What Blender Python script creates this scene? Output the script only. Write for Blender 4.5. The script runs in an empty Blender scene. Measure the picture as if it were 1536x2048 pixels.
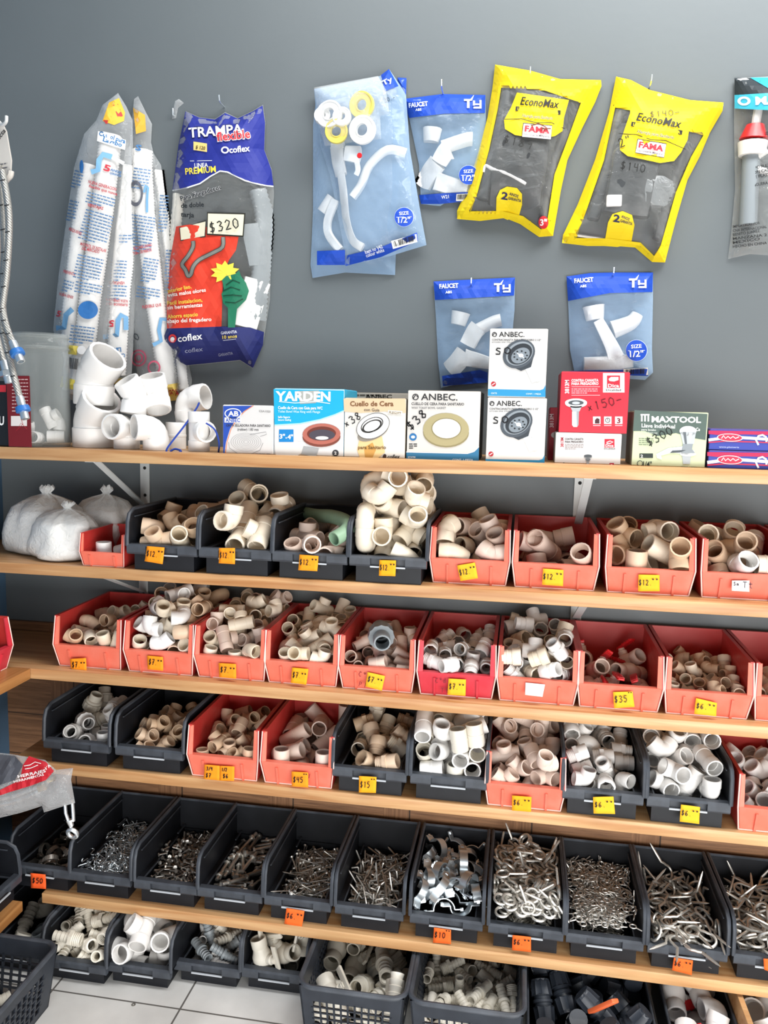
import bpy, bmesh, math, random
from mathutils import Vector, Matrix, Quaternion, noise, geometry
SC = bpy.context.scene
COL = SC.collection
# ------------------------------------------------------------------ camera
FPX, YAW, PIT, ROL = 1620.0, -0.166154, 0.122386, -0.021357
EYE = Vector((0.0, -1.89, 1.29))
def cam_axes():
    cy, sy, cp, sp = math.cos(YAW), math.sin(YAW), math.cos(PIT), math.sin(PIT)
    f = Vector((sy*cp, cy*cp, -sp)); r = Vector((cy, -sy, 0)); d = f.cross(r)
    c, s = math.cos(ROL), math.sin(ROL)
    return c*r+s*d, -s*r+c*d, f
CR, CD, CF = cam_axes()
cam = bpy.data.cameras.new('camera'); cam.sensor_fit = 'VERTICAL'; cam.sensor_height = 36.0
cam.lens = 36.0*FPX/2048; cam.clip_start = 0.05
cob = bpy.data.objects.new('camera', cam); COL.objects.link(cob)
m = Matrix((CR, -CD, -CF)).transposed().to_4x4(); m.translation = EYE; cob.matrix_world = m
SC.camera = cob
# ------------------------------------------------------------------ world, lights, exposure
SC.view_settings.view_transform = 'Standard'; SC.view_settings.look = 'None'
SC.view_settings.gamma = 1.0; SC.view_settings.use_curve_mapping = False
SC.view_settings.exposure = 0.0
SC.cycles.max_bounces = 8; SC.cycles.transparent_max_bounces = 24
w = bpy.data.worlds.new('world'); SC.world = w; w.use_nodes = True
w.node_tree.nodes['Background'].inputs[0].default_value = (0.86, 0.93, 1.0, 1)
w.node_tree.nodes['Background'].inputs[1].default_value = 0.19
def area(name, loc, target, sx, sy, power, col):
    l = bpy.data.lights.new(name, 'AREA'); l.shape = 'RECTANGLE'; l.size = sx; l.size_y = sy
    l.energy = power; l.color = col
    o = bpy.data.objects.new(name, l); COL.objects.link(o); o.location = loc
    o.rotation_euler = (Vector(target)-Vector(loc)).to_track_quat('-Z', 'Y').to_euler(); return o
area('doorway_daylight', (0.4, -2.35, 0.5), (-0.2, 0.0, 0.3), 3.0, 0.8, 56, (1.0, 0.99, 0.97))
area('window_daylight', (1.65, -2.1, 0.5), (0.1, 0.0, 0.45), 1.7, 1.3, 25, (1.0, 0.985, 0.96))
area('ceiling_tube_light', (1.2, -0.7, 2.85), (1.0, -0.05, 1.6), 2.0, 0.5, 42, (1.0, 1.0, 0.99))
area('ceiling_tube_light', (0.0, -0.75, 2.85), (0.0, -0.05, 1.6), 1.6, 0.5, 26, (1.0, 1.0, 0.99))
# ------------------------------------------------------------------ materials
def lin(h):
    h = h.lstrip('#'); v = [int(h[i:i+2], 16)/255 for i in (0, 2, 4)]
    return tuple(x/12.92 if x <= .04045 else ((x+.055)/1.055)**2.4 for x in v)
MATS = {}
def mat(name, hexc, rough=.5, metal=0., spec=.5, var=0., vscale=30., bump=0., bscale=200., coat=0., dust=None, dustamt=.0):
    if name in MATS: return MATS[name]
    M = bpy.data.materials.new(name); M.use_nodes = True; nt = M.node_tree; N = nt.nodes; L = nt.links
    b = N['Principled BSDF']; c = lin(hexc)
    b.inputs['Base Color'].default_value = (*c, 1); b.inputs['Roughness'].default_value = rough
    b.inputs['Metallic'].default_value = metal; b.inputs['Specular IOR Level'].default_value = spec
    b.inputs['Coat Weight'].default_value = coat
    M.diffuse_color = (*c, 1)
    if var or bump or dust:
        tc = N.new('ShaderNodeTexCoord')
    col = None
    if var:
        n = N.new('ShaderNodeTexNoise'); n.inputs['Scale'].default_value = vscale; n.inputs['Detail'].default_value = 4
        L.new(tc.outputs['Object'], n.inputs['Vector'])
        mx = N.new('ShaderNodeMix'); mx.data_type = 'RGBA'
        mx.inputs[6].default_value = (*[x*(1-var) for x in c], 1); mx.inputs[7].default_value = (*[min(1, x*(1+var)) for x in c], 1)
        L.new(n.outputs['Fac'], mx.inputs[0]); L.new(mx.outputs[2], b.inputs['Base Color']); col = mx.outputs[2]
    if dust:
        n = N.new('ShaderNodeTexNoise'); n.inputs['Scale'].default_value = 22; n.inputs['Detail'].default_value = 6
        L.new(tc.outputs['Object'], n.inputs['Vector'])
        r = N.new('ShaderNodeMapRange'); r.inputs[1].default_value = .42; r.inputs[2].default_value = .75; r.inputs[3].default_value = dustamt*.25; r.inputs[4].default_value = dustamt
        L.new(n.outputs['Fac'], r.inputs[0])
        mx = N.new('ShaderNodeMix'); mx.data_type = 'RGBA'; L.new(r.outputs[0], mx.inputs[0])
        if col: L.new(col, mx.inputs[6])
        else: mx.inputs[6].default_value = (*c, 1)
        mx.inputs[7].default_value = (*lin(dust), 1); L.new(mx.outputs[2], b.inputs['Base Color'])
    if bump:
        n = N.new('ShaderNodeTexNoise'); n.inputs['Scale'].default_value = bscale; n.inputs['Detail'].default_value = 5
        L.new(tc.outputs['Object'], n.inputs['Vector'])
        bp = N.new('ShaderNodeBump'); bp.inputs['Strength'].default_value = bump; bp.inputs['Distance'].default_value = .002
        L.new(n.outputs['Fac'], bp.inputs['Height']); L.new(bp.outputs[0], b.inputs['Normal'])
    MATS[name] = M; return M
def film(name, hexc, alpha, rough=.12, bump=.6, bscale=45.):
    """clear packing plastic: see-through with a milky share and sharp crinkled reflections"""
    if name in MATS: return MATS[name]
    M = bpy.data.materials.new(name); M.use_nodes = True; nt = M.node_tree; N = nt.nodes; L = nt.links
    b = N['Principled BSDF']; b.inputs['Base Color'].default_value = (*lin(hexc), 1); b.inputs['Roughness'].default_value = rough
    b.inputs['Specular IOR Level'].default_value = .8
    t = N.new('ShaderNodeBsdfTransparent'); mx = N.new('ShaderNodeMixShader')
    lw = N.new('ShaderNodeLayerWeight'); lw.inputs[0].default_value = .35
    r = N.new('ShaderNodeMapRange'); r.inputs[3].default_value = alpha; r.inputs[4].default_value = min(1, alpha+.5)
    L.new(lw.outputs['Facing'], r.inputs[0]); L.new(r.outputs[0], mx.inputs[0])
    L.new(t.outputs[0], mx.inputs[1]); L.new(b.outputs[0], mx.inputs[2]); L.new(mx.outputs[0], N['Material Output'].inputs[0])
    tc = N.new('ShaderNodeTexCoord'); n = N.new('ShaderNodeTexNoise'); n.inputs['Scale'].default_value = bscale
    n.inputs['Detail'].default_value = 4; n.inputs['Distortion'].default_value = 1.2
    L.new(tc.outputs['Object'], n.inputs['Vector']); bp = N.new('ShaderNodeBump'); bp.inputs['Strength'].default_value = bump; bp.inputs['Distance'].default_value = .004
    L.new(n.outputs['Fac'], bp.inputs['Height']); L.new(bp.outputs[0], b.inputs['Normal']); L.new(bp.outputs[0], lw.inputs['Normal'])
    M.diffuse_color = (*lin(hexc), 1); MATS[name] = M; return M
def flat(hexc, rough=.55):   # printing ink
    return mat('ink_'+hexc.lstrip('#'), hexc, rough, spec=.3)
# ------------------------------------------------------------------ mesh helpers
class MB:
    def __init__(s): s.v = []; s.f = []; s.m = []
    def add(s, vs, fs, mi=0, M=None):
        k = len(s.v)
        s.v += [(M @ Vector(p)) for p in vs] if M else [Vector(p) for p in vs]
        s.f += [tuple(i+k for i in f) for f in fs]; s.m += [mi]*len(fs); return s
    def box(s, x0, x1, y0, y1, z0, z1, mi=0, M=None, ch=0.):
        if ch <= 0:
            vs = [(x, y, z) for x in (x0, x1) for y in (y0, y1) for z in (z0, z1)]
            return s.add(vs, [(0, 1, 3, 2), (4, 6, 7, 5), (0, 4, 5, 1), (2, 3, 7, 6), (0, 2, 6, 4), (1, 5, 7, 3)], mi, M)
        bm = bmesh.new(); bmesh.ops.create_cube(bm, size=1)
        for q in bm.verts: q.co = Vector(((x0+x1)/2+q.co.x*(x1-x0), (y0+y1)/2+q.co.y*(y1-y0), (z0+z1)/2+q.co.z*(z1-z0)))
        bmesh.ops.bevel(bm, geom=bm.edges[:], offset=ch, segments=2, affect='EDGES', profile=.5)
        bm.verts.index_update(); s.add([q.co.copy() for q in bm.verts], [[q.index for q in f.verts] for f in bm.faces], mi, M); bm.free(); return s
    def prism(s, poly, a0, a1, axis='x', mi=0, M=None):
        """poly: 2D points; extruded along axis from a0 to a1"""
        n = len(poly)
        def P(p, a): return {'x': (a, p[0], p[1]), 'y': (p[0], a, p[1]), 'z': (p[0], p[1], a)}[axis]
        vs = [P(p, a0) for p in poly]+[P(p, a1) for p in poly]
        fs = [(i, (i+1) % n, (i+1) % n+n, i+n) for i in range(n)]+[tuple(range(n))[::-1], tuple(range(n, 2*n))]
        return s.add(vs, fs, mi, M)
    def lathe(s, prof, n=20, mi=0, M=None, closed=False):
        vs = [(r*math.cos(2*math.pi*i/n), r*math.sin(2*math.pi*i/n), z) for r, z in prof for i in range(n)]
        k = len(prof); rng = range(k if closed else k-1)
        fs = [(j*n+i, j*n+(i+1) % n, ((j+1) % k)*n+(i+1) % n, ((j+1) % k)*n+i) for j in rng for i in range(n)]
        if not closed:
            if prof[0][0] > 1e-6: fs.append(tuple(range(n))[::-1])
            if prof[-1][0] > 1e-6: fs.append(tuple((k-1)*n+i for i in range(n)))
        return s.add(vs, fs, mi, M)
    def frames(s, pts):
        T = []
        for i in range(len(pts)):
            a = pts[max(i-1, 0)]; b = pts[min(i+1, len(pts)-1)]; T.append((b-a).normalized())
        u = T[0].orthogonal().normalized(); out = []
        for t in T:
            u = (u-t*u.dot(t)).normalized(); out.append((u, t.cross(u)))
        return out
    def tube(s, pts, R, n=10, mi=0, M=None, caps=True, loop=False):
        pts = [Vector(p) for p in pts]
        if not hasattr(R, '__len__'): R = [R]*len(pts)
        fr = s.frames(pts); vs = []
        for p, r, (u, v) in zip(pts, R, fr):
            vs += [p+(u*math.cos(2*math.pi*i/n)+v*math.sin(2*math.pi*i/n))*r for i in range(n)]
        k = len(pts); fs = [(j*n+i, j*n+(i+1) % n, ((j+1) % k)*n+(i+1) % n, ((j+1) % k)*n+i) for j in range(k if loop else k-1) for i in range(n)]
        if caps and not loop: fs += [tuple(range(n))[::-1], tuple((k-1)*n+i for i in range(n))]
        return s.add(vs, fs, mi, M)
    def pipe(s, pts, R, wall, n=16, mi=0, M=None, ends=(1, 1), depth=None):
        """hollow pipe: outer radii R along pts, bore R-wall, ring faces on the open ends"""
        pts = [Vector(p) for p in pts]
        if not hasattr(R, '__len__'): R = [R]*len(pts)
        fr = s.frames(pts); k = len(pts); vs = []
        rin = min(R[0], R[-1])-wall if depth is None else None
        for q in (0, 1):
            for p, r, (u, v) in zip(pts, R, fr):
                rr = r if q == 0 else r-wall
                vs += [p+(u*math.cos(2*math.pi*i/n)+v*math.sin(2*math.pi*i/n))*rr for i in range(n)]
        o = k*n; fs = []
        for j in range(k-1):
            for i in range(n):
                i2 = (i+1) % n
                fs.append((j*n+i, j*n+i2, (j+1)*n+i2, (j+1)*n+i)); fs.append((o+j*n+i2, o+j*n+i, o+(j+1)*n+i, o+(j+1)*n+i2))
        for i in range(n):
            i2 = (i+1) % n
            if ends[0]: fs.append((i2, i, o+i, o+i2))
            e = (k-1)*n
            if ends[1]: fs.append((e+i, e+i2, o+e+i2, o+e+i))
        return s.add(vs, fs, mi, M)
    def mesh(s, name, mats, smooth=True, angle=35):
        me = bpy.data.meshes.new(name); me.from_pydata([tuple(p) for p in s.v], [], s.f)
        for q in (mats if isinstance(mats, (list, tuple)) else [mats]): me.materials.append(q)
        me.polygons.foreach_set('material_index', s.m); me.update()
        if smooth:
            me.polygons.foreach_set('use_smooth', [True]*len(s.f)); me.set_sharp_from_angle(angle=math.radians(angle))
        return me
    def build(s, name, mats, parent=None, smooth=True, angle=35, loc=None):
        o = bpy.data.objects.new(name, s.mesh(name, mats, smooth, angle)); COL.objects.link(o)
        if parent: o.parent = parent
        if loc: o.location = loc
        return o
def tag(o, label, cat, group=None, kind=None):
    if label: o['label'] = label
    if cat: o['category'] = cat
    if group: o['group'] = group
    if kind: o['kind'] = kind
    return o
def empty(name, loc, label, cat, group=None, rz=0.):
    o = bpy.data.objects.new(name, None); COL.objects.link(o); o.location = loc; o.rotation_euler = (0, 0, rz)
    o.empty_display_size = .02
    return tag(o, label, cat, group)
def struct(o): o['kind'] = 'structure'; return o
# ------------------------------------------------------------------ photo rays onto real planes
def ray(x, y): return CR*((x-768)/FPX)+CD*((y-1024)/FPX)+CF
def on_y(x, y, Y):      # point seen at pixel x, y on the vertical plane at world y = Y
    r = ray(x, y); return EYE+r*((Y-EYE.y)/r.y)
def on_z(x, y, Z):
    r = ray(x, y); return EYE+r*((Z-EYE.z)/r.z)
def on_plane(x, y, o, n):
    r = ray(x, y); return EYE+r*((Vector(o)-EYE).dot(n)/r.dot(n))
# ------------------------------------------------------------------ writing
_TX = {}
def text_mesh(s, bold=0., shear=0.):
    """flat letters of the built-in font, cap height 1, starting at x = 0"""
    k = (s, bold, shear)
    if k in _TX: return _TX[k]
    c = bpy.data.curves.new('t', 'FONT'); c.body = s; c.size = 1.0; c.offset = bold; c.shear = shear; c.resolution_u = 2
    o = bpy.data.objects.new('t', c); COL.objects.link(o)
    bpy.context.view_layer.update()
    me = bpy.data.meshes.new_from_object(o.evaluated_get(bpy.context.evaluated_depsgraph_get()))
    bm = bmesh.new(); bm.from_mesh(me); bmesh.ops.triangulate(bm, faces=bm.faces[:])
    vs = [(v.co.x, v.co.y) for v in bm.verts]; bm.verts.index_update(); fs = [tuple(v.index for v in f.verts) for f in bm.faces]; bm.free()
    bpy.data.objects.remove(o); bpy.data.curves.remove(c); bpy.data.meshes.remove(me)
    if vs:
        x0 = min(v[0] for v in vs); x1 = max(v[0] for v in vs); vs = [((x-x0)/.73, y/.73) for x, y in vs]; wd = (x1-x0)/.73
    else: wd = 1.
    _TX[k] = (vs, fs, wd); return _TX[k]
STROKES = {'0': [[(.5, 1), (.15, .8), (.1, .35), (.4, 0), (.8, .2), (.85, .7), (.5, 1)]], '1': [[(.35, .8), (.5, 1), (.5, 0)]],
 '2': [[(.1, .75), (.4, 1), (.8, .8), (.6, .45), (.1, .02), (.9, .08)]], '3': [[(.1, .9), (.5, 1), (.8, .8), (.4, .55), (.85, .35), (.6, .02), (.1, .05)]],
 '4': [[(.2, 1), (.1, .5), (.8, .5)], [(.7, 1), (.7, 0)]], '5': [[(.85, 1), (.2, .97), (.15, .6), (.6, .65), (.85, .35), (.55, 0), (.1, .08)]],
 '6': [[(.7, 1), (.25, .65), (.12, .2), (.45, 0), (.8, .2), (.6, .48), (.2, .3)]], '7': [[(.1, .95), (.9, 1), (.4, 0)], [(.25, .5), (.8, .52)]],
 '8': [[(.8, .85), (.45, 1), (.2, .8), (.8, .25), (.45, 0), (.1, .2), (.8, .85)]], '9': [[(.8, .7), (.4, .55), (.15, .8), (.5, 1), (.8, .75), (.6, 0)]],
 '$': [[(.8, .85), (.3, .9), (.2, .6), (.75, .4), (.6, .1), (.1, .15)], [(.5, 1.1), (.42, -.1)]], '.': [[(.4, .03), (.55, .06)]], '-': [[(.1, .45), (.9, .5)]],
 '/': [[(.8, 1.05), (.2, -.05)]], '"': [[(.3, 1.05), (.25, .75)], [(.65, 1.05), (.6, .75)]], 'o': [[(.5, .95), (.3, .8), (.5, .65), (.72, .8), (.5, .95)]],
 'C': [[(.8, .9), (.4, 1), (.12, .5), (.4, .02), (.8, .12)]], 'd': [[(.6, .5), (.2, .45), (.2, .05), (.65, .1)], [(.72, 1), (.7, 0)]], 'x': [[(.2, .6), (.7, .1)], [(.7, .6), (.2, .1)]],
 'K': [[(.2, 1), (.2, 0)], [(.8, .9), (.2, .5), (.8, 0)]], 'P': [[(.2, 0), (.2, 1), (.7, .9), (.6, .55), (.2, .5)]], 't': [[(.4, 1), (.4, .1), (.7, 0)], [(.1, .65), (.75, .7)]],
 'l': [[(.4, 1), (.4, 0)]], 'i': [[(.45, .55), (.45, 0)]], 'S': [[(.8, .9), (.4, 1), (.2, .75), (.7, .4), (.6, .05), (.1, .1)]], 'e': [[(.2, .3), (.75, .35), (.5, .6), (.2, .3), (.4, 0), (.8, .1)]],
 'F': [[(.2, 0), (.2, 1), (.85, 1)], [(.2, .55), (.7, .58)]], 'A': [[(.1, 0), (.45, 1), (.85, 0)], [(.25, .4), (.7, .4)]], 'E': [[(.8, 1), (.2, 1), (.2, 0), (.8, 0)], [(.2, .5), (.7, .5)]],
 'M': [[(.1, 0), (.2, 1), (.5, .4), (.8, 1), (.9, 0)]], 'a': [[(.7, .55), (.3, .5), (.2, .1), (.7, .2), (.7, .6), (.8, 0)]], 'n': [[(.2, .6), (.2, 0)], [(.2, .45), (.6, .6), (.7, 0)]], 'c': [[(.75, .5), (.35, .55), (.2, .2), (.45, 0), (.8, .1)]],
 'Q': [[(.5, 1), (.1, .6), (.3, .1), (.7, .1), (.9, .6), (.5, 1)], [(.6, .3), (.95, 0)]], 'T': [[(.1, 1), (.9, 1)], [(.5, 1), (.5, 0)]], ' ': []}
class Art:
    """printing laid on a real surface: everything is given where the photo shows it and dropped onto that surface"""
    def __init__(s, surf): s.surf = surf; s.all = {}; s.layer = 0; s.sec(None)
    def own(s, nm): return s.sec(nm+' '*len(s.all))
    def sec(s, nm):      # printing that stands on its own becomes a part of its own
        s.v, s.f, s.mi, s.mats = s.all.setdefault(nm, ([], [], [], [])); return s
    def _m(s, hexc):
        q = flat(hexc) if isinstance(hexc, str) else hexc
        if q not in s.mats: s.mats.append(q)
        return s.mats.index(q)
    def put(s, pts, fs, hexc, lift=None):
        k = len(s.v); mi = s._m(hexc); l = s.layer if lift is None else lift
        s.v += [s.surf(x, y, l) for x, y in pts]; s.f += [tuple(i+k for i in f) for f in fs]; s.mi += [mi]*len(fs)
    def poly(s, pts, hexc, step=None, lift=None):
        if step: pts, fs = fill(pts, step)
        else:
            tri = geometry.tessellate_polygon([[Vector((x, y, 0)) for x, y in pts]]); fs = [tuple(t) for t in tri]
        s.put(pts, fs, hexc, lift); return s
    def rect(s, x0, y0, x1, y1, hexc, step=None, skew=0., lift=None):
        return s.poly([(x0, y0), (x1, y0+skew), (x1, y1+skew), (x0, y1)], hexc, step, lift)
    def ell(s, cx, cy, rx, ry, hexc, rot=0., inner=0., n=28, lift=None):
        c, q = math.cos(rot), math.sin(rot)
        def P(t, k): a = rx*k*math.cos(t); b = ry*k*math.sin(t); return (cx+a*c-b*q, cy+a*q+b*c)
        T = [2*math.pi*i/n for i in range(n)]
        if inner <= 0: s.put([(cx, cy)]+[P(t, .5) for t in T]+[P(t, 1) for t in T], [(0, 1+i, 1+(i+1) % n) for i in range(n)]+[(1+i, 1+n+i, 1+n+(i+1) % n, 1+(i+1) % n) for i in range(n)], hexc, lift)
        else: s.put([P(t, 1) for t in T]+[P(t, inner) for t in T], [(i, (i+1) % n, n+(i+1) % n, n+i) for i in range(n)], hexc, lift)
        return s
    def text(s, t, x0, y0, x1, y1, h, hexc, bold=0.012, shear=0., up=None, lift=None):
        """baseline from x0, y0 to x1, y1; cap height h (all in photo pixels)"""
        vs, fs, wd = text_mesh(t, bold, shear)
        dx, dy = (x1-x0)/wd, (y1-y0)/wd; L = math.hypot(x1-x0, y1-y0)
        ux, uy = up if up else ((y1-y0)/L, -(x1-x0)/L)
        s.put([(x0+a*dx+b*h*ux, y0+a*dy+b*h*uy) for a, b in vs], fs, hexc, lift); return s
    def ribbon(s, pts, w, hexc, lift=None):
        n = len(pts); vs = []
        for i, (x, y) in enumerate(pts):
            a = pts[max(i-1, 0)]; b = pts[min(i+1, n-1)]; L = math.hypot(b[0]-a[0], b[1]-a[1]) or 1
            nx, ny = -(b[1]-a[1])/L*w/2, (b[0]-a[0])/L*w/2; vs += [(x+nx, y+ny), (x-nx, y-ny)]
        s.put(vs, [(2*i, 2*i+1, 2*i+3, 2*i+2) for i in range(n-1)], hexc, lift); return s
    def hand(s, t, x0, y0, x1, y1, h, w, hexc='#141418', lift=None):
        """handwriting along a baseline"""
        n = len(t); dx, dy = (x1-x0)/n, (y1-y0)/n; L = math.hypot(x1-x0, y1-y0); ux, uy = (y1-y0)/L, -(x1-x0)/L
        for i, c in enumerate(t):
            sm = .5 if c == 'o' else 1.
            for st in STROKES.get(c, []):
                p = [(x0+dx*(i+a*.85), y0+dy*(i+a*.85), b) for a, b in st]
                p = [(x+b*h*ux, y+b*h*uy) for x, y, b in p]
                q = [p[0]]
                for a, b in zip(p, p[1:]): q += [((a[0]*2+b[0])/3, (a[1]*2+b[1])/3), ((a[0]+2*b[0])/3, (a[1]+2*b[1])/3), b]
                s.ribbon(q, w, hexc, lift)
        return s
    def lines(s, x0, y0, x1, y1, rows, dy, h, hexc, seed=1, up=None):
        """small print too fine to read: rows of dashes"""
        rd = random.Random(seed); L = math.hypot(x1-x0, y1-y0); ux, uy = (x1-x0)/L, (y1-y0)/L; vx, vy = up if up else (-uy, ux)
        for r in range(rows):
            t = 0; end = L*(1 if r < rows-1 else .6)
            while t < end:
                wd = rd.uniform(1.5, 4.)*h; e = min(end, t+wd); ox, oy = x0+vx*dy*r, y0+vy*dy*r
                s.put([(ox+ux*t, oy+uy*t), (ox+ux*e, oy+uy*e), (ox+ux*e+vx*h, oy+uy*e+vy*h), (ox+ux*t+vx*h, oy+uy*t+vy*h)], [(0, 1, 2, 3)], hexc); t = e+h*.6
        return s
    def barcode(s, p00, p10, p11, p01, seed=3):
        s.poly([p00, p10, p11, p01], '#f4f4f2'); rd = random.Random(seed)
        def B(u, v): return tuple((p00[i]*(1-u)+p10[i]*u)*(1-v)+(p01[i]*(1-u)+p11[i]*u)*v for i in (0, 1))
        u = .08; s.layer += 1
        while u < .92:
            d = rd.choice((.012, .02, .032)); s.poly([B(u, .1), B(u+d, .1), B(u+d, .8), B(u, .8)], '#1a1a1c'); u += d+rd.choice((.014, .022, .03))
        s.layer -= 1; return s
    def build(s, name, parent):
        """one object for each section, and for each patch of it that stands apart from the rest"""
        for nm, (v, f, mi, mats) in s.all.items():
            if not v: continue
            nm = (nm or name).strip(); P = list(range(len(v)))
            def find(i):
                while P[i] != i: P[i] = P[P[i]]; i = P[i]
                return i
            for q in f:
                for k in q[1:]: P[find(k)] = find(q[0])
            box = {}
            for i, p in enumerate(v):
                r = find(i); b = box.setdefault(r, [list(p), list(p)])
                for c in range(3): b[0][c] = min(b[0][c], p[c]); b[1][c] = max(b[1][c], p[c])
            R = list(box); Q = {r: r for r in R}
            def top(i):
                while Q[i] != i: Q[i] = Q[Q[i]]; i = Q[i]
                return i
            sz = {r: max(box[r][1][c]-box[r][0][c] for c in range(3)) for r in R}
            for i, a in enumerate(R):
                for b in R[:i]:
                    g = math.sqrt(sum(max(0, box[a][0][c]-box[b][1][c], box[b][0][c]-box[a][1][c])**2 for c in range(3)))
                    if g <= max(.019, .49*max(sz[a], sz[b])): Q[top(a)] = top(b)
            patches = {}
            for q, m_ in zip(f, mi): patches.setdefault(top(find(q[0])), []).append((q, m_))
            for L in patches.values():
                ids = sorted({i for q, _ in L for i in q}); nw = {i: j for j, i in enumerate(ids)}; us = sorted({m_ for _, m_ in L})
                me = bpy.data.meshes.new(nm); me.from_pydata([tuple(v[i]) for i in ids], [], [tuple(nw[i] for i in q) for q, _ in L])
                for u in us: me.materials.append(mats[u])
                me.polygons.foreach_set('material_index', [us.index(m_) for _, m_ in L]); me.update()
                o = bpy.data.objects.new(nm, me); COL.objects.link(o)
                if parent: bpy.context.view_layer.update(); o.parent = parent; o.matrix_parent_inverse = parent.matrix_world.inverted()
def inside(p, poly):
    x, y = p; r = False; n = len(poly)
    for i in range(n):
        x1, y1 = poly[i]; x2, y2 = poly[i-1]
        if (y1 > y) != (y2 > y) and x < (x2-x1)*(y-y1)/(y2-y1)+x1: r = not r
    return r
def edge_dist(p, poly):
    d = 1e9; x, y = p
    for i in range(len(poly)):
        x1, y1 = poly[i-1]; x2, y2 = poly[i]; ex, ey = x2-x1, y2-y1; q = ex*ex+ey*ey
        t = max(0, min(1, ((x-x1)*ex+(y-y1)*ey)/q)) if q else 0
        d = min(d, math.hypot(x-x1-t*ex, y-y1-t*ey))
    return d
def fill(poly, step):
    """triangles over a polygon with points every step"""
    b = []
    for i in range(len(poly)):
        p, q = poly[i], poly[(i+1) % len(poly)]; k = max(1, int(math.hypot(q[0]-p[0], q[1]-p[1])/step))
        b += [(p[0]+(q[0]-p[0])*j/k, p[1]+(q[1]-p[1])*j/k) for j in range(k)]
    pts = list(b); x0 = min(p[0] for p in poly); x1 = max(p[0] for p in poly); y0 = min(p[1] for p in poly); y1 = max(p[1] for p in poly)
    y = y0; r = 0
    while y < y1:
        x = x0+(step/2 if r % 2 else 0)
        while x < x1:
            if inside((x, y), poly) and edge_dist((x, y), b) > step*.45: pts.append((x, y))
            x += step
        y += step*.87; r += 1
    n = len(b)
    vs, es, fs, _, _, _ = geometry.delaunay_2d_cdt([Vector(p) for p in pts], [(i, (i+1) % n) for i in range(n)], [], 1, 1e-7)
    return [(v.x, v.y) for v in vs], [tuple(f) for f in fs]
# ------------------------------------------------------------------ structure: walls, wainscot, floor, shelves
def wood(name, c0, c1, axis='x', scale=1.):
    M = bpy.data.materials.new(name); M.use_nodes = True; nt = M.node_tree; N = nt.nodes; L = nt.links; b = N['Principled BSDF']
    tc = N.new('ShaderNodeTexCoord'); mp = N.new('ShaderNodeMapping')
    mp.inputs['Scale'].default_value = {'x': (2.2, 40, 40), 'z': (40, 40, 2.2), 'y': (40, 2.2, 40)}[axis]
    L.new(tc.outputs['Object'], mp.inputs[0]); n = N.new('ShaderNodeTexNoise'); n.inputs['Scale'].default_value = 1.6*scale; n.inputs['Detail'].default_value = 7
    n.inputs['Distortion'].default_value = .6; L.new(mp.outputs[0], n.inputs['Vector'])
    cr = N.new('ShaderNodeValToRGB'); cr.color_ramp.elements[0].position = .3; cr.color_ramp.elements[1].position = .72
    cr.color_ramp.elements[0].color = (*lin(c0), 1); cr.color_ramp.elements[1].color = (*lin(c1), 1)
    L.new(n.outputs['Fac'], cr.inputs[0])
    n2 = N.new('ShaderNodeTexNoise'); n2.inputs['Scale'].default_value = 3.; L.new(tc.outputs['Object'], n2.inputs['Vector'])
    mx = N.new('ShaderNodeMix'); mx.data_type = 'RGBA'; mx.blend_type = 'MULTIPLY'; mx.inputs[0].default_value = .35
    L.new(cr.outputs[0], mx.inputs[6]); L.new(n2.outputs['Fac'], mx.inputs[7]); L.new(mx.outputs[2], b.inputs['Base Color'])
    b.inputs['Roughness'].default_value = .38; b.inputs['Specular IOR Level'].default_value = .4
    return M
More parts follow.
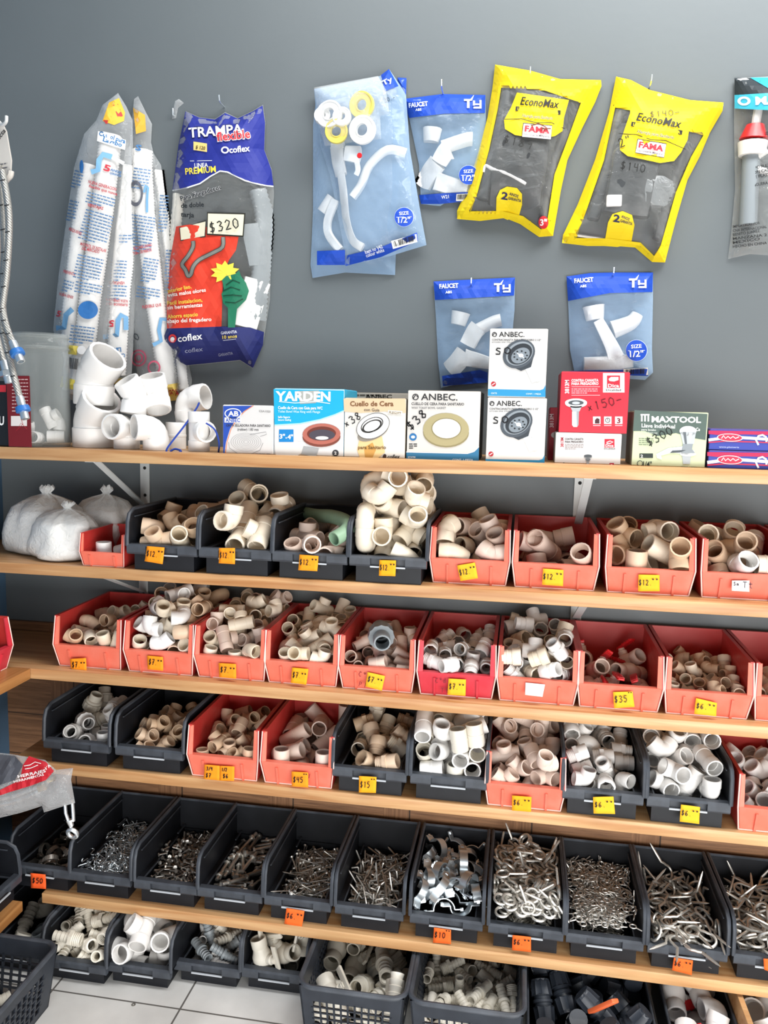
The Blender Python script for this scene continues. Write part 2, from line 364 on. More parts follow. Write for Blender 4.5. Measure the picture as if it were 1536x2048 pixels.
def wainscot_mat():
    """wood-look ceramic tiles: long boards with a cross-grain block at the end, thin dark joints"""
    M = bpy.data.materials.new('wood_look_tile'); M.use_nodes = True; nt = M.node_tree; N = nt.nodes; L = nt.links; b = N['Principled BSDF']
    tc = N.new('ShaderNodeTexCoord'); sp = N.new('ShaderNodeSeparateXYZ'); L.new(tc.outputs['Object'], sp.inputs[0])
    def mth(op, a, b_=None):
        n = N.new('ShaderNodeMath'); n.operation = op
        for i, v in enumerate((a, b_)):
            if v is None: continue
            if hasattr(v, 'links') or hasattr(v, 'is_linked'): L.new(v, n.inputs[i])
            else: n.inputs[i].default_value = v
        return n.outputs[0]
    PX, PZ = .297, .112
    rowi = mth('FLOOR', mth('DIVIDE', mth('ADD', sp.outputs['Z'], TILE_Z0), PZ))
    zf = mth('FRACT', mth('DIVIDE', mth('ADD', sp.outputs['Z'], TILE_Z0), PZ))
    xs = mth('ADD', mth('DIVIDE', mth('ADD', sp.outputs['X'], TILE_X0), PX), 0.)
    xf = mth('FRACT', xs)
    odd = mth('FRACT', mth('MULTIPLY', rowi, .5)); isodd = mth('GREATER_THAN', odd, .25)
    xa = mth('GREATER_THAN', xf, .78); xb = mth('LESS_THAN', xf, .22)
    blk = mth('ADD', mth('MULTIPLY', xa, mth('SUBTRACT', 1., isodd)), mth('MULTIPLY', xb, isodd))
    def grain(sx, sz):
        mp = N.new('ShaderNodeMapping'); mp.inputs['Scale'].default_value = (sx, 1, sz); L.new(tc.outputs['Object'], mp.inputs[0])
        n = N.new('ShaderNodeTexNoise'); n.inputs['Scale'].default_value = 1.; n.inputs['Detail'].default_value = 8; n.inputs['Roughness'].default_value = .7; L.new(mp.outputs[0], n.inputs['Vector']); return n.outputs['Fac']
    mx = N.new('ShaderNodeMix'); L.new(blk, mx.inputs[0]); L.new(grain(6, 160), mx.inputs[2]); L.new(grain(170, 7), mx.inputs[3])
    cr = N.new('ShaderNodeValToRGB'); cr.color_ramp.elements[0].position = .32; cr.color_ramp.elements[1].position = .68
    cr.color_ramp.elements[0].color = (*lin('#5e3f29'), 1); cr.color_ramp.elements[1].color = (*lin('#9a7150'), 1); L.new(mx.outputs[0], cr.inputs[0])
    j = mth('MAXIMUM', mth('LESS_THAN', mth('MINIMUM', xf, mth('SUBTRACT', 1., xf)), .006), mth('LESS_THAN', mth('MINIMUM', zf, mth('SUBTRACT', 1., zf)), .012))
    m2 = N.new('ShaderNodeMix'); m2.data_type = 'RGBA'; L.new(j, m2.inputs[0]); L.new(cr.outputs[0], m2.inputs[6]); m2.inputs[7].default_value = (*lin('#3a2a1e'), 1)
    L.new(m2.outputs[2], b.inputs['Base Color']); b.inputs['Roughness'].default_value = .45
    return M
_j1 = on_y(569, 1634, -.01); _j2 = on_y(818, 1669, -.01)
TILE_X0 = -_j2.x; TILE_Z0 = -_j2.z
def floor_mat():
    M = bpy.data.materials.new('floor_tile'); M.use_nodes = True; nt = M.node_tree; N = nt.nodes; L = nt.links; b = N['Principled BSDF']
    tc = N.new('ShaderNodeTexCoord'); mp = N.new('ShaderNodeMapping'); mp.inputs['Location'].default_value = (.678+.9, .375+.9, 0); L.new(tc.outputs['Object'], mp.inputs[0])
    br = N.new('ShaderNodeTexBrick'); br.offset = 0; br.inputs['Scale'].default_value = 1.; br.inputs['Brick Width'].default_value = .3; br.inputs['Row Height'].default_value = .3
    br.inputs['Mortar Size'].default_value = .0022; br.inputs['Color1'].default_value = (*lin('#e6e5e2'), 1); br.inputs['Color2'].default_value = (*lin('#e0dfdc'), 1); br.inputs['Mortar'].default_value = (*lin('#6d6a66'), 1)
    L.new(mp.outputs[0], br.inputs['Vector'])
    n = N.new('ShaderNodeTexNoise'); n.inputs['Scale'].default_value = 9; n.inputs['Detail'].default_value = 6; L.new(tc.outputs['Object'], n.inputs['Vector'])
    r = N.new('ShaderNodeMapRange'); r.inputs[1].default_value = .35; r.inputs[2].default_value = .7; r.inputs[3].default_value = .82; r.inputs[4].default_value = 1.; L.new(n.outputs['Fac'], r.inputs[0])
    mx = N.new('ShaderNodeMix'); mx.data_type = 'RGBA'; mx.blend_type = 'MULTIPLY'; mx.inputs[0].default_value = 1; L.new(br.outputs['Color'], mx.inputs[6]); L.new(r.outputs[0], mx.inputs[7])
    L.new(mx.outputs[2], b.inputs['Base Color']); b.inputs['Roughness'].default_value = .3; return M
XL = -1.318; XR = 1.5
M_wall = mat('grey_paint', '#60676a', .55, var=.05, vscale=5, bump=.12, bscale=60)
struct(MB().box(XL-.1, XR, 0, .1, -.05, 3.0).build('wall_back', M_wall, smooth=False))
struct(MB().box(XL-.1, XL, -3.2, 0, -.05, 3.0).build('wall_left', mat('blue_paint', '#4b6a86', .6, var=.08, vscale=6), smooth=False))
struct(MB().box(XL, XR, -3.2, .05, -.05, 0).build('floor', floor_mat(), smooth=False))
struct(MB().box(XL, XR, -.010, 0, 0, .729).build('trim_1', wainscot_mat(), smooth=False))
# faint paint patch high on the wall, nail holes
W_shelf = wood('shelf_wood', '#bd8350', '#e8bc88', 'x'); W_side = wood('shelf_wood_side', '#b0733c', '#d79e62', 'y')
SHELF_TOP = {}
SH = [('top plank shelf carrying the boxes and pipe elbows', 1.172, XL, 1.175), ('plank shelf under the row of black and red bins below the boxes', .919, XL, .918),
      ('plank shelf carrying the row of red bins priced seven', .681, XL, .681), ('plank shelf carrying mixed black and red bins above the tiled strip', .462, -1.12, .462), ('lowest plank shelf carrying black bins of metal hardware', .144, -1.054, .144)]
for i, (lab, z, xl, zr) in enumerate(SH):
    T = .026 if i == 0 else .024
    b = MB().box(xl+.001, 1.3, -.29, -.002 if i < 2 else -.011, z, z+T, ch=.0015)
    o = b.build('shelf', W_shelf, angle=30); tag(o, lab, 'shelf', None); SHELF_TOP[i+1] = z+T
# shelves along the other wall
def side_shelf(z, y1, y0, lab, xe=-1.062):
    o = MB().box(XL+.001, xe, y0, y1, z, z+.024, ch=.0015).build('shelf', W_side, angle=30); tag(o, lab, 'shelf'); return o
side_shelf(.681, -.2915, -1.5, 'plank shelf on blue wall meeting the red bin shelf at the corner')
side_shelf(.462, -.2915, -1.5, 'plank shelf on blue wall under the bag of turnbuckles', -1.122)
_e = on_z(46, 1822, .144)
side_shelf(.144, _e.y, -1.5, 'short plank shelf end above the perforated black crate', _e.x)
# brackets
M_br = mat('bracket_white', '#c9cdcc', .42, metal=.0, spec=.6, var=.06, vscale=20); M_bk = mat('bracket_black', '#1d1d1f', .45); M_hole = mat('dark_hole', '#141414', .8)
def bracket(x, zt, lab, strut=True, wallz=.2, send=.13, mt=None, w_=.024, rnd=False, yw=-.001):
    e = empty('shelf_bracket', (x, yw, zt), lab, 'bracket', 'shelf brackets'); mt = mt or M_br
    b = MB().box(-w_/2, w_/2, -.003, 0, -wallz, 0)
    if rnd: b.prism([(w_/2*math.cos(a), -wallz+w_/2*.6*math.sin(a)) for a in [math.pi+math.pi*i/8 for i in range(9)]], -.003, 0, 'y')
    b.build('wall_arm', mt, e, smooth=False)
    b = MB().box(-w_/2, w_/2, -.262, -.003, -.003, 0)
    b.build('shelf_arm', mt, e, smooth=False)
    if strut:
        a, c = Vector((0, -.235, -.004)), Vector((0, -.004, -send)); d = (c-a).normalized(); n = Vector((1, 0, 0)).cross(d)
        b = MB(); h = w_*.36
        vs = [p+Vector((sx, 0, 0))+n*q for p in (a, c) for sx in (-h, h) for q in (0, .003)]
        b.add(vs, [(0, 1, 3, 2), (4, 6, 7, 5), (0, 4, 5, 1), (2, 3, 7, 6), (0, 2, 6, 4), (1, 5, 7, 3)]); b.build('strut', mt, e, smooth=False)
    for z in ((-wallz*.16, -wallz*.5) if strut else (-wallz*.86,)):
        MB().lathe([(0, .0045), (.003, .0042), (.0042, .003), (.0042, .0)], 10, M=Matrix.Translation((0, 0, z)) @ Matrix.Rotation(math.pi/2, 4, 'X')).build('screw', M_hole, e)
    return e
for (px, py, zt, lab, kw) in [(291, 980, 1.172, 'white strutted bracket beside the plastic bags under the top shelf', {}),
    (1158, 1000, 1.172, 'white strutted bracket above the red bins under the top shelf', {}),
    (288, 1180, .919, 'white strutted bracket above the first two red bins', {'send': .095}),
    (1152, 1225, .919, 'white strutted bracket under the second shelf above the red handled valves', {'send': .095}),
    (272, 1378, .681, 'white strutted bracket over the black bin of white unions', {'yw': -.0105, 'send': .066, 'wallz': .1}),
    (1131, 1450, .681, 'white strutted bracket over the black bin of white adapters', {'yw': -.0105, 'send': .066, 'wallz': .1}),
    (229, 1580, .462, 'grey flat bracket with one screw on the tiled strip', dict(strut=False, wallz=.093, rnd=True, yw=-.0105, w_=.026)),
    (1144, 1680, .462, 'black flat bracket on the tiled strip', dict(strut=False, wallz=.086, mt=M_bk, yw=-.0105, w_=.030)),
    (150, 1806, .144, 'white bracket under the lowest shelf by the barbed fittings', dict(strut=False, wallz=.09, yw=-.0105)),
    (1157, 1950, .144, 'white bracket under the lowest shelf above the black compression fittings', dict(strut=False, wallz=.09, yw=-.0105))]:
    y = kw.get('yw', -.001)
    if zt < .2: x = on_y(px, py, -.26).x
    else: x = on_y(px, py, y).x
    bracket(x, zt, lab, **kw)
# ------------------------------------------------------------------ bins
M_red = mat('red_plastic', '#bb2a27', .42, spec=.45, dust='#dd776c', dustamt=.16)
M_redf = mat('salmon_red_plastic', '#e36a53', .5, spec=.4, dust='#f0a593', dustamt=.35)
M_redd = mat('crimson_plastic', '#c8283a', .45, spec=.4, dust='#e07a80', dustamt=.25)
M_rededge = mat('red_edge_highlight', '#f6cdc3', .5)
M_blk = mat('black_plastic', '#121419', .5, spec=.35, dust='#3d424c', dustamt=.12)
M_blkrim = mat('dusty_black_rim', '#2f333a', .5, spec=.45, dust='#6d747e', dustamt=.4)
M_slot = mat('slot_glint', '#b9bec4', .3)  # pale bar: light reflecting off the slot, painted into its colour
def hexa(b, q, mi=0):   # q: 4 points of one face, 4 of the opposite face
    return b.add(q, [(0, 1, 2, 3), (7, 6, 5, 4), (0, 4, 5, 1), (1, 5, 6, 2), (2, 6, 7, 3), (3, 7, 4, 0)], mi)
RH, RL, RLIP = .119, .25, .053
def red_bin(name, loc, label, front=None, s=1., L=RL, W=.1625, group=None):
    """front lip, tapered front, straight-topped sides; origin at the middle of the lip's foot"""
    e = empty(name, loc, label, 'bin', group); H = RH*s; lip = RLIP*s; t = .003
    xt, xb = W/2, W/2-.0075*s
    def X(z): return xb+(xt-xb)*min(1, z/lip)-(0.002*s)*max(0, z-lip)/(H-lip)
    prof = [(.013*s, 0), (0, lip), (.009*s, H*.975), (L, H), (L, 0)]
    b = MB()
    for sg in (-1, 1):
        o = [Vector((sg*X(z), y, z)) for y, z in prof]; i = [Vector((sg*(X(z)-t), y, max(z, 0))) for y, z in prof]
        n = len(prof); vs = o+i; fs = [(0, 1, 2, 3, 4), (9, 8, 7, 6, 5)]+[(k, (k+1) % n, (k+1) % n+n, k+n) for k in range(n)]
        b.add(vs, fs)
    xw = xb-t
    b.box(-xw, xw, .013*s, L, 0, t)
    hexa(b, [Vector((-xw, L-t, t)), Vector((xw, L-t, t)), Vector((X(H)-t, L-t, H)), Vector((-X(H)+t, L-t, H)), Vector((-xw, L, t)), Vector((xw, L, t)), Vector((X(H)-t, L, H)), Vector((-X(H)+t, L, H))])
    b.build('body', M_red, e, smooth=False)
    r = MB()
    for sg in (-1, 1):
        x0, x1 = sg*(X(H)-.006*s), sg*(X(H)+.0015*s)
        hexa(r, [Vector((x0, .009*s, H*.96)), Vector((x1, .009*s, H*.96)), Vector((x1, .009*s, H*.99)), Vector((x0, .009*s, H*.99)), Vector((x0, L, H-.004)), Vector((x1, L, H-.004)), Vector((x1, L, H+.001)), Vector((x0, L, H+.001))])
    r.box(-X(H), X(H), L-.006, L+.0015, H-.004, H+.001)
    r.build('rim', M_red, e, smooth=False)
    # opening frame and front panel, in a lighter red than the body
    f = MB(); q = lip
    hexa(f, [Vector((-xb, .013*s, 0)), Vector((xb, .013*s, 0)), Vector((xt, 0, q)), Vector((-xt, 0, q)), Vector((-xb, .016*s, 0)), Vector((xb, .016*s, 0)), Vector((xt-t, .013*s, q)), Vector((-xt+t, .013*s, q))])
    for sg in (-1, 1):
        hexa(f, [Vector((sg*(xt), 0, q)), Vector((sg*(xt-.012*s), .0015, q)), Vector((sg*(X(H)-.010*s), .0095*s, H*.975)), Vector((sg*X(H), .009*s, H*.975)), Vector((sg*xt, .0035, q)), Vector((sg*(xt-.012*s), .005, q)), Vector((sg*(X(H)-.010*s), .0125*s, H*.975)), Vector((sg*X(H), .0125*s, H*.975))])
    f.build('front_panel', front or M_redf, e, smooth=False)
    g = MB()   # pale arrises: edge highlights put into the colour
    d = .0014*s
    for sg in (-1, 1):
        g.tube([(sg*xb, .013*s, .001), (sg*xt, -.0003, q), (sg*X(H), .0087*s, H*.98)], d, 5)
    g.tube([(-xb, .0128*s, .0012), (xb, .0128*s, .0012)], d, 5)
    g.build('edge_highlight', M_rededge, e)
    for sg in (-1, 1):
        rb = MB(); x = sg*xb*.60
        hexa(rb, [Vector((x-.0022, .0095*s, 0)), Vector((x+.0022, .0095*s, 0)), Vector((x+.0022, -.0012, q*.78)), Vector((x-.0022, -.0012, q*.78)), Vector((x-.0022, .014*s, 0)), Vector((x+.0022, .014*s, 0)), Vector((x+.0022, .004*s, q*.78)), Vector((x-.0022, .004*s, q*.78))])
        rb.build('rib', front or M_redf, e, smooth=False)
    return e
BH, BL, BLIP = .128, .255, .056
def black_bin(name, loc, label, s=1., L=BL, W=.156, H=BH, lip=BLIP, group=None):
    """narrow foot, overhanging lip band with a label slot, rounded front corners, inner ledge"""
    e = empty(name, loc, label, 'bin', group); t = .003; x = W/2; xi = x-.0125; ft = .013
    b = MB()
    b.box(-xi, xi, ft, L-.004, 0, t)                                   # floor of the foot
    for sg in (-1, 1):
        b.box(min(sg*xi, sg*(xi-t)), max(sg*xi, sg*(xi-t)), ft, L-.004, t, lip-.004)        # foot sides
        b.box(min(sg*x, sg*(xi-t)), max(sg*x, sg*(xi-t)), .010, L, lip-.006, lip-.003)      # ledge
        prof = [(.006, lip-.006), (.004, lip+.01), (.008, H*.80), (.016, H*.92), (.034, H), (L, H), (L, lip-.006)]
        b.prism([(y, z) for y, z in prof], min(sg*x, sg*(x-t)), max(sg*x, sg*(x-t)), 'x')
    b.box(-xi+t, xi-t, ft, ft+t, t, lip-.006)                           # foot front
    b.box(-x+t, x-t, L-t, L, lip-.006, H); b.box(-xi+t, xi-t, L-.004-t, L-.004, t, lip-.003)
    b.build('body', M_blk, e, smooth=False)
    r = MB()                                                            # thick rim
    for sg in (-1, 1):
        pts = [(sg*(x-.0005), .004, lip-.004), (sg*(x-.0005), .004, lip+.012), (sg*(x-.0005), .0075, H*.80), (sg*(x-.0005), .015, H*.93), (sg*(x-.0005), .034, H+.0005), (sg*(x-.0005), L, H+.0005)]
        r.tube(pts, .0042, 6)
        r.tube([(sg*(x-.0062), .03, H*.88), (sg*(x-.0062), L-.01, H*.88)], .0016, 4)
        r.box(min(sg*(xi-t), sg*(xi-t-.003)), max(sg*(xi-t), sg*(xi-t-.003)), .02, L*.8, lip-.0045, lip-.0015)
        r.box(min(sg*(xi-t), sg*(xi-t-.003)), max(sg*(xi-t), sg*(xi-t-.003)), L*.8, L-.008, lip+.004, lip+.007)
    r.tube([(-x, L-.001, H), (x, L-.001, H)], .003, 6)
    r.build('rim', M_blkrim, e, angle=50)
    f = MB()                                                            # lip band around the slot
    sw = .036; z0, z1 = lip-.021, lip; d0 = .0
    f.prism([(d0+.003, z0), (d0, z0+.004), (d0, z1-.004), (d0+.004, z1), (.018, z1), (.018, z1-.004), (.012, z0)], -x+.001, -sw, 'x')
    f.prism([(d0+.003, z0), (d0, z0+.004), (d0, z1-.004), (d0+.004, z1), (.018, z1), (.018, z1-.004), (.012, z0)], sw, x-.001, 'x')
    f.prism([(d0+.001, z1-.004), (d0+.004, z1), (.018, z1), (.018, z1-.004)], -sw, sw, 'x')
    f.box(-sw, sw, .009, .012, z0, z1-.003)
    f.build('lip', M_blkrim, e, smooth=False)
    h = MB().box(-sw, sw, d0, .003, z0-.0015, z0+.0014); h.build('label_slot', M_slot, e, smooth=False)
    return e
# row, kind, x, label ; the lip stands at y
BINS = {}
def B(key, kind, x, label, **kw):
    row = key[0]; z = 0.0 if row == 'F' else SHELF_TOP[int(row)]
    y = kw.pop('y', None); lv = 'row %s' % row
    if y is None: y = {'2r': -.262, '2b': -.2955, '3r': -.270, '4r': -.290, '4b': -.291, '5b': -.283, 'Fb': -.40}[row+kind]
    f = red_bin if kind == 'r' else black_bin
    BINS[key] = (kind, f('red_bin' if kind == 'r' else 'black_bin', (x, y, z), label, **kw), kw)
B('2a', 'r', -.888, 'small low red bin with a few white couplings beside the plastic bags', s=.62, W=.104, y=-.285, L=.15)
B('2b', 'b', -.745, 'black bin of tan elbows standing next to the small red bin', W=.16)
B('2c', 'b', -.582, 'black bin heaped with cream tees, beside the bin holding the green pipe', W=.16)
B('2d', 'b', -.421, 'black bin with the green bent pipe lying across it', W=.16)
B('2e', 'b', -.258, 'black bin heaped high with cream elbows, next to the red bins', W=.16)
B('2f', 'r', -.095, 'red bin of cream bends standing next to the tallest heap of elbows')
B('2g', 'r', .076, 'red bin under the bracket holding only a few cream fittings', W=.17)
B('2h', 'r', .258, 'red bin of tan tees priced twelve, second from the bracket', W=.17)
B('2i', 'r', .438, 'red bin with a scribbled white paper label below the flat blue boxes', W=.17)
B('2j', 'r', .617, 'red bin cut by the photo edge on the shelf below the boxes', W=.17)
L3 = ['red bin of tan elbows at the corner end of its shelf', 'red bin heaped with cream angled bends below the green pipe bin', 'red bin of mixed cream tees priced seven, third from the corner', 'red bin of cream tees and couplings with a dark stain behind its note',
      'red bin of cream couplings with a grey union on top', 'crimson fronted bin full of ringed cream adapters', 'red bin heaped with cream adapters, with a blank white label', 'red bin holding a few cream valves with red handles', 'red bin of little cream elbows priced six', 'red bin cut by the photo edge next to the little elbows']
for i, x in enumerate((-.937, -.768, -.604, -.444, -.281, -.114, .051, .2135, .382, .550)):
    B('3'+'abcdefghij'[i], 'r', x, L3[i], front=M_redd if i == 5 else None, W=.1625 if i < 7 else .166)
L4 = {'a': ('b', -.957, 'black bin of shiny white pipe unions above the turnbuckle bag'), 'b': ('b', -.783, 'black bin of tan crosses between the unions and the red bins'), 'c': ('r', -.613, 'red bin of small tan fittings carrying two orange notes'),
      'd': ('r', -.446, 'red bin of long pinkish couplings priced forty five'), 'e': ('b', -.288, 'black bin of tan threaded adapters priced fifteen'), 'f': ('b', -.1215, 'black bin heaped with wide white couplings, no price note'),
      'g': ('r', .035, 'lone red bin of pinkish white tees between black bins'), 'h': ('b', .1895, 'black bin of white adapters priced six beside the lone red bin'), 'i': ('b', .354, 'black bin of white elbows priced six, second from the lone red bin'), 'j': ('r', .527, 'red bin of white elbows cut by the photo edge on the fourth shelf')}
for k, (kd, x, lab) in L4.items(): B('4'+k, kd, x, lab, W=.162 if kd == 'r' else .160)
L5 = ['black bin of steel hose clamps with an orange note of fifty', 'black bin of tiny bright S hooks', 'black bin of small dark bolts', 'black bin with a few large bolts', 'black bin of straight screws priced six', 'black bin of bent square hooks', 'black bin of shiny pipe clamps priced ten',
      'black bin heaped with large eye screws priced six', 'black bin full of small ring screws without a note', 'black bin of long screw hooks priced six', 'black bin of screw hooks cut by the photo edge']
for i, x in enumerate((-1.062, -.912, -.752, -.600, -.444, -.284, -.117, .050, .2105, .3735, .540)):
    B('5'+'abcdefghijk'[i], 'b', x, L5[i], W=.152 if i < 6 else .157)
for k, x, y, lab, kw in (('Fa', -.942, -.348, 'floor bin of cream barbed fittings beside the perforated corner crate', {}), ('Fb', -.797, -.333, 'floor bin of large white elbows', {}), ('Fc', -.648, -.300, 'floor bin of grey and white barbed nipples', {}),
                  ('Fd', -.494, -.292, 'floor bin of cream stop valves touching the perforated crate', {'W': .15}), ('Fj', -1.10, -.34, 'dark floor bin with grey fittings in the corner behind the crate', {'W': .15})):
    B(k, 'b', x, lab, y=y, H=.124, lip=.05, **kw)
def crate(name, loc, W, D, H, label, mt, taper=.9):
    """perforated open basket: rolled rim, cut-out sides"""
    e = empty(name, loc, label, 'crate'); b = MB(); t = .0035
    def P(u, v, z):   # u, v in -1..1
        k = taper+(1-taper)*z/H; return Vector((u*W/2*k, v*D/2*k, z))
    b.add([P(-1, -1, 0), P(1, -1, 0), P(1, 1, 0), P(-1, 1, 0), P(-1, -1, t), P(1, -1, t), P(1, 1, t), P(-1, 1, t)], [(0, 3, 2, 1), (4, 5, 6, 7), (0, 1, 5, 4), (1, 2, 6, 5), (2, 3, 7, 6), (3, 0, 4, 7)])
    for fc in range(4):
        c = [(-1, -1), (1, -1), (1, 1), (-1, 1)]; a0, a1 = c[fc], c[(fc+1) % 4]
        def Q(s, z, o): 
            u, v = a0[0]+(a1[0]-a0[0])*s, a0[1]+(a1[1]-a0[1])*s; p = P(u, v, z); n = Vector((a1[1]-a0[1], -(a1[0]-a0[0]), 0)).normalized(); return p-n*o
        def bar(s0, s1, z0, z1):
            q = [Q(s0, z0, 0), Q(s1, z0, 0), Q(s1, z1, 0), Q(s0, z1, 0), Q(s0, z0, t), Q(s1, z0, t), Q(s1, z1, t), Q(s0, z1, t)]; b.add(q, [(0, 1, 2, 3), (7, 6, 5, 4), (0, 4, 5, 1), (1, 5, 6, 2), (2, 6, 7, 3), (3, 7, 4, 0)])
        n = 11 if fc % 2 == 0 else 14; m_ = 6
        bar(0, .12, 0, H); bar(.88, 1, 0, H); bar(.12, .88, 0, H*.12); bar(.12, .88, H*.74, H)
        for i in range(1, n): s = .12+.76*i/n; bar(s-.009, s+.009, H*.1, H*.76)
        for i in range(1, m_): z = H*(.12+.62*i/m_); bar(.1, .9, z-.0016, z+.0016)
    b.build('basket', mt, e, smooth=False)
    r = MB(); pts = []
    for u, v, a in ((1, -1, -90), (1, 1, 0), (-1, 1, 90), (-1, -1, 180)):
        rr = .028; cx, cy = u*(W/2-rr), v*(D/2-rr)
        pts += [(cx+(rr+.002)*math.cos(math.radians(a+90*i/6)), cy+(rr+.002)*math.sin(math.radians(a+90*i/6)), H) for i in range(7)]
    r.tube(pts, .0055, 8, loop=True); r.build('rim', M_blkrim, e)
    return e
M_crate = mat('crate_plastic', '#20252e', .45, dust='#4d5560', dustamt=.25)
crate('crate', (-.293, -.278, 0), .216, .285, .132, 'perforated black crate of large barbed fittings below the square hooks', M_crate)
crate('crate', (-.062, -.278, 0), .222, .285, .132, 'perforated black crate of cream nipples below the pipe clamps', M_crate)
crate('crate', (-1.10, -.585, 0), .315, .36, .135, 'perforated black crate in the corner by the short shelf end', M_crate)
# side shelf bins, turned to face along the wall
t_ = black_bin('black_bin', (-1.088, -.388, .168), 'black bin on the short side shelf end next to the hose clamps'); t_.rotation_euler = (0, 0, math.pi/2)
t_ = red_bin('red_bin', (-1.10, -.376, .705), 'dark red bin on the side shelf of the blue wall', front=M_redd); t_.rotation_euler = (0, 0, math.pi/2)
# low tray of the black compression fittings, brown board and tray beyond it
def tray(loc, W, D, H, label, mt, cat='tray', nm='floor_tray'):
    e = empty(nm, loc, label, cat); t = .003; b = MB().box(-W/2, W/2, -D/2, D/2, 0, t)
    for sg in (-1, 1):
        b.box(min(sg*W/2, sg*(W/2-t)), max(sg*W/2, sg*(W/2-t)), -D/2, D/2, t, H); b.box(-W/2+t, W/2-t, min(sg*D/2, sg*(D/2-t)), max(sg*D/2, sg*(D/2-t)), t, H)
    b.build('body', mt, e, smooth=False)
    MB().tube([(W/2, -D/2, H), (W/2, D/2, H), (-W/2, D/2, H), (-W/2, -D/2, H)], .003, 6, loop=True).build('rim', M_blkrim, e); return e
tray((.185, -.265, 0), .25, .28, .085, 'black tray of compression fittings on the floor past the crates', M_blk)
tray((.405, -.265, 0), .132, .28, .09, 'black tray of white valves with red handles', M_blk)
tray((.602, -.265, 0), .225, .28, .09, 'black tray of white elbows beyond the brown board', M_blk)
MB().box(.4745, .4855, -.40, -.02, 0, .138, ch=.001).build('divider_board', W_shelf, smooth=False)
tag(bpy.data.objects['divider_board'], 'brown board standing between red handled valves and white elbows', 'board')
# ------------------------------------------------------------------ fittings: one mesh of each kind, unit socket diameter
def V3(*a): return Vector(a)
def arc(c, r, a0, a1, n, ux, uy):
    return [c+ux*(r*math.cos(a0+(a1-a0)*i/n))+uy*(r*math.sin(a0+(a1-a0)*i/n)) for i in range(n+1)]
def k_elbow():
    b = MB(); X, Y = V3(1, 0, 0), V3(0, 1, 0)
    p = [V3(-.86, 0, 0), V3(-.83, 0, 0), V3(-.42, 0, 0), V3(-.40, 0, 0)]+arc(V3(-.40, .40, 0), .40, -math.pi/2, 0, 5, X, Y)[1:-1]+[V3(0, .40, 0), V3(0, .42, 0), V3(0, .83, 0), V3(0, .86, 0)]
    R = [.49, .5, .5, .47]+[.47]*4+[.47, .5, .5, .49]
    return b.pipe(p, R, .075)
def k_bend():
    b = MB(); d = V3(math.cos(math.pi/4), math.sin(math.pi/4), 0)
    p = [V3(-.72, 0, 0), V3(-.69, 0, 0), V3(-.24, 0, 0), V3(-.22, 0, 0), V3(-.08, .012, 0)]
    q = [d*.72, d*.69, d*.24, d*.22, d*.08+V3(-.012, .012, 0)]
    return b.pipe(p+q[::-1], [.49, .5, .5, .47, .47]+[.47, .47, .5, .5, .49], .075)
def k_tee():
    b = MB(); b.pipe([V3(x, 0, 0) for x in (-.92, -.89, -.44, -.42, .42, .44, .89, .92)], [.49, .5, .5, .47, .47, .5, .5, .49], .075)
    return b.pipe([V3(0, y, 0) for y in (.38, .42, .44, .85, .88)], [.47, .47, .5, .5, .49], .075, ends=(0, 1))
def k_cross():
    b = k_tee(); return b.pipe([V3(0, -y, 0) for y in (.38, .42, .44, .85, .88)], [.47, .47, .5, .5, .49], .075, ends=(0, 1))
def k_wye():
    b = MB(); b.pipe([V3(x, 0, 0) for x in (-1.1, -1.07, -.5, -.48, .6, .62, 1.17, 1.2)], [.49, .5, .5, .47, .47, .5, .5, .49], .075)
    d = V3(.707, .707, 0); return b.pipe([d*y for y in (.3, .7, .72, 1.3, 1.33)], [.47, .47, .5, .5, .49], .075, ends=(0, 1))
def k_coupling():
    return MB().pipe([V3(x, 0, 0) for x in (-.66, -.63, -.06, -.05, .05, .06, .63, .66)], [.49, .5, .5, .515, .515, .5, .5, .49], .075)
def k_long():
    return MB().pipe([V3(x, 0, 0) for x in (-.95, -.92, -.06, -.05, .05, .06, .92, .95)], [.49, .5, .5, .515, .515, .5, .5, .49], .075)
def k_reducer():
    return MB().pipe([V3(x, 0, 0) for x in (-.8, -.77, -.05, .12, .8, .82)], [.49, .5, .5, .4, .4, .39], .075)
def k_adapter():
    b = MB(); b.pipe([V3(x, 0, 0) for x in (-.75, -.72, -.1, -.09)], [.49, .5, .5, .56], .08, ends=(1, 0))
    b.pipe([V3(x, 0, 0) for x in (-.1, .18)], [.6, .6], .1, n=6)
    R = []; P = []
    for i in range(9): P.append(V3(.18+i*.06, 0, 0)); R.append(.43 if i % 2 else .47)
    return b.pipe(P, R, .09, ends=(0, 1))
def k_female():
    b = MB(); b.pipe([V3(x, 0, 0) for x in (-.7, -.67, -.02, 0)], [.49, .5, .5, .5], .08, ends=(1, 0))
    b.pipe([V3(x, 0, 0) for x in (0, .05, .55, .6)], [.57, .6, .6, .57], .1, n=8, ends=(1, 1)); b.pipe([V3(x, 0, 0) for x in (-.38, -.36, -.3, -.28)], [.5, .525, .525, .5], .05); return b
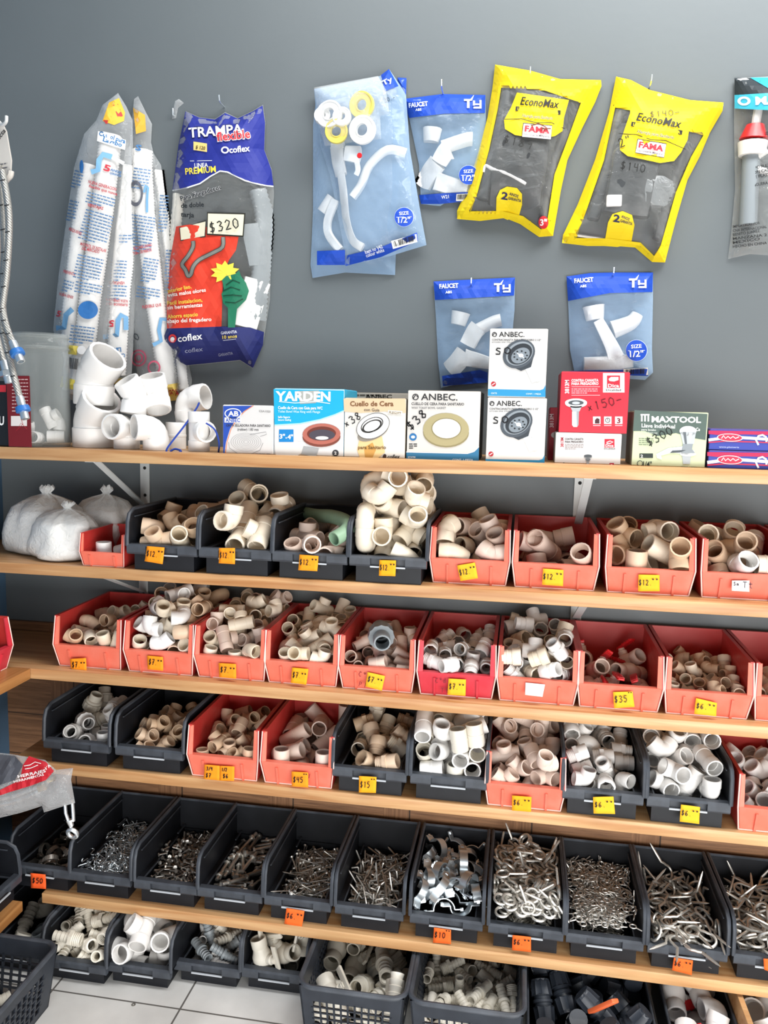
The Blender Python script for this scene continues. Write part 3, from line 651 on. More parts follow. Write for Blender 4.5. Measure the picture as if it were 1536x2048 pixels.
def k_union():
    b = MB(); b.pipe([V3(x, 0, 0) for x in (-.9, -.87, -.25)], [.39, .4, .4], .07, ends=(1, 0)); b.pipe([V3(x, 0, 0) for x in (.2, .8, .83)], [.42, .42, .41], .07, ends=(0, 1))
    b.pipe([V3(x, 0, 0) for x in (.2, .24, .36, .4)], [.5, .56, .56, .5], .2)
    n = 24; pr = [(.58 if i % 2 else .62) for i in range(n)]
    vs = [(x, r*math.cos(2*math.pi*i/n), r*math.sin(2*math.pi*i/n)) for x in (-.28, .2) for i, r in enumerate(pr)]
    vs += [(x, .38*math.cos(2*math.pi*i/n), .38*math.sin(2*math.pi*i/n)) for x in (-.28, .2) for i in range(n)]
    fs = []
    for i in range(n):
        j = (i+1) % n; fs += [(i, j, n+j, n+i), (j, i, 2*n+i, 2*n+j), (n+i, n+j, 3*n+j, 3*n+i)]
    return b.add(vs, fs)
def barbs(x0, x1, r, k):
    P = []; R = []
    for i in range(k):
        a = x0+(x1-x0)*i/k; c = x0+(x1-x0)*(i+1)/k; P += [a, a+(c-a)*.85]; R += [r, r*.84]
    return P+[x1], R+[r*.84]
def k_barb():
    P, R = barbs(-1.3, -.1, .4, 4); b = MB(); b.pipe([V3(-x, 0, 0) for x in P][::-1], R[::-1], .09, ends=(0, 1)); b.pipe([V3(x, 0, 0) for x in P], R, .09, ends=(1, 0))
    b.pipe([V3(x, 0, 0) for x in (-.12, -.11, .11, .12)], [.4, .5, .5, .4], .12); return b
def k_barbmale():
    P, R = barbs(-1.3, -.05, .38, 4); b = MB(); b.pipe([V3(x, 0, 0) for x in P], R, .09, ends=(1, 0)); b.pipe([V3(x, 0, 0) for x in (-.06, .22)], [.58, .58], .12, n=6)
    return b.pipe([V3(.22+.07*i, 0, 0) for i in range(10)], [.45 if i % 2 else .5 for i in range(10)], .1, ends=(0, 1))
def k_barbtee():
    b = k_barb(); P, R = barbs(-1.2, -.3, .38, 3); return b.pipe([V3(0, -x, 0) for x in P], R, .09, ends=(1, 0))
def k_comp():
    b = MB()
    for sg in (-1, 1):
        n = 20
        for x0, x1, r0, r1 in ((.28, .95, .62, .56), (.95, 1.1, .56, .5)):
            vs = []
            for x, r in ((x0, r0), (x1, r1)):
                vs += [(sg*x, (r*(1.0 if i % 2 else .87))*math.cos(2*math.pi*i/n), (r*(1.0 if i % 2 else .87))*math.sin(2*math.pi*i/n)) for i in range(n)]
            b.add(vs, [(i, (i+1) % n, n+(i+1) % n, n+i) for i in range(n)])
        b.pipe([V3(sg*x, 0, 0) for x in (1.09, 1.1, .6)], [.5, .5, .4], .12, ends=(1, 0)); b.pipe([V3(sg*.28, 0, 0), V3(sg*.285, 0, 0)], [.62, .62], .3)
    b.pipe([V3(x, 0, 0) for x in (-.3, -.08, -.07, .07, .08, .3)], [.48, .48, .56, .56, .48, .48], .1); return b
def k_valvebody():
    b = MB(); b.pipe([V3(x, 0, 0) for x in (-1.3, -1.27, -.75, -.7, -.5, -.2, .2, .5, .7, .75, 1.27, 1.3)], [.49, .5, .5, .46, .5, .62, .62, .5, .46, .5, .5, .49], .085)
    M = Matrix.Translation((0, 0, .5)); b.lathe([(.3, 0), (.3, .35), (.22, .4), (.22, .6)], 12, M=M); return b
def k_handle():
    b = MB(); b.box(-.22, .22, -.22, .22, 1.02, 1.2, ch=.04); b.box(.1, 1.25, -.2, .2, 1.08, 1.22, ch=.05)
    for i in range(4): b.box(.35+i*.22, .43+i*.22, -.21, .21, 1.06, 1.25)
    return b
def k_wing():      # butterfly handle of the little white valves
    b = MB(); b.box(-.16, .16, -.16, .16, 1., 1.2, ch=.03); b.box(-.95, .95, -.09, .09, 1.08, 1.45, ch=.06); return b
# metal, real sizes in metres (wire radius first)
def wire(pts, r, n=6): return MB().tube(pts, r, n)
def k_shook():
    p = arc(V3(-.006, .004, 0), .004, -math.pi*.35, -math.pi*1.45, 7, V3(1, 0, 0), V3(0, 1, 0))
    q = [-a for a in p]; return wire(p[::-1][:]+[] if False else p[::-1]+[V3(0, 0, 0)]+q, .00105, 5)
def ring_screw(R, r, L):
    p = arc(V3(0, 0, 0), R, -math.pi*.42, math.pi*1.5, 16, V3(1, 0, 0), V3(0, 1, 0)); b = MB()
    end = p[-1]; b.tube(p+[V3(0, -R-R*.4, 0), V3(0, -R-L*.5, 0), V3(0, -R-L*.55, 0), V3(0, -R-L*.92, 0), V3(0, -R-L, 0)], [r]*len(p)+[r, r, r*.86, r*.86, r*.15], 6)
    for i in range(5): b.tube([V3(0, -R-L*(.56+.075*i), 0), V3(0, -R-L*(.575+.075*i), 0), V3(0, -R-L*(.59+.075*i), 0)], [r*.86, r*1.08, r*.86], 6, caps=False)
    return b
def k_eyescrew(): return ring_screw(.0088, .0019, .025)
def k_ringscrew(): return ring_screw(.0064, .0013, .014)
def k_hookscrew():
    R = .0105; p = arc(V3(0, 0, 0), R, math.pi*.08, math.pi*1.32, 12, V3(1, 0, 0), V3(0, 1, 0)); r = .0019
    return wire(p+[V3(-.004, -.012, 0), V3(0, -.016, 0), V3(0, -.028, 0), V3(0, -.040, 0), V3(0, -.046, 0)], [r]*(len(p)+3)+[r*.85, r*.2], 6)
def k_squarehook():
    r = .0015; return wire([V3(.013, .012, 0), V3(.013, .001, 0), V3(.0125, 0, 0), V3(.001, 0, 0), V3(0, -.001, 0), V3(0, -.028, 0), V3(0, -.031, 0)], [r]*6+[r*.2], 6)
def k_screw():
    b = MB().tube([V3(0, 0, z) for z in (0, .012, .0125, .036, .041)], [.0013, .0013, .0011, .0011, .0002], 6)
    b.lathe([(0, -.0012), (.0022, -.0008), (.0034, .0002), (.0012, .0024)], 10); return b
def k_bolt():
    b = MB().tube([V3(0, 0, z) for z in (0, .014)], .0016, 6); b.lathe([(0, -.0028), (.0036, -.0024), (.0038, -.0004), (.0038, 0), (.0014, .0002)], 6); return b
def k_bigbolt():
    b = MB().tube([V3(0, 0, z) for z in (0, .03, .031, .068, .07)], [.0046, .0046, .0043, .0043, .0036], 10); b.lathe([(0, -.0055), (.008, -.005), (.0086, -.001), (.0086, 0), (.004, .0002)], 6)
    b.lathe([(.005, .05), (.0082, .0505), (.0082, .056), (.005, .0565)], 6); return b
def strip(pts, w, t, b=None):
    b = b or MB(); pts = [Vector(p) for p in pts]; vs = []
    for i, p in enumerate(pts):
        d = (pts[min(i+1, len(pts)-1)]-pts[max(i-1, 0)]).normalized(); n = V3(-d.y, d.x, 0)*t/2
        vs += [p+n+V3(0, 0, w/2), p+n-V3(0, 0, w/2), p-n-V3(0, 0, w/2), p-n+V3(0, 0, w/2)]
    fs = [(4*i+k, 4*i+(k+1) % 4, 4*i+4+(k+1) % 4, 4*i+4+k) for i in range(len(pts)-1) for k in range(4)]+[(3, 2, 1, 0), tuple(len(vs)-4+k for k in range(4))]
    return b.add(vs, fs)
def k_clamp():     # saddle clamp: half ring with two bent ears
    R = .018; p = [V3(-R-.014, .0, 0), V3(-R-.001, 0, 0)]+arc(V3(0, 0, 0), R, math.pi, 0, 12, V3(1, 0, 0), V3(0, 1, 0))+[V3(R+.001, 0, 0), V3(R+.014, 0, 0)]
    b = strip(p, .014, .0016); strip([(-R-.013, -.003, 0), (-R-.013, .002, 0)], .005, .005, b); strip([(R+.013, -.003, 0), (R+.013, .002, 0)], .005, .005, b); return b
def k_hoseclamp():
    R = .016; p = arc(V3(0, 0, 0), R, 0, math.pi*2.05, 24, V3(1, 0, 0), V3(0, 1, 0)); b = strip(p, .011, .001); b.box(R-.001, R+.008, -.006, .006, -.0075, .0075, ch=.001)
    M = Matrix.Translation((R+.004, -.012, 0)) @ Matrix.Rotation(-math.pi/2, 4, 'X'); b.lathe([(.0035, 0), (.0035, .022), (.002, .024)], 8, M=M)
    for i in range(24): a = 2*math.pi*i/24; c = Matrix.Rotation(a, 4, 'Z'); b.box(R, R+.0014, -.0012, .0012, -.004, .004, M=c)
    return b
# kind: object name, builder, collision shapes [(p0, p1, r)], part list
FK = {
 'e': ('pipe_elbow', k_elbow, [((-.86, 0, 0), (.2, 0, 0), .49), ((0, -.2, 0), (0, .86, 0), .49)]),
 'b': ('pipe_bend', k_bend, [((-.72, 0, 0), (.12, 0, 0), .49), ((-.08, -.08, 0), (.51, .51, 0), .49)]),
 't': ('pipe_tee', k_tee, [((-.92, 0, 0), (.92, 0, 0), .49), ((0, 0, 0), (0, .88, 0), .49)]),
 'x': ('pipe_cross', k_cross, [((-.92, 0, 0), (.92, 0, 0), .49), ((0, -.88, 0), (0, .88, 0), .49)]),
 'y': ('pipe_wye', k_wye, [((-1.1, 0, 0), (1.2, 0, 0), .5), ((0, 0, 0), (.94, .94, 0), .5)]),
 'c': ('pipe_coupling', k_coupling, [((-.66, 0, 0), (.66, 0, 0), .5)]),
 'l': ('long_coupling', k_long, [((-.95, 0, 0), (.95, 0, 0), .5)]),
 'r': ('pipe_reducer', k_reducer, [((-.8, 0, 0), (.8, 0, 0), .5)]),
 'a': ('threaded_adapter', k_adapter, [((-.75, 0, 0), (.66, 0, 0), .56)]),
 'f': ('ringed_adapter', k_female, [((-.7, 0, 0), (.6, 0, 0), .56)]),
 'u': ('pipe_union', k_union, [((-.9, 0, 0), (.83, 0, 0), .42), ((-.28, 0, 0), (.4, 0, 0), .6)]),
 'n': ('barbed_connector', k_barb, [((-1.3, 0, 0), (1.3, 0, 0), .4)]),
 'm': ('barbed_adapter', k_barbmale, [((-1.3, 0, 0), (-.05, 0, 0), .38), ((-.06, 0, 0), (.85, 0, 0), .53)]),
 'w': ('barbed_tee', k_barbtee, [((-1.3, 0, 0), (1.3, 0, 0), .4), ((0, 0, 0), (0, 1.2, 0), .4)]),
 'k': ('compression_coupling', k_comp, [((-1.1, 0, 0), (1.1, 0, 0), .6)]),
 'v': ('ball_valve', k_valvebody, [((-1.3, 0, 0), (1.3, 0, 0), .55), ((0, 0, 0), (.9, 0, 1.1), .25)]),
 'z': ('stop_valve', k_valvebody, [((-1.3, 0, 0), (1.3, 0, 0), .55), ((0, 0, 0), (0, 0, 1.4), .4)]),
 'S': ('s_hook', k_shook, [((-.009, 0, 0), (.009, 0, 0), .0030)]),
 'E': ('eye_screw', k_eyescrew, [((0, 0, -.0019), (0, 0, .0019), .0098), ((0, -.008, 0), (0, -.034, 0), .0021)]),
 'R': ('ring_screw', k_ringscrew, [((0, 0, -.0014), (0, 0, .0014), .0072), ((0, -.006, 0), (0, -.021, 0), .0016)]),
 'H': ('screw_hook', k_hookscrew, [((0, 0, -.0019), (0, 0, .0019), .0118), ((0, -.01, 0), (0, -.046, 0), .0021)]),
 'Q': ('square_hook', k_squarehook, [((.013, .012, 0), (.013, 0, 0), .0018), ((.013, 0, 0), (0, 0, 0), .0018), ((0, 0, 0), (0, -.03, 0), .0018)]),
 'W': ('screw', k_screw, [((0, 0, -.001), (0, 0, .04), .0018)]),
 'N': ('bolt', k_bolt, [((0, 0, -.003), (0, 0, .014), .0028)]),
 'G': ('large_bolt', k_bigbolt, [((0, 0, -.005), (0, 0, .07), .0055)]),
 'D': ('saddle_clamp', k_clamp, [((-.032, .002, 0), (.032, .002, 0), .006), ((0, .004, -.005), (0, .017, -.005), .008)]),
 'O': ('hose_clamp', k_hoseclamp, [((0, 0, -.006), (0, 0, .006), .017)]),
}
FM = {'cream': mat('pvc_cream', '#efe2cd', .42, spec=.45, var=.05, vscale=40), 'white': mat('pvc_white', '#efedea', .36, spec=.5), 'tan': mat('pvc_tan', '#dcc1a5', .45, spec=.4, var=.06, vscale=40),
      'pink': mat('pvc_bounce_pink', '#e8d3c5', .45, spec=.4), 'grey': mat('pvc_grey', '#8d9498', .4), 'ivory': mat('pvc_ivory', '#e7e1d3', .42), 'black': mat('fitting_black', '#2b3038', .4, spec=.5),  # pink: red bounce from the bins put into the cream colour
      'steel': mat('steel', '#e4e1da', .42, metal=.9, var=.12, vscale=150), 'zinc': mat('zinc', '#e8f0f5', .34, metal=.9, var=.1, vscale=120), 'dark': mat('dark_steel', '#a8a39c', .4, metal=.9, var=.2, vscale=150), 'redh': mat('valve_red', '#c81f24', .35), 'orange': mat('valve_orange', '#e0683a', .4)}
# pile of each bin: (kinds with counts, unit size, colour weights, heap bias, group, label, drop height)
PILES = {
 '2a': ('c3', .034, 'white', 0, 'white couplings in the small red bin', 'white coupling lying in the small low red bin'),
 '2b': ('e15t7b8', .037, 'tan', .3, 'tan elbows in the black bin beside the small red one', 'tan pipe fitting in the black bin next to the small red bin'),
 '2c': ('t14e10l8y5', .042, 'cream', .5, 'cream tees in the second black bin', 'cream pipe fitting heaped in the black bin before the green pipe'),
 '2d': ('e10t5b6', .038, 'pink', .2, 'fittings under the green pipe', 'pinkish cream fitting lying under the bent green pipe'),
 '2e': ('e30t14b14', .040, 'cream', 1., 'tall heap of cream elbows', 'cream fitting in the tall heap next to the red bins'),
 '2f': ('b18e10l5', .040, 'pink', .2, 'bends in the first red bin below the boxes', 'cream bend in the red bin beside the tall heap'),
 '2g': ('e4t3y2b3', .042, 'pink', .1, 'few fittings in the red bin under the bracket', 'cream fitting in the nearly empty red bin under the bracket'),
 '2h': ('t14l7e8', .042, 'tan', .3, 'tan tees in the second red bin from the bracket', 'tan fitting in the red bin priced twelve past the bracket'),
 '2i': ('t8f7b7e5', .042, 'cream', .3, 'fittings in the bin with the torn paper label', 'cream fitting in the red bin with a scribbled paper label'),
 '2j': ('e9b6', .040, 'tan', .3, 'fittings in the bin cut by the photo edge below the boxes', 'tan fitting in the edge bin on the shelf below the boxes'),
 '3a': ('b36t9e18', .030, 'tan', .3, 'tan elbows in the corner end red bin', 'tan elbow in the red bin at the corner end of its shelf'),
 '3b': ('b40t8e32', .032, 'cream', 1., 'heaped bends in the second bin from the corner', 'cream bend heaped in the red bin second from the corner'),
 '3c': ('t22e28b18', .030, 'cream', .6, 'mixed tees in the third bin from the corner', 'cream fitting in the red bin third from the corner'),
 '3d': ('t28c24e12', .029, 'cream', .6, 'tees and couplings over the stained front', 'cream fitting in the red bin with the stained front'),
 '3e': ('c40r10t12', .027, 'pink', .3, 'couplings under the grey union', 'cream coupling around the large grey union'),
 '3f': ('f42a20', .028, 'white', .6, 'ringed adapters in the crimson bin', 'white ringed adapter in the crimson fronted bin'),
 '3g': ('f34a20e12', .030, 'cream', .8, 'adapters behind the blank label', 'cream adapter in the red bin with a blank white label'),
 '3h': ('v8', 0.034, 'pink', .0, 'valves with red handles', 'cream ball valve with red lever in the red bin priced thirty five'),
 '3i': ('e42b22f8', .024, 'cream', .3, 'little elbows priced six', 'little cream elbow in the red bin beside the valves'),
 '3j': ('f18a8e11', .026, 'cream', .3, 'adapters in the bin cut by the photo edge', 'cream adapter in the edge bin of the long red row'),
 '4a': ('u20', .036, 'white', .4, 'shiny white unions', 'shiny white union in the black bin above the turnbuckle bag'),
 '4b': ('x11t9e7', .029, 'tan', .5, 'tan crosses', 'tan cross or tee in the black bin after the unions'),
 '4c': ('c28e17t9', .028, 'tan', .4, 'small tan fittings behind two notes', 'small tan fitting in the red bin with two notes'),
 '4d': ('l20', .036, 'pink', .4, 'long pinkish couplings', 'long pinkish coupling in the red bin priced forty five'),
 '4e': ('a18f11', .033, 'tan', .4, 'tan threaded adapters', 'tan adapter in the black bin priced fifteen'),
 '4f': ('c36l16e10', .036, 'white', 1., 'wide white couplings', 'wide white coupling in the heaped black bin without a note'),
 '4g': ('t19e19c15', .033, 'pink', .5, 'pinkish white tees in the lone red bin', 'pinkish white tee in the lone red bin between black ones'),
 '4h': ('f24e16a14', .031, 'white', .7, 'white adapters beside the lone red bin', 'white adapter in the black bin beside the lone red bin'),
 '4i': ('e36t8c8', .036, 'white', .6, 'white elbows in the second black bin', 'white elbow in the black bin priced six near the edge'),
 '4j': ('e15t6', .035, 'white', .4, 'white elbows in the edge bin', 'white elbow in the red edge bin of the fourth shelf'),
 '5a': ('O26', 1., 'dark', .3, 'steel hose clamps', 'steel hose clamp in the black bin priced fifty', .02),
 '5b': ('S260', 1.15, 'zinc', .3, 'tiny S hooks', 'tiny bright S hook in the second hardware bin', .042),
 '5c': ('N190', 1.3, 'dark', .3, 'small dark bolts', 'small dark bolt in the third hardware bin', .038),
 '5d': ('G30', 1., 'dark', .2, 'large bolts', 'large dull bolt in the fourth hardware bin', .03),
 '5e': ('W130', 1.25, 'steel', .3, 'straight screws', 'straight steel screw in the bin before the square hooks', .034),
 '5f': ('Q100', 1.35, 'steel', .3, 'square hooks', 'bent square hook in the bin before the shiny clamps', .036),
 '5g': ('D34', 1.3, 'zinc', .5, 'shiny pipe clamps', 'shiny pipe clamp in the black bin priced ten', .045),
 '5h': ('E135', 1.55, 'steel', .8, 'large eye screws', 'large eye screw in the heaped bin past the clamps', .070),
 '5i': ('R260', 1.05, 'steel', .7, 'small ring screws', 'small ring screw in the full bin without a note', .074),
 '5j': ('H80', 1.5, 'steel', .3, 'long screw hooks', 'long screw hook in the bin priced six near the edge', .045),
 '5k': ('H70', 1.5, 'steel', .3, 'screw hooks in the edge bin', 'screw hook in the hardware bin cut by the photo edge', .05),
}
PILES.update({
 'Fa': ('n30m30', .030, 'ivory', .5, 'barbed fittings on the floor', 'cream barbed fitting in the floor bin nearest the perforated corner crate', 0),
 'Fb': ('e34t10', .043, 'white', .5, 'large white elbows on the floor', 'large white elbow in the second floor bin', 0),
 'Fc': ('n44', .026, 'grey', .3, 'grey and white barbed nipples', 'barbed nipple in the third floor bin', 0),
 'Fd': ('z20', .036, 'ivory', .3, 'cream stop valves on the floor', 'cream stop valve in the floor bin touching the crate', 0),
 'Fe': ('u4m8n6z4', .040, 'ivory', .2, 'large barbed fittings in the crate', 'large cream barbed fitting in the perforated crate below the square hooks', 0),
 'Ff': ('n42c8m8', .026, 'ivory', .3, 'barbed nipples in the second crate', 'cream barbed nipple in the perforated crate below the clamps', 0),
 'Fg': ('k34', 0.037, 'black', .6, 'black compression fittings', 'black compression fitting on the floor below the ring screws', 0),
 'Fh': ('v16e8', .042, 'white', .4, 'white valves with red handles', 'white valve with red handle on the floor by the brown board', 0),
 'Fi': ('e26t8', .050, 'white', .4, 'white elbows past the brown board', 'white elbow past the brown board at the photo edge', 0),
 'Fj': ('e5n5', .036, 'grey', .4, 'grey fittings in the corner floor bin', 'grey fitting in the dark corner bin behind the crate', 0),
 'Fk': ('n14c10', .03, 'ivory', .3, 'pale fittings inside the corner crate', 'pale fitting seen through the holes of the corner crate', 0),
})
DATA = {
 '2a': (5,24,254,39,1,-46,-76,5,-38,90,51,2,45,-2,5,36,150,51,67,3,13,),
 '2b': (2,-50,76,114,-10,42,77,0,-87,330,70,-35,35,-35,2,4,258,42,82,25,2,0,35,126,78,-40,40,-50,2,-83,239,106,48,-38,-40,0,-76,122,171,67,-46,8,2,86,218,112,24,-29,-34,0,-16,229,134,-11,64,46,1,51,55,145,-45,-62,41,1,111,251,207,45,-45,-29,0,112,108,158,65,-7,-17,0,-70,457,148,44,-8,8,2,9,420,132,-9,-27,-43,0,-77,338,139,-43,47,31,0,12,292,194,17,6,-45,0,80,421,45,40,-27,-48,1,85,327,130,7,-41,-13,0,-11,161,166,42,11,-32,1,-87,295,207,-52,19,68,),
 '2c': (2,-72,318,138,25,13,58,6,85,373,121,-64,-57,-9,2,-19,197,47,12,74,41,0,52,374,196,-77,1,28,6,64,454,221,76,1,-4,6,-104,392,239,63,47,-34,2,69,219,163,-10,39,13,2,104,328,246,41,-34,-41,2,-22,112,140,-48,-57,7,4,-30,394,298,8,25,50,6,-36,264,210,-55,49,9,2,86,93,165,27,-1,47,0,-44,85,217,-57,15,63,),
 '2d': (2,57,417,132,-15,8,2,0,36,172,72,-45,-5,5,0,49,287,115,-33,83,3,0,55,102,98,-61,-61,5,1,-12,244,119,17,-11,51,0,111,158,145,51,-22,12,1,-101,303,160,31,50,-65,1,-10,47,151,-32,-52,36,2,-73,416,158,-35,71,-4,2,-85,95,85,22,44,2,2,-59,179,146,13,59,55,),
 '2e': (1,62,75,109,-20,10,4,0,-58,222,45,19,29,14,2,-77,266,151,55,-55,14,0,-38,154,139,-19,34,-75,0,89,319,133,-64,-8,31,0,-109,53,150,-2,46,-2,0,12,239,171,-11,65,16,1,73,183,129,-36,-56,14,2,67,154,210,-55,-36,-11,1,-17,186,228,0,-36,20,2,-39,300,287,-66,-19,52,0,-107,386,186,24,50,1,0,107,95,250,-1,25,41,0,-31,86,191,65,-1,-61,1,109,455,259,35,-7,48,0,-107,67,287,1,-44,5,2,-27,159,301,7,18,75,0,-109,245,252,1,43,1,0,110,336,217,-25,45,13,0,78,89,347,-5,-32,-72,2,-76,274,394,-7,-19,85,1,43,294,281,-17,-68,5,2,78,317,353,-9,-5,-66,2,27,375,370,-26,77,17,0,-48,57,344,-21,59,27,0,79,219,313,7,26,80,1,118,236,422,-73,27,21,0,9,147,379,16,3,-40,0,-116,153,405,0,68,-48,0,30,85,436,8,8,45,),
 '2f': (0,103,453,75,35,-35,35,0,-16,275,45,34,7,-72,0,-36,415,45,0,0,21,0,59,145,75,9,-44,9,1,-109,232,74,-52,-44,31,6,97,329,73,-16,-27,29,1,-70,59,127,-27,0,-1,6,110,269,130,23,1,47,0,23,375,89,2,45,27,0,-111,340,103,-17,-26,83,0,-13,224,123,0,6,26,1,112,413,161,10,-44,-11,6,-66,131,45,-4,7,-62,1,111,139,163,57,-19,44,1,35,438,209,-46,29,17,1,-111,160,161,-29,39,-27,1,-112,370,178,16,43,16,1,87,64,119,-3,74,43,1,39,270,172,-21,7,29,6,-42,305,200,-29,37,-48,1,82,196,207,26,33,-7,1,-111,101,214,-3,39,-49,),
 '2g': (1,87,263,45,31,8,13,0,107,115,47,0,0,26,2,-61,136,45,31,7,11,0,70,451,47,-90,-1,0,1,5,343,47,54,-13,-42,0,-79,411,86,-49,42,-57,4,-16,388,144,69,26,1,1,114,71,123,16,31,20,4,-39,214,140,41,-67,14,0,-103,288,46,28,12,-62,),
 '2h': (2,75,451,83,35,35,-35,0,25,301,47,90,4,0,6,71,117,46,-3,5,-60,2,-28,168,77,13,67,22,2,94,235,116,6,-54,7,6,-64,279,121,0,71,-36,0,103,384,167,45,36,41,6,-45,69,88,-62,0,63,0,116,64,168,54,11,56,0,-85,156,136,-74,22,35,6,68,132,157,61,18,-10,2,-44,397,192,-54,-29,44,2,71,217,234,-6,-4,52,2,-79,257,199,60,-29,-15,),
 '2i': (2,59,111,47,88,-17,0,1,-4,71,121,21,49,19,2,71,199,71,-14,-46,-71,9,-99,254,51,-54,58,-14,0,-67,91,47,24,5,10,9,-102,446,57,-25,40,25,2,-39,366,45,2,-46,-75,2,-73,154,145,43,-67,28,9,106,65,130,54,1,0,0,-37,270,166,-10,-67,46,1,17,153,195,-59,-47,34,9,94,321,173,-24,54,-23,1,-116,450,186,-45,-35,-51,0,13,340,195,28,46,11,1,-50,385,166,39,23,18,1,-118,210,214,-58,-51,30,),
 '2j': (1,59,411,45,13,17,51,0,-18,105,45,0,0,63,0,119,416,94,-5,45,-5,1,-68,405,45,-1,-1,36,0,-8,364,81,30,26,-79,1,21,251,64,-43,-16,-2,0,100,195,45,50,4,-70,1,-79,160,43,48,14,12,1,99,316,93,3,36,-29,0,81,86,83,-22,-51,-52,0,-108,290,47,32,-26,-78,0,-118,411,107,41,-31,-40,0,7,152,105,-11,18,-31,1,-25,255,126,23,12,9,),
 '3a': (0,-37,109,36,20,28,-31,0,-105,59,38,41,28,-27,1,-93,234,49,-33,31,2,2,-63,432,89,-24,-62,6,2,17,374,60,-27,7,27,1,-113,117,58,18,38,-35,0,-61,313,110,-4,-37,-48,1,-15,170,98,43,-35,58,1,-96,175,41,0,-68,-51,0,-23,57,65,-1,39,-51,1,55,319,118,74,27,-21,1,50,245,77,43,-13,-55,0,-80,56,119,-9,27,48,2,55,212,135,4,10,-68,0,-120,219,123,-29,-82,-14,1,-117,327,84,19,34,26,0,-97,141,125,75,36,-13,1,-87,391,126,-51,3,-16,1,-38,238,117,36,0,-60,1,-75,173,174,-43,3,-7,1,120,57,118,-23,47,-5,0,-15,462,127,77,33,-24,1,32,124,106,52,11,29,1,-22,68,138,-16,-54,34,1,8,203,179,-18,-9,38,1,6,372,139,44,0,-45,1,70,463,158,45,6,-6,1,104,140,150,-6,-27,-85,1,-99,354,169,4,-36,71,0,-10,320,174,56,41,-4,0,58,404,168,39,44,14,0,105,282,154,-2,45,28,1,61,49,122,34,-39,-13,),
 '3b': (1,-64,227,37,72,-51,-2,0,-115,131,69,-4,39,-52,0,-88,238,96,32,-9,5,0,10,163,37,60,14,8,1,-78,72,54,72,10,21,2,-37,201,115,-45,-27,6,1,45,87,97,-56,-70,-2,1,6,34,135,-22,63,37,1,-103,170,148,61,-36,-21,1,97,163,113,-38,-34,-38,1,-118,60,107,17,-30,-34,1,45,207,109,31,-3,-76,1,105,357,160,-48,-65,-28,0,-2,461,174,-25,47,47,0,-61,40,197,0,-72,-52,2,-30,131,131,-58,-43,-16,1,86,452,190,6,-4,-83,0,-89,396,219,61,10,0,2,71,329,205,-78,18,-19,0,55,157,159,70,9,-45,0,116,83,109,-51,-24,39,1,-120,236,245,-54,-9,-55,1,-16,409,224,15,64,57,1,-96,183,211,8,-8,79,0,117,144,195,63,-37,-25,0,-95,97,181,39,32,0,0,13,98,181,45,0,-21,0,4,196,228,32,16,29,0,62,363,259,46,-11,-32,1,65,224,236,-24,14,-49,1,-9,357,277,83,-5,-16,2,-68,278,256,33,57,16,1,-127,430,269,-7,-32,-58,0,111,420,275,-8,-22,-8,0,7,264,231,23,-21,-25,0,120,39,194,-4,-3,0,0,-7,61,267,21,58,-1,0,93,68,248,-72,45,13,1,54,144,265,-16,43,31,1,-128,307,279,25,60,13,0,-16,478,293,-4,63,-61,2,127,194,264,14,20,42,2,-1,234,317,81,36,10,0,-81,146,260,26,1,-59,),
 '3c': (0,-109,161,36,28,41,13,2,35,171,63,-25,52,-14,2,-33,371,34,28,-15,-25,2,-19,239,70,3,-23,-35,2,7,56,62,-34,-35,-35,1,-54,333,78,24,-9,26,2,-27,143,98,-62,43,32,2,-92,225,151,60,-50,3,0,-119,358,73,42,-21,-56,0,-47,76,36,58,-6,-4,0,-119,58,80,0,54,3,0,92,56,65,-29,-43,-43,0,112,249,119,13,-2,3,0,-43,326,152,-57,20,33,0,71,115,78,32,8,-38,1,-122,116,141,-4,-26,-62,0,-28,248,132,-3,58,47,2,-18,398,204,21,-17,68,1,81,34,137,-19,-70,37,1,26,163,135,46,38,11,0,119,350,166,48,25,34,1,-26,201,184,-45,-52,-27,0,61,342,196,28,36,40,1,121,184,107,59,-11,-58,2,-55,91,158,-28,-60,-13,0,120,312,241,-73,28,37,0,-65,458,161,-33,36,64,0,47,236,170,21,-24,-70,0,-120,420,209,50,-13,-50,1,93,150,162,39,28,60,0,-112,361,154,60,-23,-48,1,-106,287,195,40,1,-35,2,13,293,220,-65,38,-19,0,-62,465,248,10,27,32,2,-75,240,249,0,0,-85,2,9,428,258,-65,-36,26,1,99,437,205,-14,26,75,2,2,153,215,-13,77,39,0,90,467,256,57,26,-18,1,12,333,268,-12,71,31,0,-120,165,205,30,36,30,),
 '3d': (2,24,137,79,17,-12,28,2,82,106,57,-43,-17,17,2,-113,245,34,35,35,35,5,-84,64,104,5,-39,-22,2,53,404,164,-5,51,13,2,123,289,167,-12,20,41,2,-20,463,150,31,-40,45,2,-77,362,110,33,-60,-57,0,-60,158,77,-36,65,-21,2,-122,438,112,9,-9,-44,0,-123,463,187,-60,-60,2,2,122,139,123,-50,54,-1,2,27,220,99,47,-8,4,2,-43,96,129,4,-65,29,5,-73,402,202,-58,-53,-37,0,-123,172,130,-42,-24,-45,0,-70,307,132,-20,7,52,0,15,320,213,39,-64,45,5,-88,217,122,-2,22,-13,2,57,126,153,19,11,-73,2,-6,170,158,-17,49,60,5,-121,325,191,62,-55,29,5,75,233,167,27,0,-17,5,-121,243,175,39,-50,-6,0,79,55,103,-31,40,42,2,99,361,178,-24,-26,-40,5,-14,393,166,58,36,-45,0,-26,39,131,59,55,-7,2,122,441,197,-57,-8,57,2,-16,422,240,8,-48,-44,5,74,461,241,-54,-39,-25,2,-22,246,166,40,1,22,2,90,189,206,17,45,68,),
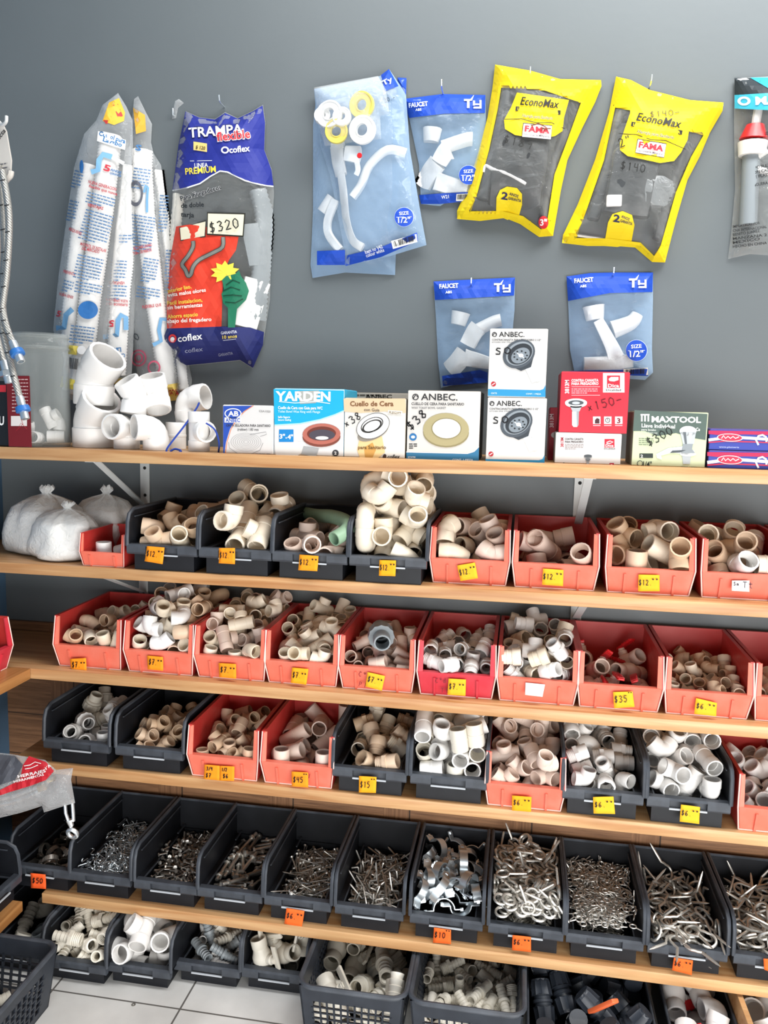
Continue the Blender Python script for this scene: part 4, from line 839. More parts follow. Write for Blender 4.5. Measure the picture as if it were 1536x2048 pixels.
 '3e': (2,-31,304,60,-31,-37,23,5,-50,386,42,24,-40,24,2,88,158,54,-5,61,-61,5,-106,140,32,50,0,0,7,-81,200,48,-46,5,-23,5,49,63,72,39,-39,-31,5,-124,335,78,24,-16,-44,2,-78,433,76,15,-15,25,5,115,296,84,0,-83,-34,5,123,350,114,-62,-4,-62,2,18,204,85,40,6,3,2,-88,274,56,-40,31,40,5,-123,172,84,-17,-16,43,7,125,221,97,-62,-53,-32,5,113,54,82,14,2,0,7,-90,82,76,13,-31,-30,7,100,120,94,-12,-64,-48,5,-107,272,132,-7,55,-64,7,-41,293,114,-24,-37,41,5,21,298,130,3,59,-56,2,45,358,138,-7,-81,24,5,-38,384,104,-16,49,-57,5,-115,394,116,8,32,19,5,-46,122,84,-2,-2,51,2,99,298,159,-51,-21,-51,7,19,443,152,-55,37,6,5,75,174,118,-22,14,11,7,-101,214,149,29,-56,-57,5,-2,52,112,2,82,6,2,-89,436,144,59,-46,0,5,12,230,156,8,-7,-25,5,15,119,98,15,-53,-22,5,-125,98,113,-47,31,-43,5,106,465,132,64,10,-24,5,-24,401,165,-15,-43,-15,5,-73,210,103,-30,-16,49,5,-16,163,131,44,-10,-37,5,69,240,143,-49,44,20,),
 '3f': (8,-110,152,36,-44,44,-27,8,110,209,36,-31,31,-37,8,41,122,43,62,3,-62,9,-10,447,96,25,85,7,9,59,393,81,17,55,2,9,110,117,45,35,-34,35,9,38,275,94,-61,40,49,8,34,184,57,-13,-61,-41,9,-92,111,95,9,-9,73,9,-8,363,97,4,18,-13,8,-47,158,51,32,37,11,9,-55,252,38,-18,-32,53,9,105,286,73,4,-72,43,8,70,213,98,-32,15,13,9,-28,267,98,-31,2,1,9,-8,124,111,-13,8,-41,9,68,462,140,40,-16,14,9,-119,199,110,-15,19,-42,9,-17,309,142,62,-51,29,8,119,127,109,-18,18,-42,9,-62,146,143,-47,-52,29,9,-49,206,95,9,41,-76,9,120,340,115,-40,50,-9,9,-108,446,108,-18,4,61,9,-31,17,137,68,24,8,8,-104,65,133,10,13,77,9,-2,432,156,-19,14,-33,8,119,417,172,30,-3,48,8,-59,227,150,4,82,-11,9,-117,349,97,36,-37,-35,9,58,142,122,50,19,-57,8,111,261,134,86,-2,-3,8,58,348,143,14,-13,37,8,12,187,159,-32,-17,36,9,-120,142,166,46,-43,-30,9,-70,399,144,74,15,-16,9,-107,283,95,52,-5,2,9,57,69,108,-59,-58,-13,8,-74,328,165,-72,-33,-11,9,100,201,165,-3,35,-40,),
 '3g': (9,99,237,42,7,45,-7,9,33,118,48,-31,-37,-31,9,-75,209,42,20,42,-20,8,111,180,107,-6,0,0,0,-12,241,94,-54,-54,-17,9,-117,141,100,17,8,45,8,101,91,105,33,-58,-29,8,-99,61,103,-26,-35,-66,9,115,407,89,-14,20,43,9,-114,458,123,0,77,-47,0,44,302,87,34,-24,-6,8,102,460,154,-59,-15,-36,8,40,125,136,-35,-2,60,9,-100,420,175,-4,5,-6,9,49,40,137,25,77,-19,8,-118,275,150,-57,21,-55,9,118,113,167,43,43,29,0,120,363,146,54,-23,-50,9,-42,154,92,24,34,-44,0,-82,136,153,31,22,39,0,-36,300,106,-63,22,37,9,-7,262,151,26,-73,-19,9,-25,370,159,-23,-12,-72,9,-16,84,105,-18,7,-30,0,61,366,141,14,43,11,9,93,184,172,48,1,1,9,-69,309,186,79,-33,17,9,-6,460,159,-10,-6,-89,8,73,51,227,-26,-20,-64,9,5,41,189,-76,-3,-16,9,-90,458,226,9,-56,63,9,114,194,235,-5,-3,43,9,-105,376,222,11,-19,-80,8,75,269,181,45,-54,-2,8,96,244,120,1,86,10,8,90,404,220,23,34,16,9,14,401,203,-53,30,-42,9,-105,39,184,40,-2,2,8,-2,170,167,-57,-40,38,9,-77,195,173,7,-50,66,0,-9,446,242,14,21,-31,9,115,316,232,-57,-34,-30,9,-57,326,251,-21,2,6,0,-12,101,196,-44,46,26,),
 '3h': (15,-107,116,42,-18,18,-42,15,102,129,42,10,-11,-46,15,-15,120,42,-4,3,-41,15,-72,240,85,-25,-2,-41,15,63,243,89,21,-64,-30,15,-11,347,42,-4,2,-28,15,-114,397,89,-2,-11,-45,15,72,374,89,-12,-17,-24,),
 '3i': (0,-39,192,29,-36,28,43,1,10,202,58,-72,9,50,1,21,413,50,9,-38,12,0,-50,264,55,1,52,37,0,-55,445,73,-52,53,-33,1,110,169,59,4,13,-24,0,9,368,94,-43,-16,-14,9,-124,272,92,-1,85,26,9,56,115,66,61,-25,-9,0,0,69,53,20,20,41,1,-62,132,57,37,18,-9,0,90,385,74,10,-6,-35,0,-61,325,89,-50,57,-9,0,-3,152,75,29,-37,-73,0,76,216,76,-36,17,19,0,-10,468,116,39,-16,21,0,46,263,79,75,-38,-12,0,121,74,78,29,45,20,0,-129,70,75,40,37,35,1,-69,228,123,2,19,7,1,-77,211,74,16,21,0,0,94,299,85,-2,34,60,1,-115,353,108,42,-77,-9,0,35,69,86,12,63,29,1,108,355,114,11,-20,19,0,-128,141,70,26,55,27,9,-5,306,99,40,25,8,0,-131,468,84,35,36,-34,0,-129,251,137,9,49,11,1,-49,173,91,12,-34,-66,1,-21,221,123,26,34,-15,1,57,254,124,17,81,14,1,126,150,99,42,-10,-56,0,74,468,99,47,6,-74,0,-92,413,89,26,-6,-5,0,43,420,123,-66,27,-33,0,131,224,112,34,12,8,0,38,345,121,47,-1,-48,0,-36,423,121,-7,-37,74,1,79,142,101,-2,22,48,9,128,318,140,-56,-43,-38,),
 '3j': (9,103,268,34,-57,14,-8,9,-87,453,35,0,1,-81,8,48,55,35,-85,0,0,8,36,388,35,18,0,1,9,-106,64,34,-32,-31,36,0,116,108,31,20,37,11,0,-105,467,85,-35,34,33,0,20,272,32,21,14,32,9,81,210,34,-67,-40,10,9,10,181,34,38,64,26,0,124,315,67,49,-31,23,0,29,467,33,76,0,1,0,-97,172,32,19,13,32,0,98,399,32,53,51,-18,9,108,463,34,0,-68,-58,9,112,174,70,75,13,-19,9,-112,246,34,0,-7,88,8,-51,185,59,-44,-67,-2,9,-36,123,34,-17,83,-20,9,-44,331,34,-28,36,-42,9,-103,329,47,-36,13,57,9,58,123,43,-15,-43,-15,9,96,428,78,1,68,58,0,-40,407,30,49,5,4,8,62,71,96,-13,46,-1,8,-48,56,45,-7,-45,-7,8,27,231,79,-55,10,7,9,-126,115,85,-53,-50,24,9,-53,271,72,-53,17,15,8,125,109,108,-20,-19,42,9,-119,385,63,65,39,-37,0,39,334,31,43,21,-13,9,-2,91,76,33,55,-13,0,-72,104,85,1,63,7,9,47,283,88,17,19,-5,8,-17,344,89,-22,-35,35,),
 '4a': (10,-24,215,47,14,-62,-53,10,-42,445,47,67,9,4,10,-5,106,63,-9,19,49,10,-67,360,66,-54,17,54,10,-94,316,166,11,-32,7,10,-52,280,96,-68,-14,-13,10,82,94,66,-44,27,44,10,60,176,71,-1,-45,-1,10,-4,402,119,32,-25,-31,10,-65,193,131,33,80,-6,10,82,427,118,18,35,36,10,-101,440,147,-13,-50,9,10,-78,110,104,6,-24,-30,10,32,312,165,-45,56,-14,10,96,187,173,-48,32,-64,),
 '4b': (3,95,414,63,19,-42,-19,3,-60,263,34,0,0,85,2,-62,159,33,18,-77,-32,0,35,274,33,24,35,-28,2,9,465,64,-57,6,9,0,93,243,61,54,16,46,3,-91,358,91,61,-16,-50,0,45,134,34,-83,34,0,2,24,93,87,52,55,23,3,8,224,91,-12,-24,62,3,91,153,129,49,50,-11,3,-18,309,113,-36,56,-57,2,-55,70,61,-16,-48,-56,3,-92,224,118,31,3,50,3,-64,123,110,61,-22,10,2,90,206,161,27,67,-32,2,35,426,119,-19,68,31,2,-45,356,132,12,-53,-26,3,-31,175,152,-16,-15,-18,),
 '4c': (5,50,271,34,61,15,8,0,-50,137,33,57,36,16,2,-114,57,58,36,34,-36,5,-109,255,33,-42,47,-29,5,59,198,33,-38,-17,20,2,-92,320,58,35,-35,35,0,99,54,87,33,37,-37,5,-50,232,43,2,-10,35,0,-23,464,87,74,28,11,5,111,184,91,0,-77,42,2,-17,207,81,-15,27,-80,5,41,274,87,13,61,45,5,-87,129,80,-21,-16,32,0,42,78,75,34,37,0,0,45,411,85,-16,31,58,0,48,148,106,0,28,4,5,-71,396,102,42,24,60,5,-15,238,125,-3,-49,-72,5,-123,448,88,-21,-25,39,0,-4,107,93,-49,8,55,0,48,343,83,-15,46,58,2,-123,246,106,31,-9,-47,5,123,307,97,-38,-50,4,0,-121,366,127,31,16,-45,2,21,311,160,-27,-15,68,5,-55,294,148,-27,-9,-29,5,89,299,147,-20,69,9,5,112,236,107,-76,2,0,0,122,373,113,17,-43,-10,2,-55,115,122,45,-61,-24,5,-66,465,130,42,-9,8,5,-22,373,125,47,23,-6,5,8,206,165,55,-47,-41,5,39,431,146,23,68,-1,2,95,447,135,-26,-15,-21,),
 '4d': (6,-105,457,75,-49,22,49,6,-8,238,40,-27,-79,19,6,-12,418,40,35,42,36,6,-86,63,75,0,-45,0,6,105,289,40,11,-11,-44,6,-6,103,40,33,44,38,6,-33,348,100,41,-32,-26,6,-65,198,73,22,31,-74,6,56,415,66,-40,24,-45,6,19,338,152,8,-12,-39,6,66,294,100,-4,-16,21,6,-73,132,96,4,80,2,6,-74,244,129,4,71,-17,6,-17,456,139,75,5,-32,6,101,70,75,58,-11,58,6,115,456,148,48,-23,48,6,-114,350,118,-32,37,-32,),
 '4e': (8,-66,98,41,30,70,29,9,11,390,52,6,-45,6,8,81,369,56,37,-33,37,8,-83,442,41,24,25,41,8,66,272,43,-10,-89,1,9,44,458,52,-27,-39,-27,9,77,377,135,-31,31,-37,8,90,459,157,-12,-7,-88,9,-62,194,41,22,-29,-47,8,71,110,41,-76,-10,2,8,-20,287,42,-1,0,-7,8,9,381,156,4,33,-39,9,-87,238,105,28,35,32,8,79,231,132,19,-48,60,8,59,182,47,-59,-9,1,8,-25,457,106,-64,-11,-34,8,7,316,107,8,-5,-11,9,-3,229,101,-29,-61,-7,9,-86,341,88,38,-50,1,9,-26,96,108,-14,-23,-60,9,3,174,146,4,-29,34,9,-40,280,161,44,32,62,8,-76,405,133,-41,16,-7,8,-88,350,181,-25,-12,4,8,64,72,122,-15,-26,83,9,94,300,151,70,9,-27,8,-46,436,215,2,-39,0,),
 '4f': (6,22,70,75,-38,-32,-38,6,81,341,40,24,-26,-42,6,44,162,40,-2,-5,63,0,15,142,101,8,-16,9,5,88,191,88,57,-56,15,6,-84,206,79,-42,24,41,5,96,243,141,-5,-39,80,0,4,245,101,51,7,11,5,-75,71,111,61,-3,4,5,28,165,172,62,-2,-21,5,-112,111,164,-17,-14,-44,5,24,314,171,46,-14,-26,5,91,91,122,-13,-6,49,6,-72,345,189,-18,-18,7,5,46,69,179,0,0,-45,0,-25,85,185,11,15,22,5,88,459,179,24,-7,3,5,-112,216,182,38,34,36,5,112,283,199,52,54,-9,6,-33,221,206,72,54,-3,5,113,100,200,-9,-8,45,6,71,409,230,5,65,-42,0,-46,74,266,19,-40,-61,5,-111,158,246,49,-34,-41,5,-98,278,253,-22,17,22,5,100,200,222,0,-34,83,0,77,338,240,-13,14,82,5,36,51,261,-67,3,57,5,-42,243,279,-48,71,-3,6,-118,93,293,37,22,46,6,67,224,299,-33,-9,-26,5,102,67,283,-55,19,46,6,79,143,267,-6,-11,7,),
 '4g': (2,65,188,38,-80,41,0,0,28,449,39,6,2,-88,2,-99,211,38,65,56,5,5,-20,271,39,32,54,38,0,109,230,61,-11,45,-11,2,29,314,62,-63,-55,30,2,20,91,70,-42,-36,-1,0,-119,221,99,0,86,-4,2,-76,124,79,15,20,-5,2,-82,60,87,-18,-51,-54,0,-66,430,124,50,-60,-18,0,13,422,104,0,-18,6,2,17,328,127,10,-5,-10,0,83,164,102,-20,83,3,2,-46,417,185,22,-8,81,5,117,459,147,-60,8,60,5,103,289,131,32,-60,-10,5,-13,207,98,-10,7,-32,0,-21,118,123,-1,37,49,5,109,80,62,-4,-16,37,0,84,84,127,-1,-2,67,2,-83,267,150,-3,17,20,0,88,355,216,-33,-38,69,0,12,231,155,44,-39,-28,5,4,332,194,-45,53,-11,2,29,423,252,32,9,-67,2,-91,330,219,65,8,-30,2,66,290,237,54,0,54,2,-46,407,262,34,7,33,0,41,145,151,-11,75,10,2,-84,182,155,51,-2,7,0,118,214,172,27,-6,-2,0,67,18,199,10,-40,-66,5,-13,329,274,-15,-21,-83,5,35,96,199,-48,-66,-24,),
 '4h': (0,62,150,39,-19,0,88,9,-2,196,39,47,-18,-15,9,88,377,39,-56,-56,13,8,-63,451,39,-6,-55,65,8,-88,169,53,9,-44,9,8,38,254,39,-23,-65,40,9,88,288,77,20,42,19,8,-26,315,47,-7,45,7,0,-22,126,64,58,-40,-44,0,-2,379,61,-29,-69,-16,9,44,204,95,-4,2,-20,0,69,464,126,-35,-35,-35,9,18,73,115,-45,46,-25,9,91,373,122,15,49,25,0,-90,339,36,24,44,13,0,60,66,38,-16,54,54,9,34,340,110,-37,-64,-37,9,-3,460,108,-47,21,60,9,-76,207,127,49,3,3,8,-68,406,89,-62,10,-3,9,109,422,173,-26,50,-7,9,-75,297,124,-74,0,-7,9,33,457,186,-40,30,59,9,-73,140,138,5,56,-56,9,104,241,142,0,-78,45,0,-23,352,160,48,-67,30,9,17,277,139,-63,-13,-10,9,-113,384,156,-37,17,45,0,-58,433,144,7,41,8,8,103,304,169,-27,2,3,0,80,111,134,-27,-58,43,9,46,383,185,18,25,43,8,-108,252,178,-16,20,36,9,-113,460,223,33,36,-33,0,-31,288,211,-50,-13,-7,9,-64,343,225,-21,38,51,8,19,152,155,-41,8,-67,9,-114,294,253,56,-43,-34,8,14,217,172,1,61,-62,0,-19,438,222,54,-10,-26,8,-97,163,196,-10,79,12,0,-61,76,122,47,9,1,),
 '4i': (0,79,159,42,21,27,9,0,-34,177,41,-26,49,54,0,94,52,126,-1,45,0,2,20,115,134,-3,60,-4,0,-40,275,41,54,1,-71,2,57,228,116,-6,-50,-71,0,80,344,137,6,16,-84,5,111,287,190,-46,53,-3,2,-17,202,197,2,-20,-24,0,54,310,258,-28,-29,38,0,-35,114,181,82,13,-16,2,-75,114,123,9,11,52,0,37,401,205,51,-5,-27,5,-37,307,223,-40,-62,33,0,-113,229,154,52,-19,-52,0,-79,166,235,22,16,-13,0,-112,397,230,55,22,-50,0,-107,283,236,52,-23,-59,0,-17,229,277,17,46,11,2,90,136,230,-25,23,-32,2,121,272,281,32,34,35,),
 '4j': (2,110,422,74,9,-41,9,2,-84,96,40,47,-50,-24,0,-30,456,73,49,-12,26,0,94,175,40,56,-70,0,0,83,64,40,0,0,-14,2,40,403,40,69,-58,0,0,-101,257,40,30,27,35,2,-46,317,39,45,-25,-21,0,-3,371,105,72,27,-32,0,-17,138,59,68,39,-30,0,59,390,135,67,16,-29,2,-46,201,74,14,24,8,0,111,425,173,12,43,22,0,-81,332,136,60,-8,13,0,-115,399,140,-8,-49,-45,0,52,243,116,-49,-21,-14,2,116,92,106,37,-35,-35,0,23,455,118,-24,42,62,0,-10,279,129,-29,48,57,0,39,154,102,48,4,-17,),
 '5a': (26,28,234,52,-69,-58,0,26,0,196,73,-22,42,28,26,51,282,73,-45,-6,-1,26,-22,374,52,53,73,0,26,-82,135,52,-7,-90,0,26,-45,78,52,0,0,55,26,-81,324,52,4,90,0,26,54,143,52,0,0,29,26,57,116,77,0,0,-30,26,-79,256,52,-4,-90,0,26,-18,154,52,0,0,34,26,6,70,67,-55,-54,13,26,-52,195,75,38,-24,-65,26,-73,358,77,81,-39,0,26,-97,196,81,-23,34,-29,26,-81,71,76,-87,-21,-6,26,103,92,73,38,-32,-38,26,60,181,98,8,-31,-40,26,-62,428,52,0,0,73,26,-2,461,52,0,0,13,26,-9,107,94,44,48,-9,),
 '5b': (17,-5,433,91,-55,-58,14,17,2,216,91,-2,6,-75,17,97,116,91,-3,5,-59,17,88,218,91,50,68,11,17,-91,312,91,48,30,21,17,-93,82,91,-4,1,-7,17,-8,365,91,69,-25,-8,17,-94,134,91,48,-15,-13,17,-59,472,91,9,13,55,17,-4,379,91,-38,14,-17,17,22,361,91,-15,22,-53,17,-39,194,91,47,-18,-15,17,-54,249,91,-21,9,-21,17,13,87,91,-21,-50,50,17,32,210,91,14,-78,-32,17,38,421,91,8,54,63,17,-27,473,91,-23,0,0,17,-50,82,91,-17,18,-43,17,30,246,91,8,-42,-68,17,74,133,91,-22,7,-16,17,-108,426,91,-4,4,-45,17,68,487,91,14,0,0,17,37,407,91,8,53,63,17,-65,148,91,-36,55,-34,17,68,272,91,-21,-9,22,17,-14,163,91,6,41,72,17,-31,487,91,0,-88,21,17,69,253,94,14,-17,-64,17,-22,219,91,-28,79,-19,17,-79,59,91,4,-67,-57,17,30,339,99,31,51,61,17,12,56,91,-58,-10,6,17,-92,96,91,-4,-32,77,17,-23,444,91,22,-29,-47,17,26,179,91,-25,64,-39,17,-13,245,91,0,-21,-87,17,108,88,91,45,-45,-27,17,-14,259,91,-41,0,0,17,83,57,91,46,22,19,17,-74,406,91,49,-2,-1,17,-93,153,91,-1,-6,78,17,2,393,91,-29,-78,19,17,-32,412,91,-9,78,-37,17,31,133,91,-17,83,-20,17,-4,170,101,22,80,8,17,-86,360,91,-29,-34,40,17,-39,443,91,-28,37,-43,17,35,45,105,5,0,0,17,-59,225,91,13,-3,-12,17,-108,128,99,-29,42,-22,17,-77,48,104,-40,5,-5,17,-5,133,91,-37,21,-24,17,-79,389,91,-2,57,-67,17,-62,220,104,23,70,38,17,-104,370,91,-10,-12,51,17,58,473,91,0,47,77,17,-108,273,91,31,-31,-37,17,-13,93,91,-31,-32,38,17,-67,289,91,-44,-45,28,17,49,454,98,-54,-48,0,17,29,313,91,4,-44,-72,17,61,114,91,-3,-5,60,17,-96,264,97,-42,-34,33,17,-70,244,96,-41,5,-17,17,35,85,95,73,-47,7,17,-79,420,91,-2,-58,67,17,-2,253,108,-58,14,2,17,-44,247,103,60,-24,-12,17,19,460,91,-2,-57,67,17,108,129,104,34,28,40,17,51,83,91,41,-33,-28,17,-26,139,91,28,50,43,17,-105,387,107,-10,-17,-55,17,20,378,104,7,-8,-52,17,-4,333,91,49,-3,-3,17,-79,434,91,13,0,-2,17,-80,199,91,0,-68,-58,17,45,157,91,31,8,14,17,31,260,96,68,7,13,17,81,207,101,54,-40,-43,17,69,233,98,-3,-14,22,17,9,417,96,32,-41,-26,17,35,392,91,-5,-31,75,17,13,191,98,-27,-50,65,17,-81,281,91,34,-33,-35,17,-49,332,91,1,-20,-85,17,57,284,96,15,-4,14,17,29,113,91,84,18,1,17,-72,359,91,-41,-49,30,17,-5,346,98,-21,-25,72,17,-107,486,106,-36,28,25,17,-106,328,91,-42,-39,28,17,68,405,91,27,21,34,17,21,283,98,31,-41,-21,17,-93,169,91,-15,-70,43,17,-42,355,91,48,13,11,17,-108,204,91,-31,31,-37,17,-70,383,103,-46,18,-6,17,-92,474,91,-11,85,-20,17,-108,57,100,-1,-21,-40,17,-32,398,98,-5,77,-17,17,33,58,109,-15,11,-85,17,15,474,93,32,2,-3,17,-92,142,104,-31,-32,38,17,-26,155,104,31,-16,-27,17,-120,315,115,-38,53,-32,17,-10,276,91,13,1,3,17,-59,346,104,-3,-5,59,17,-88,179,98,16,5,85,17,-85,461,91,13,2,7,17,-93,308,105,6,-42,-70,17,-48,291,96,-34,-68,11,17,61,206,91,-57,-16,10,17,9,112,102,-5,1,14,17,96,151,99,-4,-20,32,17,37,351,102,2,20,-17,17,-14,218,104,-18,-47,54,17,75,389,100,43,-71,22,17,24,487,91,0,7,-90,17,-133,336,118,-48,44,-30,17,49,295,91,-1,6,-78,17,-16,469,104,63,59,5,17,-61,131,101,-16,-59,-51,17,-80,108,91,8,64,55,17,-8,66,104,65,-22,-9,17,-118,68,115,15,-36,-59,17,-6,268,101,-76,-2,2,17,71,123,101,-42,-65,-31,17,-22,246,104,28,71,29,17,-89,225,91,13,37,62,17,-62,75,99,-54,36,-37,17,80,82,91,31,3,6,17,40,377,100,49,-37,-43,17,-44,349,104,-42,-70,17,17,38,129,104,-75,16,-4,17,-51,188,100,33,-29,-62,17,-52,274,97,1,11,-28,17,-40,319,91,0,7,-87,17,-1,438,105,10,-2,-4,17,-35,459,104,-62,48,-11,17,-34,108,93,-38,42,-30,17,46,303,104,41,34,28,17,-75,284,104,50,-42,-24,17,-93,368,105,-76,-5,2,17,68,397,112,-27,74,1,17,-23,291,98,-9,8,27,17,70,103,108,-39,25,-4,17,-133,469,115,-4,-4,45,17,-39,65,98,3,17,37,17,-12,189,91,80,-32,-2,17,-129,102,115,40,34,29,17,37,145,104,13,62,53,17,-133,178,115,61,-61,-5,17,-94,351,105,68,-1,2,17,-56,94,104,2,14,77,17,-1,424,107,-14,-7,-5,17,26,311,105,66,-54,-2,17,-65,455,100,24,-41,-72,17,-55,398,105,43,76,4,17,-15,55,100,57,-34,6,17,-28,309,101,-5,71,-16,17,64,347,95,-7,-4,-22,17,78,162,101,40,-32,-5,17,-92,436,104,31,-4,-7,17,-86,255,106,18,15,46,17,37,224,100,27,-73,23,17,48,178,91,25,-73,-30,17,-108,215,104,11,-11,-44,17,74,447,97,-56,49,-2,17,-31,359,105,58,-38,-36,17,7,225,108,47,-21,-37,17,-81,219,111,-38,-52,1,17,-4,135,105,-42,62,-15,17,-52,318,104,-1,9,-85,17,-13,228,116,13,-5,-21,17,-35,377,98,-2,-13,16,17,14,82,104,-17,-24,45,17,-93,467,102,-58,-8,5,17,37,314,113,-21,13,-44,17,65,413,105,-85,2,0,17,-46,156,104,-35,56,10,17,7,451,102,-66,24,18,17,64,311,105,31,-36,8,17,-4,358,112,58,15,18,17,55,93,103,-25,19,-39,17,14,175,104,-53,16,-12,17,-62,116,98,-69,10,11,17,32,433,102,37,-51,-11,17,-12,323,100,-15,-55,32,17,-6,289,100,74,28,-18,17,68,325,104,12,-3,-13,17,44,193,105,20,-34,-49,17,17,199,109,-10,9,8,17,-47,282,110,30,-13,-34,17,-94,209,105,42,42,29,17,-38,181,105,7,2,18,17,40,155,114,-42,31,-59,17,-99,325,107,54,39,-8,17,-56,228,114,-29,-27,-73,17,39,403,111,-17,8,83,17,61,429,104,-6,-75,46,17,-1,302,107,-22,1,10,17,-34,487,112,48,-8,9,17,61,178,104,-3,4,-46,17,10,136,102,-10,16,37,17,73,171,111,-20,9,37,17,-23,207,104,48,-17,-16,17,127,92,115,-3,-4,53,17,55,231,107,-72,44,-15,17,4,276,113,-51,-24,35,17,-120,362,117,-73,27,-10,17,-30,110,109,13,7,-78,17,-4,388,104,-4,-3,44,17,-45,408,107,-43,-62,36,17,-75,487,103,12,20,-85,17,-57,243,112,43,-12,-2,17,-60,197,108,44,-49,-56,17,26,107,109,29,14,83,17,-12,88,104,28,81,8,17,82,274,109,-44,-10,34,17,-2,328,108,20,-9,66,17,-40,135,109,31,-24,-52,17,67,149,102,-79,8,26,17,27,249,109,41,-5,-30,17,-27,290,116,-18,-15,-18,17,-43,433,104,-9,-28,66,17,-72,400,109,-52,16,-27,17,-87,76,104,37,80,6,),
